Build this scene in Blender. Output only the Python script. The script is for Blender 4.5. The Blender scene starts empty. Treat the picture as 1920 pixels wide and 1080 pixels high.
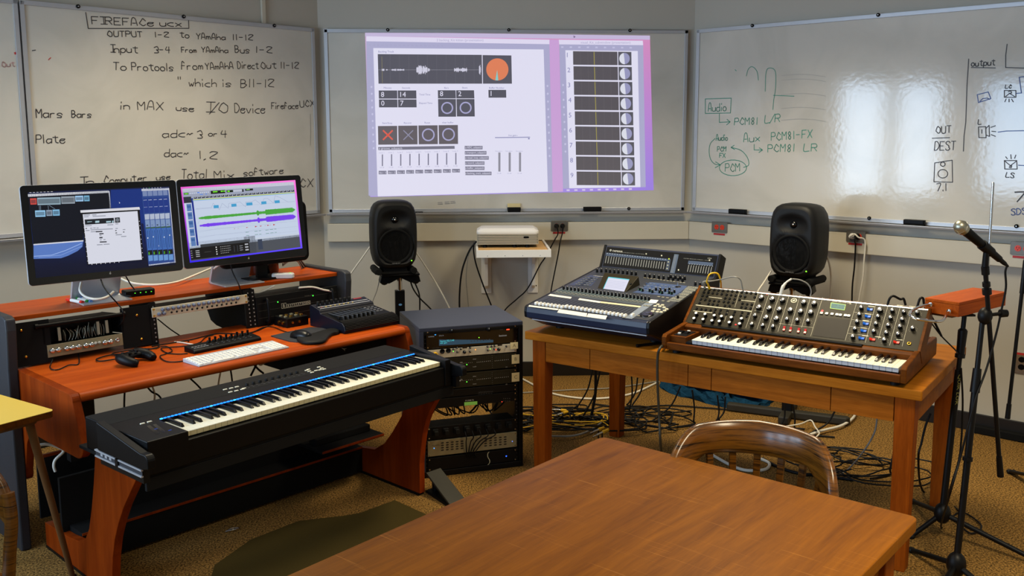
import bpy, bmesh, math, random
import numpy as np
from mathutils import Matrix, Vector

PI = math.pi
R = math.radians
rng = random.Random(7)
SC = bpy.context.scene
COL = SC.collection

# ------------------------------------------------------------------ camera
F_PX, PITCH, ROLL, YAW, EYE, CY = 1718.8, .1352, -.0023, -.0475, 1.7122, 481.7
_fw = np.array([-math.sin(YAW)*math.cos(PITCH), math.cos(YAW)*math.cos(PITCH), -math.sin(PITCH)])
_r0 = np.array([math.cos(YAW), math.sin(YAW), 0.]); _u0 = np.cross(_r0, _fw)
_rt = math.cos(ROLL)*_r0 + math.sin(ROLL)*_u0
_up = -math.sin(ROLL)*_r0 + math.cos(ROLL)*_u0
cam_data = bpy.data.cameras.new('camera')
cam = bpy.data.objects.new('camera', cam_data); COL.objects.link(cam)
cam.matrix_world = Matrix(((_rt[0], _up[0], -_fw[0], 0), (_rt[1], _up[1], -_fw[1], 0), (_rt[2], _up[2], -_fw[2], EYE), (0, 0, 0, 1)))
cam_data.sensor_width = 36; cam_data.lens = F_PX/1920*36
cam_data.shift_y = -(540-CY)/1920
cam_data.clip_start = .05
SC.camera = cam

# ------------------------------------------------------------------ view, sky, lights
SC.view_settings.view_transform = 'Standard'
SC.view_settings.look = 'None'
SC.view_settings.gamma = 1
SC.view_settings.use_curve_mapping = False
SC.view_settings.exposure = EXPOSURE = 0.08
SC.cycles.use_denoising = True
SC.cycles.max_bounces = 8
SC.cycles.diffuse_bounces = 3
world = bpy.data.worlds.new('overcast_sky'); SC.world = world
world.use_nodes = True
world.node_tree.nodes['Background'].inputs[0].default_value = (.75, .85, 1, 1)
world.node_tree.nodes['Background'].inputs[1].default_value = 1.0

def lamp(name, loc, rot, sx, sy, power, col, spread=180):
    l = bpy.data.lights.new(name, 'AREA'); l.shape = 'RECTANGLE'; l.size = sx; l.size_y = sy
    l.energy = power; l.color = col; l.spread = R(spread)
    o = bpy.data.objects.new(name, l); COL.objects.link(o); o.location = loc; o.rotation_euler = rot
    return o
# daylight standing in the two tall sash windows of the left side wall
WIN = [(3.22, 2.64), (2.48, 1.93)]
for i, (ya, yb) in enumerate(WIN):
    lamp('window_and_fill_light', (-3.30, (ya+yb)/2, 1.62), (0, R(-90), 0), 1.36, .56, 32, (.60, .78, 1.0))
# added cool fill lamps further back along the same wall, no windows there
for ya in (.9, -.8):
    lamp('window_and_fill_light', (-3.24, ya, 1.62), (0, R(-90), 0), 1.36, 1.0, 56, (.52, .73, 1.0))
# ceiling troffers, warm, louvred; left one added to light the left board and desk
CEIL = 2.95
TROFFERS = [(-1.1, 4.5), (1.6, 1.4), (1.3, 4.3)]
for (x, y), watts in zip(TROFFERS, (25, 56, 40)):
    lamp('ceiling_lamp_light', (x, y, CEIL-.035), (0, 0, 0), .55, 1.15, watts, (1.0, .86, .60), 120)

# ------------------------------------------------------------------ surveying: where a sight line of the photograph meets a real plane
def ray(px, py): return _fw + (px-960)/F_PX*_rt - (py-CY)/F_PX*_up
EYEP = np.array([0, 0, EYE])
def on_plane(px, py, P0, n):
    d = ray(px, py); n = np.array(n, float)
    return EYEP + d*(((np.array(P0, float)-EYEP) @ n)/(d @ n))
def on_z(px, py, z): return on_plane(px, py, (0, 0, z), (0, 0, 1))
def at_y(px, py, y): return on_plane(px, py, (0, y, 0), (0, 1, 0))

# ------------------------------------------------------------------ materials
def srgb(v):
    v /= 255.0
    return v/12.92 if v <= .04045 else ((v+.055)/1.055)**2.4
def c(r, g, b): return (srgb(r), srgb(g), srgb(b), 1.0)
MATS = {}
def new_mat(name):
    m = bpy.data.materials.new(name); m.use_nodes = True
    nt = m.node_tree; b = nt.nodes['Principled BSDF']; MATS[name] = m
    return m, nt, b, nt.nodes, nt.links
def objcoord(nt, scale=(1, 1, 1)):
    tc = nt.nodes.new('ShaderNodeTexCoord'); mp = nt.nodes.new('ShaderNodeMapping'); mp.inputs['Scale'].default_value = scale
    nt.links.new(tc.outputs['Object'], mp.inputs['Vector']); return mp.outputs['Vector']
def plain(name, col, rough=.5, metal=0, noise=.06, nscale=60, bump=0, coat=0, spec=.5):
    m, nt, b, N, L = new_mat(name)
    b.inputs['Roughness'].default_value = rough; b.inputs['Metallic'].default_value = metal
    b.inputs['Coat Weight'].default_value = coat; b.inputs['Coat Roughness'].default_value = .08
    b.inputs['Specular IOR Level'].default_value = spec
    v = objcoord(nt); t = N.new('ShaderNodeTexNoise'); t.inputs['Scale'].default_value = nscale; t.inputs['Detail'].default_value = 4
    L.new(v, t.inputs['Vector'])
    mx = N.new('ShaderNodeMix'); mx.data_type = 'RGBA'
    k = 1-noise
    mx.inputs[6].default_value = (col[0]*k, col[1]*k, col[2]*k, 1); mx.inputs[7].default_value = (min(1, col[0]*(1+noise)), min(1, col[1]*(1+noise)), min(1, col[2]*(1+noise)), 1)
    L.new(t.outputs['Fac'], mx.inputs[0]); L.new(mx.outputs[2], b.inputs['Base Color'])
    if bump:
        bp = N.new('ShaderNodeBump'); bp.inputs['Strength'].default_value = bump; bp.inputs['Distance'].default_value = .002
        L.new(t.outputs['Fac'], bp.inputs['Height']); L.new(bp.outputs['Normal'], b.inputs['Normal'])
    return m
def tinted(name, rough=.5, metal=0, coat=0):
    """colour from the mesh's own Col attribute (printing, buttons, caps), with a faint grain"""
    m, nt, b, N, L = new_mat(name)
    b.inputs['Roughness'].default_value = rough; b.inputs['Metallic'].default_value = metal; b.inputs['Coat Weight'].default_value = coat
    a = N.new('ShaderNodeAttribute'); a.attribute_name = 'Col'
    t = N.new('ShaderNodeTexNoise'); t.inputs['Scale'].default_value = 90; L.new(objcoord(nt), t.inputs['Vector'])
    r = N.new('ShaderNodeMapRange'); r.inputs[3].default_value = .93; r.inputs[4].default_value = 1.07; L.new(t.outputs['Fac'], r.inputs[0])
    vm = N.new('ShaderNodeVectorMath'); vm.operation = 'SCALE'; L.new(a.outputs['Color'], vm.inputs[0]); L.new(r.outputs[0], vm.inputs['Scale'])
    L.new(vm.outputs[0], b.inputs['Base Color'])
    return m
def glowing(name, strength=1.0, rough=.25, base=.02, spec=.06):
    """things that give off light themselves: screens, diodes, the projected picture"""
    m, nt, b, N, L = new_mat(name)
    a = N.new('ShaderNodeAttribute'); a.attribute_name = 'Col'
    b.inputs['Specular IOR Level'].default_value = spec; b.inputs['Base Color'].default_value = (base, base, base, 1); b.inputs['Roughness'].default_value = rough
    L.new(a.outputs['Color'], b.inputs['Emission Color']); b.inputs['Emission Strength'].default_value = strength
    return m
def wood(name, dark, light, axis='X', rough=.35, scale=1.0, grain=1.0, coat=.0, bump=.08, scratch=False, spec=.06, ramp=(.42, .85)):
    m, nt, b, N, L = new_mat(name)
    s = {'R': (2.0, 2.0, 75), 'X': (1.2, 16, 16), 'Y': (16, 1.2, 16), 'Z': (16, 16, 1.2)}[axis]
    v = objcoord(nt, tuple(q*scale for q in s))
    t1 = N.new('ShaderNodeTexNoise'); t1.inputs['Scale'].default_value = 1.6; t1.inputs['Detail'].default_value = 8; t1.inputs['Roughness'].default_value = .65; t1.inputs['Distortion'].default_value = .6
    L.new(v, t1.inputs['Vector'])
    v2 = objcoord(nt, tuple(q*scale*7 for q in s))
    t2 = N.new('ShaderNodeTexNoise'); t2.inputs['Scale'].default_value = 2.2; t2.inputs['Detail'].default_value = 3
    L.new(v2, t2.inputs['Vector'])
    add = N.new('ShaderNodeMath'); add.operation = 'MULTIPLY_ADD'; L.new(t2.outputs['Fac'], add.inputs[0]); add.inputs[1].default_value = .35*grain; L.new(t1.outputs['Fac'], add.inputs[2])
    rp = N.new('ShaderNodeValToRGB'); e = rp.color_ramp.elements
    e[0].position = ramp[0]; e[0].color = dark; e[1].position = ramp[1]; e[1].color = light
    L.new(add.outputs[0], rp.inputs['Fac'])
    out = rp.outputs['Color']
    if scratch:
        vs = objcoord(nt, (1, 1, 1))
        for rot, ln, ac, th in ((.6, 2.0, 150, .765), (-.35, 1.6, 170, .775), (1.35, 2.6, 190, .77), (-1.0, 1.2, 120, .78)):
            mp = N.new('ShaderNodeMapping'); mp.inputs['Rotation'].default_value = (0, 0, rot); mp.inputs['Scale'].default_value = (ln, ac, 1); L.new(vs, mp.inputs['Vector'])
            vo = N.new('ShaderNodeTexNoise'); vo.inputs['Scale'].default_value = 2.0; vo.inputs['Detail'].default_value = 1; vo.inputs['Distortion'].default_value = .15; L.new(mp.outputs[0], vo.inputs['Vector'])
            nz = N.new('ShaderNodeTexNoise'); nz.inputs['Scale'].default_value = 5; L.new(vs, nz.inputs['Vector'])
            gt = N.new('ShaderNodeMath'); gt.operation = 'MULTIPLY_ADD'; L.new(nz.outputs['Fac'], gt.inputs[0]); gt.inputs[1].default_value = .25; gt.inputs[2].default_value = th-.125
            lt = N.new('ShaderNodeMath'); lt.operation = 'GREATER_THAN'; L.new(vo.outputs['Fac'], lt.inputs[0]); L.new(gt.outputs[0], lt.inputs[1])
            m2 = N.new('ShaderNodeMath'); m2.operation = 'MULTIPLY'; L.new(lt.outputs[0], m2.inputs[0]); m2.inputs[1].default_value = .28
            mx = N.new('ShaderNodeMix'); mx.data_type = 'RGBA'; L.new(m2.outputs[0], mx.inputs[0]); L.new(out, mx.inputs[6]); mx.inputs[7].default_value = c(190, 128, 60)
            out = mx.outputs[2]
    L.new(out, b.inputs['Base Color'])
    b.inputs['Roughness'].default_value = rough; b.inputs['Specular IOR Level'].default_value = spec; b.inputs['Coat Weight'].default_value = coat; b.inputs['Coat Roughness'].default_value = .18
    bp = N.new('ShaderNodeBump'); bp.inputs['Strength'].default_value = bump; bp.inputs['Distance'].default_value = .001
    L.new(add.outputs[0], bp.inputs['Height']); L.new(bp.outputs['Normal'], b.inputs['Normal'])
    return m
plain('wall_paint', c(186, 181, 168), .75, noise=.025, nscale=3)
plain('ceiling_tile', c(222, 220, 212), .9, noise=.04, nscale=40)
plain('raceway_paint', c(198, 191, 172), .5, noise=.02, nscale=8)
plain('base_vinyl', c(22, 19, 17), .4)
plain('aluminium', c(186, 188, 192), .38, .45, noise=.04, nscale=30)
plain('steel', c(200, 200, 200), .25, 1, noise=.05)
plain('plate_steel', c(112, 108, 100), .4, .5)
plain('chrome', c(225, 225, 225), .08, 1, noise=.02)
plain('black_plastic', c(6, 6, 7), .45, noise=.15, spec=.16)
plain('black_matte', c(7, 7, 7), .8, noise=.15, spec=.22)
plain('mouse_plastic', c(8, 8, 9), .32, spec=.3)
plain('black_gloss', c(6, 6, 7), .12, noise=.05)
plain('black_metal', c(6, 6, 7), .45, .0, noise=.15, spec=.22)
plain('speaker_paint', c(22, 22, 22), .5, noise=.12, nscale=300, bump=.15, spec=.22)
plain('slate_metal', c(40, 46, 60), .42, 0, noise=.08, nscale=80)
plain('charcoal_laminate', c(38, 40, 46), .55, noise=.12, nscale=90)
plain('console_blue', c(16, 28, 54), .42, noise=.08)
plain('navy_plastic', c(9, 13, 28), .42, spec=.3)
plain('console_top', c(38, 42, 50), .45, noise=.08)
plain('panel_olive', c(40, 35, 22), .5, noise=.06, spec=.15)
plain('olive_plastic', c(38, 35, 24), .55, noise=.12)
plain('white_plastic', c(232, 230, 224), .4, noise=.02)
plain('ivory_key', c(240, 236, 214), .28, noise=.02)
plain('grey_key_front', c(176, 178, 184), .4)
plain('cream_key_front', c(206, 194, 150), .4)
plain('key_black', c(14, 14, 16), .22, spec=.22)
plain('rubber', c(12, 12, 12), .6, spec=.22)
plain('black_cable', c(9, 8, 8), .5, spec=.22)
plain('yellow_cable', c(226, 176, 20), .5)
plain('white_cable', c(222, 218, 204), .5)
plain('red_cable', c(190, 40, 50), .5)
plain('grey_cable', c(140, 138, 130), .5)
plain('pad_brown', c(20, 13, 6), .5, spec=.15)
plain('gold', c(214, 160, 60), .3, 1)
plain('desk_laminate_yellow', c(216, 180, 74), .45, noise=.05, nscale=200)
plain('tan_steel', c(96, 64, 34), .5, noise=.1)
plain('tape_cream', c(226, 206, 150), .7)
plain('fleece_blue', c(22, 58, 84), .95, noise=.6, nscale=70, bump=1.5, spec=.05)
plain('mat_olive', c(66, 55, 24), .95, noise=.2, nscale=200, spec=.1)
plain('nickel_panel', c(150, 142, 112), .4, .5, noise=.12, nscale=25)
plain('champagne_panel', c(205, 196, 170), .4, .25, noise=.04)
plain('mesh_grille', c(170, 168, 150), .35, .9)
tinted('ink', .5); tinted('ink_gloss', .25); tinted('ink_metal', .3, .9)
glowing('screen', 1.0); glowing('diode', 3.0); glowing('blue_guide', 4.0); glowing('projection_glow', .86, .35, .10)
wood('cherry_laminate', c(150, 56, 9), c(188, 83, 20), 'X', .38, .6, .6, spec=.10)
wood('cherry_upright', c(108, 36, 5), c(144, 58, 10), 'Z', .42, .6, .6, coat=.0)
wood('oak_top', c(120, 66, 8), c(162, 99, 24), 'X', .42, .8, 1.0, coat=.0)
wood('oak_front', c(110, 56, 8), c(150, 86, 22), 'X', .45, 1.0, 1.1, coat=.0)
wood('oak_leg', c(104, 46, 6), c(142, 70, 14), 'Z', .45, 1.0, 1.1, coat=.0)
wood('desk_top_wood', c(88, 46, 2), c(124, 72, 5), 'Y', .36, .7, .9, coat=.03, scratch=True, spec=.09)
wood('walnut', c(58, 29, 6), c(106, 57, 13), 'X', .36, 1.2, 1.0)
wood('theremin_wood', c(140, 56, 8), c(178, 84, 18), 'X', .40, 1.5, 1.0)
wood('dark_oak', c(16, 8, 2), c(104, 62, 14), 'R', .28, 1.0, 1.4, coat=.30, bump=.12, spec=.25, ramp=(.58, .80))
wood('pale_ply', c(196, 150, 92), c(226, 188, 132), 'X', .5, 1.0, .6)
def carpet():
    m, nt, b, N, L = new_mat('carpet')
    v = objcoord(nt)
    t = N.new('ShaderNodeTexNoise'); t.inputs['Scale'].default_value = 130; t.inputs['Detail'].default_value = 3; L.new(v, t.inputs['Vector'])
    t2 = N.new('ShaderNodeTexNoise'); t2.inputs['Scale'].default_value = 1.4; L.new(v, t2.inputs['Vector'])
    rp = N.new('ShaderNodeValToRGB'); e = rp.color_ramp.elements
    e[0].position = .36; e[0].color = c(56, 41, 20); e[1].position = .66; e[1].color = c(170, 128, 66)
    L.new(t.outputs['Fac'], rp.inputs['Fac'])
    hs = N.new('ShaderNodeHueSaturation'); r = N.new('ShaderNodeMapRange'); r.inputs[3].default_value = .85; r.inputs[4].default_value = 1.15
    L.new(t2.outputs['Fac'], r.inputs[0]); L.new(r.outputs[0], hs.inputs['Value']); L.new(rp.outputs[0], hs.inputs['Color']); L.new(hs.outputs[0], b.inputs['Base Color'])
    b.inputs['Roughness'].default_value = .95; b.inputs['Specular IOR Level'].default_value = .1
    bp = N.new('ShaderNodeBump'); bp.inputs['Strength'].default_value = .9; bp.inputs['Distance'].default_value = .004
    L.new(t.outputs['Fac'], bp.inputs['Height']); L.new(bp.outputs[0], b.inputs['Normal'])
carpet()
def board_surface():
    m, nt, b, N, L = new_mat('whiteboard_enamel')
    v = objcoord(nt)
    t = N.new('ShaderNodeTexNoise'); t.inputs['Scale'].default_value = 2.2; t.inputs['Detail'].default_value = 6; t.inputs['Distortion'].default_value = 1.2; L.new(v, t.inputs['Vector'])
    rp = N.new('ShaderNodeValToRGB'); e = rp.color_ramp.elements
    e[0].position = .3; e[0].color = c(200, 196, 184); e[1].position = .6; e[1].color = c(213, 208, 196); L.new(t.outputs['Fac'], rp.inputs['Fac']); L.new(rp.outputs[0], b.inputs['Base Color'])
    b.inputs['Roughness'].default_value = .10; b.inputs['Specular IOR Level'].default_value = .55
    w = N.new('ShaderNodeTexNoise'); w.inputs['Scale'].default_value = 38; w.inputs['Detail'].default_value = 1; L.new(v, w.inputs['Vector'])
    bp = N.new('ShaderNodeBump'); bp.inputs['Strength'].default_value = .035; bp.inputs['Distance'].default_value = .006
    L.new(w.outputs['Fac'], bp.inputs['Height']); L.new(bp.outputs[0], b.inputs['Normal'])
board_surface()

# ------------------------------------------------------------------ mesh building
def tr(x=0, y=0, z=0): return np.array(Matrix.Translation((x, y, z)))
def rx(a): return np.array(Matrix.Rotation(a, 4, 'X'))
def ry(a): return np.array(Matrix.Rotation(a, 4, 'Y'))
def rz(a): return np.array(Matrix.Rotation(a, 4, 'Z'))
def frame_of(o, ex, ey):
    """4x4 with origin o, x along ex, y along ey (made square to ex), z out of the plane"""
    o, ex, ey = (np.array(q, float) for q in (o, ex, ey))
    ex = ex/np.linalg.norm(ex); ez = np.cross(ex, ey); ez /= np.linalg.norm(ez); ey = np.cross(ez, ex)
    T = np.eye(4); T[:3, 0], T[:3, 1], T[:3, 2], T[:3, 3] = ex, ey, ez, o
    return T
def smooth_path(pts, n=6):
    P = [np.array(p, float) for p in pts]
    if len(P) < 3: return P
    Q = [2*P[0]-P[1]] + P + [2*P[-1]-P[-2]]; out = []
    for i in range(1, len(Q)-2):
        a, b, d, e = Q[i-1:i+3]
        for k in range(n):
            t = k/n
            out.append(.5*(2*b + (d-a)*t + (2*a-5*b+4*d-e)*t*t + (3*b-a-3*d+e)*t**3))
    return out + [P[-1]]
def rrect(w, h, r, n=5, cx=0, cy=0):
    out = []
    for sx, sy, a0 in ((1, 1, 0), (-1, 1, 90), (-1, -1, 180), (1, -1, 270)):
        for k in range(n+1):
            a = R(a0+90*k/n); out.append((cx+sx*(w/2-r)+r*math.cos(a), cy+sy*(h/2-r)+r*math.sin(a)))
    return out
def oval(w, h, n=20, cx=0, cy=0): return [(cx+w/2*math.cos(2*PI*k/n), cy+h/2*math.sin(2*PI*k/n)) for k in range(n)]
_text_cache = {}
def text_mesh(s):
    if s in _text_cache: return _text_cache[s]
    cu = bpy.data.curves.new('lettering', 'FONT'); cu.body = s; cu.resolution_u = 2
    o = bpy.data.objects.new('lettering', cu); COL.objects.link(o)
    dg = bpy.context.evaluated_depsgraph_get(); me = o.evaluated_get(dg).to_mesh()
    v = np.array([tuple(q.co) for q in me.vertices]).reshape(-1, 3); f = [tuple(p.vertices) for p in me.polygons]
    o.evaluated_get(dg).to_mesh_clear(); COL.objects.unlink(o); bpy.data.objects.remove(o); bpy.data.curves.remove(cu)
    if len(v): v[:, 0] -= v[:, 0].min()
    _text_cache[s] = (v, f); return v, f
class MB:
    def __init__(s, mat='black_plastic', col=(.5, .5, .5, 1)):
        s.v, s.f, s.fm, s.fc, s.fs = [], [], [], [], []; s.mat, s.col, s.T = mat, col, np.eye(4)
    def at(s, T=None): s.T = np.eye(4) if T is None else T; return s
    def add(s, verts, faces, mat=None, col=None, smooth=False, cols=None):
        b = len(s.v); T = s.T
        V = np.array(verts, float).reshape(-1, 3) @ T[:3, :3].T + T[:3, 3]
        s.v.extend(map(tuple, V)); m = mat or s.mat; k = col or s.col
        for i, f in enumerate(faces):
            s.f.append(tuple(b+q for q in f)); s.fm.append(m); s.fs.append(smooth)
            s.fc.append([cols[q] for q in f] if cols is not None else [k]*len(f))
        return s
    def box(s, x0, y0, z0, x1, y1, z1, mat=None, col=None):
        v = [(x, y, z) for z in (z0, z1) for y in (y0, y1) for x in (x0, x1)]
        return s.add(v, [(0, 2, 3, 1), (4, 5, 7, 6), (0, 1, 5, 4), (2, 6, 7, 3), (0, 4, 6, 2), (1, 3, 7, 5)], mat, col)
    def cbox(s, cx, cy, cz, w, d, h, mat=None, col=None): return s.box(cx-w/2, cy-d/2, cz-h/2, cx+w/2, cy+d/2, cz+h/2, mat, col)
    def prism(s, poly, axis, lo, hi, mat=None, col=None, smooth=False):
        n = len(poly)
        P = {'x': lambda p, t: (t, p[0], p[1]), 'y': lambda p, t: (p[0], t, p[1]), 'z': lambda p, t: (p[0], p[1], t)}[axis]
        v = [P(p, lo) for p in poly] + [P(p, hi) for p in poly]
        s.add(v, [(i, (i+1) % n, n+(i+1) % n, n+i) for i in range(n)], mat, col, smooth)
        v2 = [P(p, lo) for p in poly]; s.add(v2, [tuple(range(n-1, -1, -1))], mat, col)
        v3 = [P(p, hi) for p in poly]; return s.add(v3, [tuple(range(n))], mat, col)
    def loft(s, rings, mat=None, col=None, smooth=True, cap0=True, cap1=True, closed=False):
        n = len(rings[0]); v = [p for r in rings for p in r]; f = []
        m = len(rings); rr = range(m if closed else m-1)
        for i in rr:
            j = (i+1) % m
            for k in range(n): f.append((i*n+k, i*n+(k+1) % n, j*n+(k+1) % n, j*n+k))
        s.add(v, f, mat, col, smooth)
        if not closed:
            if cap0: s.add(rings[0], [tuple(range(n-1, -1, -1))], mat, col)
            if cap1: s.add(rings[-1], [tuple(range(n))], mat, col)
        return s
    def cyl(s, p0, p1, r0, r1=None, n=16, mat=None, col=None, cap=True, smooth=True):
        r1 = r0 if r1 is None else r1; p0, p1 = np.array(p0, float), np.array(p1, float)
        a, b = _perp(p1-p0)
        A = [[tuple(p + r*(math.cos(2*PI*k/n)*a + math.sin(2*PI*k/n)*b)) for k in range(n)] for p, r in ((p0, r0), (p1, r1))]
        return s.loft(A, mat, col, smooth, cap, cap)
    def tube(s, pts, r, n=8, mat=None, col=None, k=6, raw=False, closed=False):
        P = [np.array(p, float) for p in pts] if raw else smooth_path(pts, k)
        rings = []; a = None
        for i, p in enumerate(P):
            if closed: t = P[(i+1) % len(P)]-P[i-1]
            else: t = P[min(i+1, len(P)-1)]-P[max(i-1, 0)]
            t = t/(np.linalg.norm(t)+1e-12)
            if a is None: a, b = _perp(t)
            else:
                a = a - t*(a @ t); a /= np.linalg.norm(a)+1e-12; b = np.cross(t, a)
            q = r[i*(len(r)-1)//max(1, len(P)-1)] if isinstance(r, (list, tuple)) else r
            rings.append([tuple(p+q*(math.cos(2*PI*j/n)*a+math.sin(2*PI*j/n)*b)) for j in range(n)])
        return s.loft(rings, mat, col, True, closed=closed)
    def lathe(s, prof, n=20, mat=None, col=None, smooth=True):
        return s.loft([[(r*math.cos(2*PI*k/n), r*math.sin(2*PI*k/n), z) for k in range(n)] for r, z in prof], mat, col, smooth)
    def ball(s, cx, cy, cz, a, b=None, d=None, n=14, mat=None, col=None):
        b = a if b is None else b; d = a if d is None else d
        m = max(6, n//2)
        rings = [[(cx+a*math.sin(t)*math.cos(2*PI*k/n), cy+b*math.sin(t)*math.sin(2*PI*k/n), cz-d*math.cos(t)) for k in range(n)] for t in [PI*(.04+.92*i/m) for i in range(m+1)]]
        return s.loft(rings, mat, col, True)
    def poly(s, pts, mat=None, col=None, cols=None):
        return s.add([p if len(p) == 3 else (p[0], p[1], 0) for p in pts], [tuple(range(len(pts)))], mat, col, False, cols)
    def text(s, string, x, y, h, mat='ink', col=None, z=0, w=None, align='l', slant=0):
        v, f = text_mesh(string)
        if not len(v): return s
        q = v*(h/.7); W = q[:, 0].max()
        if w: q[:, 0] *= w/W; W = w
        q[:, 0] += x - (W/2 if align == 'c' else W if align == 'r' else 0) + slant*q[:, 1]; q[:, 1] += y; q[:, 2] = z
        return s.add(q, f, mat, col)
    def build(s, name, parent=None, bevel=0, label=None, seg=2, T=None):
        me = bpy.data.meshes.new(name)
        me.from_pydata(s.v, [], s.f)
        names = list(dict.fromkeys(s.fm))
        for q in names: me.materials.append(MATS[q])
        me.polygons.foreach_set('material_index', [names.index(q) for q in s.fm])
        me.polygons.foreach_set('use_smooth', s.fs)
        ca = me.color_attributes.new('Col', 'FLOAT_COLOR', 'CORNER')
        ca.data.foreach_set('color', np.array([k for fc in s.fc for k in fc], np.float32).ravel())
        me.update()
        bm = bmesh.new(); bm.from_mesh(me)
        if bevel: bmesh.ops.remove_doubles(bm, verts=bm.verts, dist=1e-6)
        bmesh.ops.recalc_face_normals(bm, faces=bm.faces); bm.to_mesh(me); bm.free()
        o = bpy.data.objects.new(name, me); COL.objects.link(o)
        if parent is not None: o.parent = parent
        if T is not None: o.matrix_local = Matrix(T.tolist())
        if bevel:
            b = o.modifiers.new('edge', 'BEVEL'); b.width = bevel; b.segments = seg; b.limit_method = 'ANGLE'; b.angle_limit = R(50)
        if label: o['label'] = label
        return o
def _perp(t):
    t = np.array(t, float); t = t/(np.linalg.norm(t)+1e-12)
    a = np.cross(t, (0, 0, 1.)) if abs(t[2]) < .95 else np.cross(t, (1., 0, 0))
    a /= np.linalg.norm(a); return a, np.cross(t, a)
def tag(o, label=None, cat=None, group=None, kind=None):
    for k, v in (('label', label), ('category', cat), ('group', group), ('kind', kind)):
        if v: o[k] = v
    return o
def thing(name, label, cat, loc=(0, 0, 0), a=0, group=None, T=None):
    o = bpy.data.objects.new(name, None); COL.objects.link(o); o.empty_display_size = .1
    if T is not None: o.matrix_world = Matrix(T.tolist())
    else: o.location = loc; o.rotation_euler = (0, 0, a)
    return tag(o, label, cat, group)
def loc_of(T, p): return (np.linalg.inv(T) @ np.append(np.array(p, float), 1))[:3]
def copies(src, places, parent):
    """linked copies of one part: places are 4x4 matrices in the parent's space; the source takes the first"""
    for i, T in enumerate(places):
        o = src if i == 0 else src.copy()
        if i: COL.objects.link(o); o.parent = parent
        o.matrix_local = Matrix(T.tolist())
def FR(x, y, a, z=0): return tr(x, y, z) @ rz(a)
# ------------------------------------------------------------------ the room
WA = .7803
YC = 6.2925                                     # face of the middle whiteboard
exL = np.array([math.cos(WA), math.sin(WA), 0]); exR = np.array([math.cos(WA), -math.sin(WA), 0])
nL = np.array([math.sin(WA), -math.cos(WA), 0]); nR = np.array([-math.sin(WA), -math.cos(WA), 0])
bL = np.array([-1.0105, 6.2569, 0]); bR = np.array([1.554, 6.268, 0])
wL, wR, YW = bL-nL*.03, bR-nR*.03, YC+.025
Z3 = (0, 0, 1)
FC = frame_of((-.9472, YC, 0), (1, 0, 0), Z3); FL = frame_of(bL, exL, Z3); FRt = frame_of(bR, exR, Z3)
tL = (YW-wL[1])/exL[1]; cornL = wL+exL*tL
tR = (YW-wR[1])/exR[1]; cornR = wR+exR*tR
XS = 3.3
tLe = (-XS-cornL[0])/exL[0]; endL = cornL+exL*tLe
tRe = (XS-cornR[0])/exR[0]; endR = cornR+exR*tRe
YB = -2.6
def slab(name, p, q, out, z0=0, z1=CEIL, th=.12, mat='wall_paint', holes=()):
    """a wall from p to q whose room face is on the line pq; out = direction away from the room; holes = (from, to, sill, head)"""
    p, q, out = np.array(p[:2]), np.array(q[:2]), np.array(out[:2]); L = np.linalg.norm(q-p); e = (q-p)/L
    m = MB(mat)
    T = np.eye(4); T[:2, 0] = e; T[:2, 1] = out; T[:2, 3] = p; m.at(T)
    cuts = sorted(holes); s = 0
    for a, b, lo, hi in cuts:
        m.box(s, 0, z0, a, th, z1); m.box(a, 0, z0, b, th, lo); m.box(a, 0, hi, b, th, z1); s = b
    m.box(s, 0, z0, L, th, z1)
    return tag(m.build(name), kind='structure')
slab('wall_back', cornL, cornR, (0, 1))
slab('wall_left', endL, cornL, -nL)
slab('wall_right', cornR, endR, -nR)
slab('wall_window_side', (-XS, YB), endL, (-1, 0), holes=[(YB*-1+b, YB*-1+a, .88, 2.36) for a, b in WIN][::-1])
slab('wall_door_side', (XS, YB), endR, (1, 0))
slab('wall_rear', (-XS, YB), (XS, YB), (0, -1))
outline = [(-XS, YB), (XS, YB), tuple(endR[:2]), tuple(cornR[:2]), tuple(cornL[:2]), tuple(endL[:2])]
tag(MB('carpet').prism(outline, 'z', -.05, 0).build('floor'), kind='structure')
tag(MB('ceiling_tile').prism(outline, 'z', CEIL, CEIL+.05).build('ceiling'), kind='structure')
def skirting(name, p, q, n, h=.105, th=.014, mat='base_vinyl', z0=0):
    m = MB(mat); e = (q-p); L = np.linalg.norm(e); m.at(frame_of(p, e, Z3)); m.box(.0, z0, 0, L, z0+h, th)
    return tag(m.build(name, bevel=.003), kind='structure')
skirting('baseboard_back', cornL, cornR, None); skirting('baseboard_left', endL, cornL, None); skirting('baseboard_right', cornR, endR, None)
RW0, RW1 = .972, 1.096
def raceway(name, p, q):
    m = MB('raceway_paint'); L = np.linalg.norm(q-p); m.at(frame_of(p, q-p, Z3)); m.box(0, RW0, 0, L, RW1, .045)
    return tag(m.build(name, bevel=.004), kind='structure')
raceway('trim_1', cornL+np.array([.03, 0, 0]), cornR-np.array([.018, 0, 0])); raceway('trim_2', cornR+exR*.018, endR)
m = MB('raceway_paint'); q = on_plane(492, 20, wL, nL); m.at(frame_of((q[0], q[1], 0), exL, Z3)); m.box(-.014, 2.3926, 0, .014, CEIL, .018)
tag(m.build('trim_3', bevel=.003), kind='structure')
for i, (ya, yb) in enumerate(WIN):
    m = MB('white_plastic'); x0, x1 = -XS-.10, -XS-.03
    for a, b, lo, hi in ((ya, ya-.045, .88, 2.36), (yb+.045, yb, .88, 2.36), (ya, yb, .88, .93), (ya, yb, 2.31, 2.36), (ya, yb, 1.60, 1.64)):
        m.box(x0, b, lo, x1, a, hi)
    m.box(-XS-.02, yb-.02, .845, -XS+.06, ya+.02, .88)
    w = tag(m.build('window_%d' % (i+1), bevel=.004), kind='structure')
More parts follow.
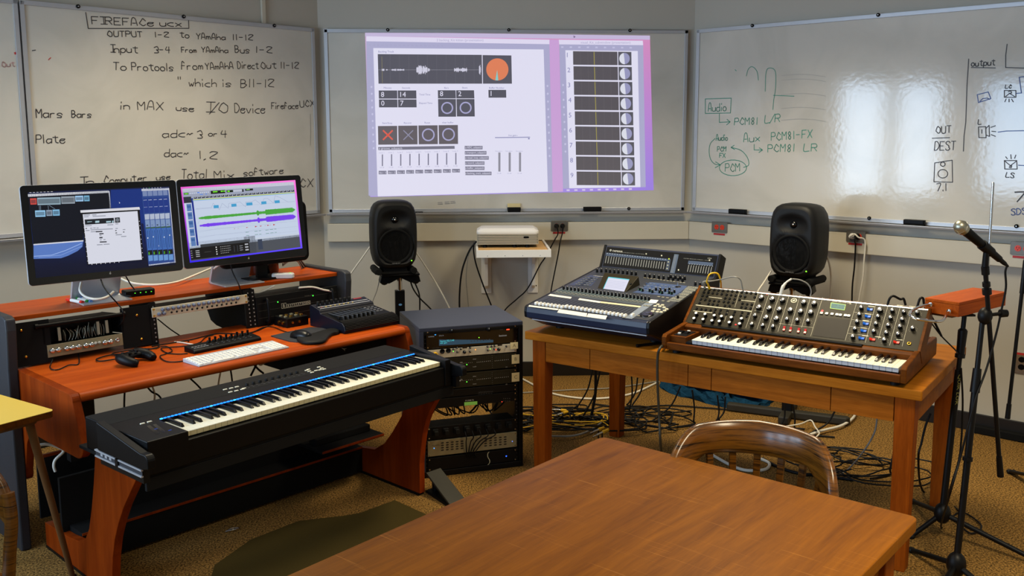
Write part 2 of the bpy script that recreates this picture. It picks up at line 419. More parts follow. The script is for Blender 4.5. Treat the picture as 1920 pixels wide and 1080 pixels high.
for x, y in TROFFERS:  # first fitting houses the added left lamp
    t = thing('ceiling_light', 'white recessed ceiling light fitting with a bright lens, above the room out of the picture', 'light', (x, y, CEIL), group='recessed ceiling lights')
    m = MB('white_plastic')
    for a, b, d, e in ((-.32, -.62, -.29, .62), (.29, -.62, .32, .62), (-.29, -.62, .29, -.59), (-.29, .59, .29, .62)): m.box(a, b, -.03, d, e, 0)
    m.build('housing', t)

# ------------------------------------------------------------------ whiteboards
GL = {}
for line in '''A 02183842|1434
B 0802|082837362505|052544332202
C 46372816041322 3243
D 0802|082846442202
E 4808|0802|0242|0535
F 4808|0802|0535
I 0848|2822|0242
L 080242
M 0208254842
N 02084248
O 2817041322 324346372 8
P 0208|08384635 05
R 0208|08384635 05|2542
S 473818 07163534 43321203
T 0848|2822
U 0804123243 48
V 082248
X 0842|4802
Y 0825|4825|2522
a 453515040312224 3|4542
b 0802|0515 35 43 42 32 1203
c 452504032242
d 4842|453515040312 3243
e 0434 45 35 1504 031232 43
f 37281803 02|0535
h 0802|0425 354442
i 2522|2728
l 2822
m 0502|04152422|24354442
n 0502|0415 35 4442
o 2515 04 03 1232 43 44 3525
p 0500|0415 35 4443 32 1203
r 0502|0415 35
s 4435 1504 3332 12 02
t 2723 3242|0646
u 0503122232 4345|4542
v 052245
w 0512243245
x 0542|4502
k 0802|4503|1342
0 28170413223243463728
1 2822
2 071838 470342
3 0738 45 25|25 43 32 02
4 1805 45|3832
5 4808 05 35 43 32 02
6 38050312324334 04
7 084812
8 25161728373625141322333425
9 45 2516 0738 4642
- 0535
/ 0148
, 2211
. 2223
~ 04152435 45
" 1816|3836
_ 0242
'''.splitlines():
    k, v = line[0], line[2:]
    GL[k] = [[(int(s[i]), int(s[i+1])) for i in range(0, len(s)-1, 2)] for s in v.replace(' ', '').split('|')]
class Pen:
    """marker strokes lying on one board"""
    def __init__(s, F, lift=.0015): s.F, s.m, s.lift = F, MB('ink'), lift; s.P0, s.n = F[:3, 3], F[:3, 2]; s.w = .0046
    def uv(s, px, py): return loc_of(s.F, on_plane(px, py, s.P0, s.n))[:2]
    def line(s, uv, col, w=None, closed=False):
        w = w or s.w; P = [np.array(p) for p in uv]
        if closed: P.append(P[0])
        for a, b in zip(P, P[1:]):
            d = b-a; L = np.linalg.norm(d)
            if L < 1e-6: continue
            d = d/L; n = np.array([-d[1], d[0]])*w/2; a2, b2 = a-d*w*.3, b+d*w*.3
            s.m.add([(*q, s.lift) for q in (a2-n, b2-n, b2+n, a2+n)], [(0, 1, 2, 3)], 'ink', col)
    def px(s, pts, col, w=None, closed=False, smooth=False):
        P = [s.uv(*p) for p in pts]
        if smooth: P = smooth_path([(*p, 0) for p in P], 4); P = [p[:2] for p in P]
        s.line(P, col, w, closed)
    def write(s, text, x0, y0, x1, y1, hp, col, w=None):
        A, B = s.uv(x0, y0), s.uv(x1, y1); up = s.uv(x0, y0-hp)-A; h = np.linalg.norm(up)/6
        d = (B-A); L = np.linalg.norm(d); d /= L; n = np.array([-d[1], d[0]])
        adv = [2.6 if ch in "Iil1.,'/ " else 4.9 for ch in text]; k = L/max(1e-6, sum(adv)); x = 0
        for ch, a in zip(text, adv):
            off = (x-(1.2 if a < 3 and ch != 'I' else 0), rng.uniform(-.25, .25)); sl = rng.uniform(-.02, .10)
            for st in GL.get(ch, []):
                P = [A + d*(off[0]+p[0]*.92+sl*(p[1]-2))*k + n*((p[1]-2+off[1])*h) for p in st]
                if len(P) > 2: P = [q[:2] for q in smooth_path([(*p, 0) for p in P], 3)]
                s.line(P, col, w)
            x += a
    def build(s, name, parent, label=None): return s.m.build(name, parent, label=label)
INK = c(58, 54, 56); INKG = c(66, 150, 124); INKB = c(70, 96, 160); INKR = c(196, 60, 60); FAINT = c(150, 146, 138)
def whiteboard(F, u0, u1, label, screws, v0=1.1726, v1=2.3926, tray=True):
    t = thing('whiteboard', label, 'whiteboard', T=F)
    MB('whiteboard_enamel').box(u0+.012, v0+.012, -.02, u1-.012, v1-.012, 0).build('panel', t)
    m = MB('aluminium'); fw = .022
    for a, b, d, e in ((u0, v0, u0+fw, v1), (u1-fw, v0, u1, v1), (u0, v1-fw, u1, v1), (u0, v0, u1, v0+fw)): m.box(a, b, -.024, d, e, .008)
    m.build('frame', t, bevel=.002)
    m = MB('aluminium'); m.at(tr(0, v0, 0) @ np.array([[1., 0, 0, 0], [0, 0, 1, 0], [0, 1, 0, 0], [0, 0, 0, 1]])); m.prism([(.004, -.016), (.060, -.016), (.064, -.003), (.061, -.001), (.056, -.010), (.004, -.010)], 'x', u0-.01, u1+.01)
    m.build('marker_tray', t, bevel=.002)
    for px, py in screws:
        u, v, _ = loc_of(F, on_plane(px, py, F[:3, 3]+F[:3, 2]*.008, F[:3, 2]))
        m = MB('black_plastic'); m.at(tr(u, v, .008)); m.lathe([(.011, 0), (.011, .006), (.004, .008)], 12); m.at(tr(u, v, .0165)); m.lathe([(.004, 0), (.003, .002)], 8, 'steel'); m.build('screw', t)
    return t
wb_left = whiteboard(FL, -1.8207, 0, 'whiteboard covered in black handwriting, on the angled wall behind the two monitors', [(146, 12), (344, 31), (514, 48)])
wb_far = whiteboard(FL, -3.02, -1.832, 'whiteboard at the left edge with faint pink writing, beside the handwritten one', [])
wb_mid = whiteboard(FC, 0, 2.4426, 'whiteboard on the back wall carrying the projected picture', [(727, 56), (954, 56), (1181, 57), (1179, 391)])
wb_right = whiteboard(FRt, 0, 2.44, 'whiteboard with green and black notes and window reflections, on the right wall', [(1411, 48), (1647, 28), (1630, 409), (1906, 424)])

pen = Pen(FL)
def Z1(x, y): return (x*.3241, y*.3241)
def W1(t, x0, y0, x1, y1, h, col=INK): pen.write(t, *Z1(x0, y0), *Z1(x1, y1), h*.3241, col)
W1('FIREFACe ucx', 532, 138, 1060, 156, 42)
pen.px([Z1(495, 72), Z1(510, 165), Z1(1092, 164), Z1(1090, 116)], INK)
W1('OUTPUT', 622, 210, 830, 214, 32); W1('1-2', 895, 216, 985, 216, 30); W1('to', 1040, 216, 1100, 220, 36); W1('YAmAha', 1135, 226, 1310, 230, 32); W1('11-12', 1345, 232, 1470, 234, 32)
W1('Input', 640, 302, 805, 306, 44); W1('3-4', 892, 304, 990, 306, 36); W1('From', 1050, 302, 1140, 304, 30); W1('YAmAha', 1165, 303, 1325, 305, 30); W1('Bus', 1360, 304, 1450, 307, 40); W1('1-2', 1478, 306, 1585, 308, 36)
W1('To', 655, 406, 740, 408, 44); W1('Protools', 762, 406, 1010, 408, 44); W1('from', 1050, 402, 1180, 402, 44); W1('YAmAhA', 1188, 402, 1355, 397, 36); W1('Direct', 1375, 397, 1500, 397, 40); W1('Out', 1510, 397, 1605, 396, 38); W1('11-12', 1622, 396, 1735, 396, 36)
W1('"', 1025, 490, 1060, 490, 44); W1('which', 1092, 500, 1260, 502, 44); W1('is', 1285, 502, 1345, 502, 40); W1('B11-12', 1392, 505, 1595, 505, 46)
W1('in', 692, 632, 760, 634, 44); W1('MAX', 797, 634, 955, 636, 46); W1('use', 1018, 640, 1130, 645, 36); W1('I/O', 1192, 650, 1330, 652, 58); W1('Device', 1358, 652, 1540, 654, 52); W1('Fireface', 1570, 630, 1730, 628, 36); W1('UCX', 1735, 620, 1825, 612, 36)
W1('Mars', 210, 680, 370, 682, 50); W1('Bars', 415, 680, 535, 680, 40); W1('Plate', 208, 830, 385, 826, 48)
W1('adc~', 940, 794, 1125, 792, 44); W1('3', 1142, 800, 1180, 800, 44); W1('or', 1205, 788, 1265, 788, 30); W1('4', 1278, 795, 1320, 795, 40)
W1('dac~', 950, 908, 1100, 906, 44); W1('1,2', 1150, 918, 1270, 920, 44)
W1('In', 465, 1075, 555, 1070, 50); W1('Computer', 602, 1065, 860, 1048, 46); W1('use', 905, 1042, 990, 1036, 34); W1('Total', 1050, 1034, 1205, 1032, 54); W1('Mix', 1240, 1034, 1365, 1028, 44); W1('software', 1410, 1018, 1645, 1002, 40); W1('UCX', 1690, 1085, 1820, 1080, 48)
pen.px([Z1(280, 346), Z1(292, 334)], INKR); pen.px([Z1(186, 293), Z1(205, 290)], INK)
pen.px([Z1(1795, 660), Z1(1797, 760), Z1(1795, 840)], FAINT, .003)
pen.build('handwriting', wb_left, 'black marker handwriting')
pen = Pen(FL); PINK = c(206, 168, 164)
pen.write('Out', 4, 126, 30, 124, 10, PINK); pen.px([(28, 99), (29, 101)], INKR, .01); pen.build('handwriting', wb_far, 'faint pink handwriting')

pen = Pen(FRt)
def Z4(x, y): return (1290+x*.3982, y*.3982)
def W4(t, x0, y0, x1, y1, h, col=INK): pen.write(t, *Z4(x0, y0), *Z4(x1, y1), h*.3982, col)
def L4(pts, col=INK, **k): pen.px([Z4(*p) for p in pts], col, **k)
W4('Audio', 95, 525, 185, 520, 36, INKG); L4([(82, 466), (204, 462), (200, 532), (82, 534), (82, 466)], INKG)
L4([(148, 536), (148, 576), (198, 574)], INKG); L4([(184, 562), (199, 574), (182, 588)], INKG)
W4('PCM81', 218, 588, 335, 585, 32, INKG); W4('L/R', 362, 578, 440, 572, 36, INKG)
W4('Aux', 262, 668, 345, 664, 38, INKG); W4('PCM81-FX', 392, 660, 590, 648, 36, INKG)
L4([(312, 680), (312, 706), (350, 706)], INKG); L4([(336, 696), (351, 706), (334, 718)], INKG); W4('PCM81', 376, 716, 510, 713, 34, INKG); W4('LR', 545, 712, 615, 710, 34, INKG)
W4('Audio', 132, 662, 190, 660, 26, INKG); W4('PCM', 138, 712, 182, 712, 22, INKG); W4('FX', 148, 742, 180, 742, 20, INKG); W4('PCM', 175, 808, 250, 806, 36, INKG)
L4([(128, 652), (106, 676), (100, 710), (106, 748), (126, 772), (152, 776)], INKG, smooth=True); L4([(130, 762), (153, 776), (128, 790)], INKG)
L4([(204, 694), (250, 708), (280, 742), (286, 776), (262, 788)], INKG, smooth=True); L4([(218, 684), (203, 694), (220, 704)], INKG)
L4([(212+64*math.cos(2*PI*k/22), 790+37*math.sin(2*PI*k/22)) for k in range(23)], INKG)
L4([(275, 358), (284, 326), (303, 314), (325, 336), (332, 378)], INKG, smooth=True, w=.004); L4([(364, 430), (368, 340), (386, 320), (412, 338), (412, 420), (404, 470), (400, 516)], INKG, smooth=True, w=.004); L4([(402, 449), (500, 453)], INKG, w=.004)
L4([(222, 328), (228, 334)], INKG)
for y in (350, 372, 440, 505, 560): L4([(440, y+6), (520, y), (590, y+3), (648, y+12)], c(182, 178, 168), w=.003, smooth=True)
W4('OUT', 1168, 628, 1245, 624, 32); L4([(1150, 651), (1232, 648)]); W4('DEST', 1160, 708, 1265, 706, 40)
L4([(1162, 767), (1244, 754), (1246, 858), (1158, 856), (1162, 767)]); L4([(1200+11*math.cos(2*PI*k/12), 773+10*math.sin(2*PI*k/12)) for k in range(13)]); L4([(1200+23*math.cos(2*PI*k/16), 818+20*math.sin(2*PI*k/16)) for k in range(17)])
W4('7.1', 1172, 900, 1225, 898, 34)
L4([(1322, 278), (1314, 400), (1308, 576), (1300, 640), (1297, 712)]); L4([(1334, 318), (1448, 320)]); W4('output', 1334, 312, 1450, 306, 30)
L4([(1503, 208), (1496, 262), (1496, 318), (1590, 321)])
L4([(1362, 446), (1414, 433), (1426, 464), (1368, 483), (1362, 446)], INKB); L4([(1374, 478), (1388, 464), (1410, 462), (1422, 468)], INKB)
W4('LC', 1494, 416, 1526, 416, 16); L4([(1490, 426), (1544, 426), (1544, 458), (1490, 458), (1490, 426)]); L4([(1496, 454), (1514, 440), (1538, 454)]); L4([(1508, 432), (1520, 428), (1524, 438), (1512, 440)])
L4([(1498, 466), (1492, 480)]); L4([(1512, 466), (1512, 480)]); L4([(1524, 466), (1532, 480)]); L4([(1546, 440), (1570, 438), (1560, 364), (1590, 360)], INKB)
W4('L', 1366, 584, 1386, 584, 22); L4([(1368, 598), (1402, 596), (1404, 648), (1370, 648), (1368, 598)]); L4([(1402, 606), (1418, 590), (1420, 642), (1404, 636)]); L4([(1384, 610), (1384, 628)])
L4([(1426, 600), (1448, 592)]); L4([(1430, 618), (1450, 620)]); L4([(1428, 634), (1448, 642)]); L4([(1460, 622), (1500, 617), (1590, 615)], INKB)
L4([(1490, 756), (1548, 756), (1550, 796), (1492, 796), (1490, 756)]); L4([(1492, 758), (1518, 780), (1548, 758)]); L4([(1514, 784), (1524, 780), (1522, 790), (1512, 788)])
L4([(1496, 738), (1504, 748)]); L4([(1520, 728), (1522, 748)]); L4([(1544, 730), (1538, 746)]); W4('LS', 1496, 834, 1540, 838, 22); L4([(1556, 778), (1590, 780)], INKB)
L4([(1540, 905), (1590, 903), (1550, 950)], w=.007); W4('SDS', 1522, 1012, 1600, 1006, 28, INKB)
pen.build('handwriting', wb_right, 'green, black and blue marker notes')

# ------------------------------------------------------------------ flat pictures made of coloured faces
class Canvas:
    """coloured shapes on the plane F, given in the coordinates that f turns into sight-line pixels"""
    def __init__(s, F, f, mat, step=.0004, dz=.0): s.F, s.f, s.m, s.mat, s.k, s.dz, s.step = F, f, MB(mat), mat, 0, dz, step; s.lay = 0
    def pt(s, x, y): u, v, _ = loc_of(s.F, on_plane(*s.f(x, y), s.F[:3, 3], s.F[:3, 2])); return (u, v, s.dz+s.lay*s.step)
    def poly(s, pts, col, cols=None): s.m.poly([s.pt(*p) for p in pts], s.mat, col, cols); return s
    def rect(s, x0, y0, x1, y1, col): return s.poly([(x0, y0), (x1, y0), (x1, y1), (x0, y1)], col)
    def quad(s, a, b, d, e, col, cols=None): return s.poly([a, b, d, e], col, cols)
    def disc(s, x, y, rx_, ry_, col, n=24, a0=0, a1=360): 
        P = [(x+rx_*math.cos(R(a0+(a1-a0)*k/n)), y+ry_*math.sin(R(a0+(a1-a0)*k/n))) for k in range(n+(a1-a0 < 360))]
        if a1-a0 < 360: P.append((x, y))
        return s.poly(P, col)
    def ring(s, x, y, rx_, ry_, w, col, n=24):
        for k in range(n):
            a, b = 2*PI*k/n, 2*PI*(k+1)/n
            s.poly([(x+rx_*math.cos(a), y+ry_*math.sin(a)), (x+rx_*math.cos(b), y+ry_*math.sin(b)), (x+(rx_-w)*math.cos(b), y+(ry_-w)*math.sin(b)), (x+(rx_-w)*math.cos(a), y+(ry_-w)*math.sin(a))], col)
        return s
    def seg(s, pts, w, col):
        for (a, b), (d, e) in zip(pts, pts[1:]):
            L = math.hypot(d-a, e-b) or 1; nx, ny = -(e-b)/L*w/2, (d-a)/L*w/2
            s.poly([(a-nx, b-ny), (d-nx, e-ny), (d+nx, e+ny), (a+nx, b+ny)], col)
        return s
    def text(s, t, x, y, h, col, w=None, align='l', sl=0):
        v, f = text_mesh(t)
        if not len(v): return s
        q = v[:, :2]*(h/.7); W = q[:, 0].max(); 
        if w: q[:, 0] *= w/W; W = w
        q[:, 0] -= W/2 if align == 'c' else 0
        s.m.add([s.pt(x+a, y-b+sl*a) for a, b in q], f, s.mat, col); return s
    def layer(s, n): s.lay = n; return s
# ------------------------------------------------------------------ glowing sheet on the middle board in place of the projector's light
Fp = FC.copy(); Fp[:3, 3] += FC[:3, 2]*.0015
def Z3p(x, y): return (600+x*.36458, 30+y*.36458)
cv = Canvas(Fp, Z3p, 'projection_glow')
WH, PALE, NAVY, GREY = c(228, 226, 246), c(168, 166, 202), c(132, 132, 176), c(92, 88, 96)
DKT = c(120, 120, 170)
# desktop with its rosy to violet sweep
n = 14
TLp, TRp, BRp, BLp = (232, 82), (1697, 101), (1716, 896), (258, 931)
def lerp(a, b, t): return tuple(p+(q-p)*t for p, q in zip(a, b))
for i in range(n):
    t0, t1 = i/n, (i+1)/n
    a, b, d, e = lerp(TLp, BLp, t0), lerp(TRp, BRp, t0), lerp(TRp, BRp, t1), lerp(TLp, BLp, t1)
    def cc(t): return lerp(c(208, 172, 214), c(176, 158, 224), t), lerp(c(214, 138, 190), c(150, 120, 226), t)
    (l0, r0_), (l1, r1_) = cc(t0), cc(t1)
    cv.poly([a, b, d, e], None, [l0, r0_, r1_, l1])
cv.layer(1)
cv.quad((232, 82), (1697, 101), (1697, 122), (232, 104), c(198, 184, 220))
cv.quad((238, 104), (1180, 122), (1180, 145), (238, 130), c(226, 220, 244))
cv.quad((238, 130), (1180, 145), (1196, 905), (250, 925), c(172, 170, 206))
cv.quad((1180, 122), (1228, 124), (1250, 903), (1196, 905), c(204, 160, 216))
cv.quad((1228, 122), (1660, 127), (1662, 150), (1230, 146), c(226, 220, 244)); cv.quad((1230, 146), (1662, 150), (1675, 880), (1250, 888), c(170, 168, 204))
cv.layer(2)
cv.quad((274, 165), (1150, 172), (1172, 903), (297, 928), WH); cv.quad((1262, 176), (1634, 180), (1648, 880), (1282, 886), WH)
cv.text('2 backing_Kit kitten (presentation)', 600, 130, 12, PALE); cv.text('visual_Kit_subwindow (presentation)', 1340, 142, 12, PALE)
for i in range(18): cv.rect(250+i*22, 146+i*.3, 262+i*22, 152+i*.3, PALE); 
for i in range(10): cv.disc(265+i*1.2, 365+i*35, 5, 6, c(198, 196, 228), 8); cv.disc(1170+i*1.2, 360+i*40, 5, 6, c(198, 196, 228), 8)
for i in range(10): cv.disc(1250+i*1.4, 355+i*38, 5, 6, c(198, 196, 228), 8)
for i in range(9): cv.rect(1240+i*44, 156+i*.4, 1252+i*44, 164+i*.4, c(196, 194, 226)); cv.rect(1268+i*40, 892-i*.8, 1284+i*40, 900-i*.8, c(214, 200, 238))
cv.layer(3)
DK = c(76, 74, 86)
cv.text('Backing Track', 300, 188, 10, DKT)
cv.quad((297, 196), (832, 200), (834, 348), (301, 348), DK); cv.quad((836, 201), (984, 203), (987, 348), (838, 348), DK)
cv.quad((302, 383), (397, 383), (398, 425), (303, 425), DK); cv.quad((400, 383), (495, 383), (496, 425), (401, 425), DK)
cv.quad((303, 429), (398, 429), (399, 470), (304, 470), DK); cv.quad((401, 429), (496, 429), (497, 470), (402, 470), DK)
cv.quad((606, 382), (697, 382), (699, 424), (607, 424), DK); cv.quad((700, 382), (792, 382), (794, 424), (701, 424), DK)
cv.quad((607, 427), (699, 427), (700, 518), (609, 518), DK); cv.quad((702, 427), (794, 427), (796, 517), (704, 517), DK)
cv.quad((866, 380), (957, 380), (958, 420), (867, 420), DK)
for i in range(4):
    x = 298+i*104; cv.quad((x, 566-i*1.5), (x+99, 565-i*1.5), (x+100, 661-i), (x+2, 662-i), c(90, 82, 88))
for k, (s, x, y) in enumerate((('8', 314, 416), ('14', 413, 416), ('0', 315, 461), ('7', 413, 461), ('8', 617, 412), ('2', 711, 412), ('1', 878, 411))):
    cv.layer(4); cv.text(s, x, y, 26, WH); cv.layer(3)
for s, x, y in (('Minutes', 328, 374), ('Seconds', 422, 374), ('Total Time', 510, 408), ('Elapsed Time', 510, 452), ('Bars', 640, 374), ('Beats', 732, 373), ('Buffer Number', 870, 374), ('Start/Stop', 320, 555), ('Record', 432, 554), ('Reset', 538, 553), ('clear buffer', 628, 552), ('live gain~', 970, 618)): cv.text(s, x, y, 9, DKT)
cv.quad((299, 674), (692, 668), (693, 683), (300, 690), c(112, 110, 128))
for i in range(9):
    x = 320+i*47.2; y = 712-i*1; cv.rect(x-2, y, x+4, y+60, c(118, 116, 140)); cv.text('Loop %d' % (i+1), x-16, y-6, 7, PALE); cv.text('0.0 dB', x-12, y+70, 6, PALE)
    cv.rect(x-18, 796-i*1.2, x+22, 814-i*1.2, c(120, 118, 140)); cv.layer(4); cv.text('dac~ %d' % ((3, 2, 4, 5, 1, 6, 7, 3, 4)[i]), x-15, 810-i*1.2, 9, WH); cv.layer(3)
for i, s in enumerate(('p ADC_subpatch', 'p transport_subpatch', 'p visual_loop_subpatch', 'p record_subpatch', 'p buffer_subpatch', 'p backing_track_subpatch')):
    w = (92, 112, 124, 102, 102, 138)[i]; y = 668+i*26.5; cv.rect(744+i*.6, y, 744+w, y+18, c(120, 118, 140)); cv.layer(4); cv.text(s, 748, y+13, 11, WH, w-8); cv.layer(3)
cv.layer(4); cv.text('p groove_subpatch', 303, 686, 11, WH); cv.layer(3)
cv.quad((900, 623), (1080, 621), (1080, 626), (900, 628), c(150, 150, 190)); cv.rect(1070, 628, 1078, 634, DKT)
for i in range(3): cv.rect(917+i*53, 702, 928+i*53, 800, c(140, 138, 152)); cv.text('live gain~', 902+i*53, 698, 7, PALE); cv.text('0.0 dB', 910+i*53, 812, 6, PALE)
cv.layer(4)
cv.disc(912, 275, 57, 57, c(226, 124, 78), 36)
cv.layer(5); cv.poly([(911, 278), (917, 331), (902, 331)], c(120, 206, 206)); cv.layer(4)
cv.seg([(318, 208), (321, 345)], 2, c(140, 132, 90)); cv.seg([(300, 277), (832, 277)], 1.5, c(150, 148, 160))
for x in range(360, 832, 48): cv.seg([(x, 200), (x+1, 347)], .8, c(110, 108, 120))
for x0, x1, A in ((318, 330, 6), (340, 348, 4), (368, 392, 6), (396, 432, 5), (496, 526, 24), (528, 552, 24), (554, 564, 9), (690, 720, 12), (722, 757, 12), (818, 826, 28)):
    x = x0
    while x < x1: q = A*rng.uniform(.35, 1); cv.rect(x, 277-q, x+1.8, 277+q, WH); x += 2.2
for x, y, rr in ((654, 473, 31), (749, 472, 31), (557, 611, 33), (661, 609, 33)): cv.ring(x, y, rr, rr, 7, c(168, 166, 208))
for x, col, w in ((349, c(222, 86, 66), 8), (454, c(140, 138, 164), 5)): cv.seg([(x-25, 588), (x+25, 636)], w, col); cv.seg([(x+25, 588), (x-25, 637)], w, col)
for i in range(9):
    y = 181+i*77.3; x = 1301+i*2.3
    cv.layer(3); cv.quad((x, y), (x+228, y+3), (x+229, y+72), (x+1, y+70), c(78, 72, 78)); cv.quad((x+232, y+3), (x+300, y+4), (x+301, y+72), (x+233, y+72), c(76, 74, 84)); cv.text(str(i+1), x-31, y+31, 24, c(128, 128, 178))
    cv.layer(4); cv.seg([(x+108, y+4), (x+110, y+70)], 3, c(170, 160, 60)); cv.disc(x+265, y+38, 27, 29, c(150, 150, 190)); 
    for q in range(1, 6): cv.seg([(x+q*38, y+4), (x+q*38+1, y+70)], .7, c(112, 106, 112))
    cv.layer(5); cv.disc(x+264, y+38, 26, 29, c(222, 224, 236), 18, 84, 262)
cv.layer(3); cv.poly([(1303, 100), (1315, 107), (1305, 114)], c(120, 100, 140))
pj = cv.m.build('glowing_projection_sheet')
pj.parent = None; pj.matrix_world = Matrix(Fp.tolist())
tag(pj, 'glowing sheet as projected computer desktop with sliders and nine numbered rows, on the middle whiteboard', 'projected image')

# ------------------------------------------------------------------ wall outlets in the raceway
def outlet(px, py, P0, n, ex, label, w=.118, h=.072, red=True, rec='r', plate='plate_steel'):
    o = on_plane(px, py, np.array(P0)+np.array(n)*.046, n); F = frame_of(o, ex, Z3)
    t = thing('wall_outlet', label, 'outlet', T=F)
    MB(plate).prism(rrect(w, h, .006, 3), 'z', 0, .005).build('cover_plate', t, bevel=.0012)
    col = {'r': c(214, 60, 34), 'b': c(30, 26, 24)}[rec]
    for s in (-1, 1):
        m = MB('ink_gloss', col); cx, cy = (s*.021, 0) if w > h else (0, s*.021)
        m.prism(oval(.032, .034, 18, cx, cy), 'z', .004, .0075)
        for d in (-.006, .006): m.cbox(cx+d, cy+.004, .0077, .0025, .009, .001, 'ink', c(20, 12, 10))
        m.prism(oval(.005, .005, 8, cx, cy-.008), 'z', .0074, .0081, 'ink', c(20, 12, 10)); m.build('receptacle', t)
    if red:
        m = MB('ink', c(170, 34, 34)); m.box(-.045, -h/2-.018, -.0005, .04, -h/2-.006, .001); m.build('tag', t, label='red printed tag')
    return t, F
nC = FC[:3, 2]
oc, FOc = outlet(1049, 423.5, (0, YW, 0), nC, (1, 0, 0), 'red wall outlet with two black plugs, right of the projector shelf')
outlet(1349.5, 426, wR, nR, exR, 'empty red wall outlet left of the right-hand loudspeaker')
o3, FO3 = outlet(1605, 443, wR, nR, exR, 'wall outlet with a round white plug and a black plug, right of the loudspeaker')
outlet(1917, 466, wR, nR, exR, 'red wall outlet near the right edge of the raceway behind the microphone')
o = on_plane(1916, 681, wR, nR); F = frame_of(o, exR, Z3)
t = thing('wall_outlet', 'steel wall outlet with black sockets low on the right wall', 'outlet', T=F)
MB('steel').prism(rrect(.072, .118, .006, 3), 'z', 0, .006).build('cover_plate', t, bevel=.0012)
for s in (-1, 1):
    m = MB('black_plastic'); m.prism(oval(.034, .032, 18, 0, s*.021), 'z', .005, .0085); m.build('receptacle', t)
m = MB('ink', c(190, 40, 36)); m.box(-.036, .047, .0062, .036, .059, .007); m.build('tag', t)

def eraser(F, px, py, label, w=.10, dark=True, back=None):
    u, v, _ = loc_of(F, on_plane(px, py, F[:3, 3]+F[:3, 2]*.045, F[:3, 2]))
    T = F @ tr(u, 1.1726-.0098, .036)
    t = thing('whiteboard_eraser', label, 'eraser', T=T)
    m = MB('black_plastic' if dark else 'black_matte'); m.prism(rrect(w, .034, .008, 3), 'y', .016, .040); m.build('grip', t, bevel=.003)
    m = MB('black_matte'); m.box(-w/2+.003, .0005, -.016, w/2-.003, .0165, .016); m.build('felt', t)
    if back: m = MB('tape_cream'); m.box(-w/2+.002, .001, -.030, w/2-.002, .064, -.0185); m.build('cream_block', t, label='cream block behind the eraser')  # pale block standing behind the eraser
eraser(FC, 964, 391, 'black whiteboard eraser with a cream block behind it, below the projected picture', .092, True, True)
eraser(FC, 1111, 390, 'dark grey felt eraser on the middle board tray, nearer the corner', .125, False)
eraser(FRt, 1382, 394, 'thin black eraser on the right board tray, left of the loudspeaker', .125)
eraser(FRt, 1714, 410, 'thick black eraser on the right board tray, beside the microphone head', .12)
u, v, _ = loc_of(FC, on_plane(776, 391, (0, YC-.045, 0), nC)); m = MB('black_plastic')
m.cyl((u-.06, 1.1705, .04), (u+.06, 1.1705, .04), .0075); 
t = m.build('dry_erase_marker'); t.matrix_world = Matrix(FC.tolist()); tag(t, 'black marker on the middle board tray behind the left loudspeaker', 'marker')
for k, (px, py) in enumerate(((824, 382), (837, 381), (846, 380))):
    pass
pen = Pen(FC)
for px, py in ((821, 382), (834, 381), (845, 380)): pen.px([(px, py-2), (px+8, py-2.6)], c(160, 156, 156), .004); pen.px([(px, py+1), (px+9, py+.4)], c(140, 138, 138), .004)  # three pairs of short grey strokes low on the board
pen.build('grey_marks', wb_mid, 'small grey marks')

# ------------------------------------------------------------------ projector on its wall shelf
yF = 5.72
p0, p1 = at_y(893, 470, yF), at_y(1033.5, 470, yF)
sx0, sx1 = p0[0], p1[0]; SZ = at_y(960, 483, yF)[2]; SZT = SZ+.047
shelf = thing('projector_shelf', 'white wall shelf with a raised rim holding the projector', 'shelf', ((sx0+sx1)/2, YW, 0))
hw = (sx1-sx0)/2; dpt = YW-yF
MB('pale_ply').box(-hw+.012, -dpt+.012, SZ+.004, hw-.012, -.002, SZ+.038).build('board', shelf)
m = MB('white_plastic'); m.box(-hw, -dpt, SZ, hw, -dpt+.013, SZT)
for k in range(4): m.cyl((-hw+.07+k*(2*hw-.14)/3, -dpt-.0008, SZ+.012), (-hw+.07+k*(2*hw-.14)/3, -dpt+.002, SZ+.012), .003, n=8, mat='steel')
m.build('front_rim', shelf, bevel=.001)
for s in (-1, 1):
    m = MB('white_plastic'); m.box(s*hw-(.013 if s > 0 else 0), -dpt+.013, SZ, s*hw+(.013 if s < 0 else 0), -.002, SZT); m.build('side_rim', shelf)
for s in (-1, 1):
    m = MB('white_plastic'); x = s*.163
    m.prism([(-.004, SZ-.30), (-.06, SZ-.27), (-.055, SZ-.12), (-.10, SZ-.06), (-.30, SZ-.03), (-.30, SZ), (-.004, SZ)], 'x', x-.011, x+.011)
    m.box(x-.035, -.010, SZ-.33, x+.035, -.002, SZ); m.cyl((x+s*.022, -.0105, SZ-.28), (x+s*.022, -.008, SZ-.28), .005, n=8, mat='black_plastic')
    m.build('bracket', shelf, bevel=.002)
yP = 5.92
q0, q1 = at_y(895, 456, yP), at_y(1009, 455, yP); pw = q1[0]-q0[0]; pz = SZ+.038
ph = at_y(950, 423, yP+.20)[2]-pz
proj = thing('projector', 'white video projector with a slatted front, on the wall shelf', 'projector', ((q0[0]+q1[0])/2, yP, pz), R(-1.5))
hw2 = pw/2; body_top = .022+(ph-.022)*.68
m = MB('black_matte'); m.prism(rrect(pw, .24, .02, 4, 0, .12), 'z', .022, body_top); m.build('body', proj, bevel=.002)
for k in range(8):
    z = .022+k*(body_top-.022)/8; m = MB('raceway_paint'); m.prism(rrect(pw+.008, .248, .022, 4, 0, .12), 'z', z, z+(body_top-.022)/8*.5); m.build('louvre', proj)
m = MB('white_plastic')
rr = [[(x, y, z) for x, y in rrect(pw+.01-2*i, .25-2*i, .03, 5, 0, .12)] for z, i in ((body_top-.002, 0), (body_top+.014, 0), (ph-.006, .018), (ph, .028))]
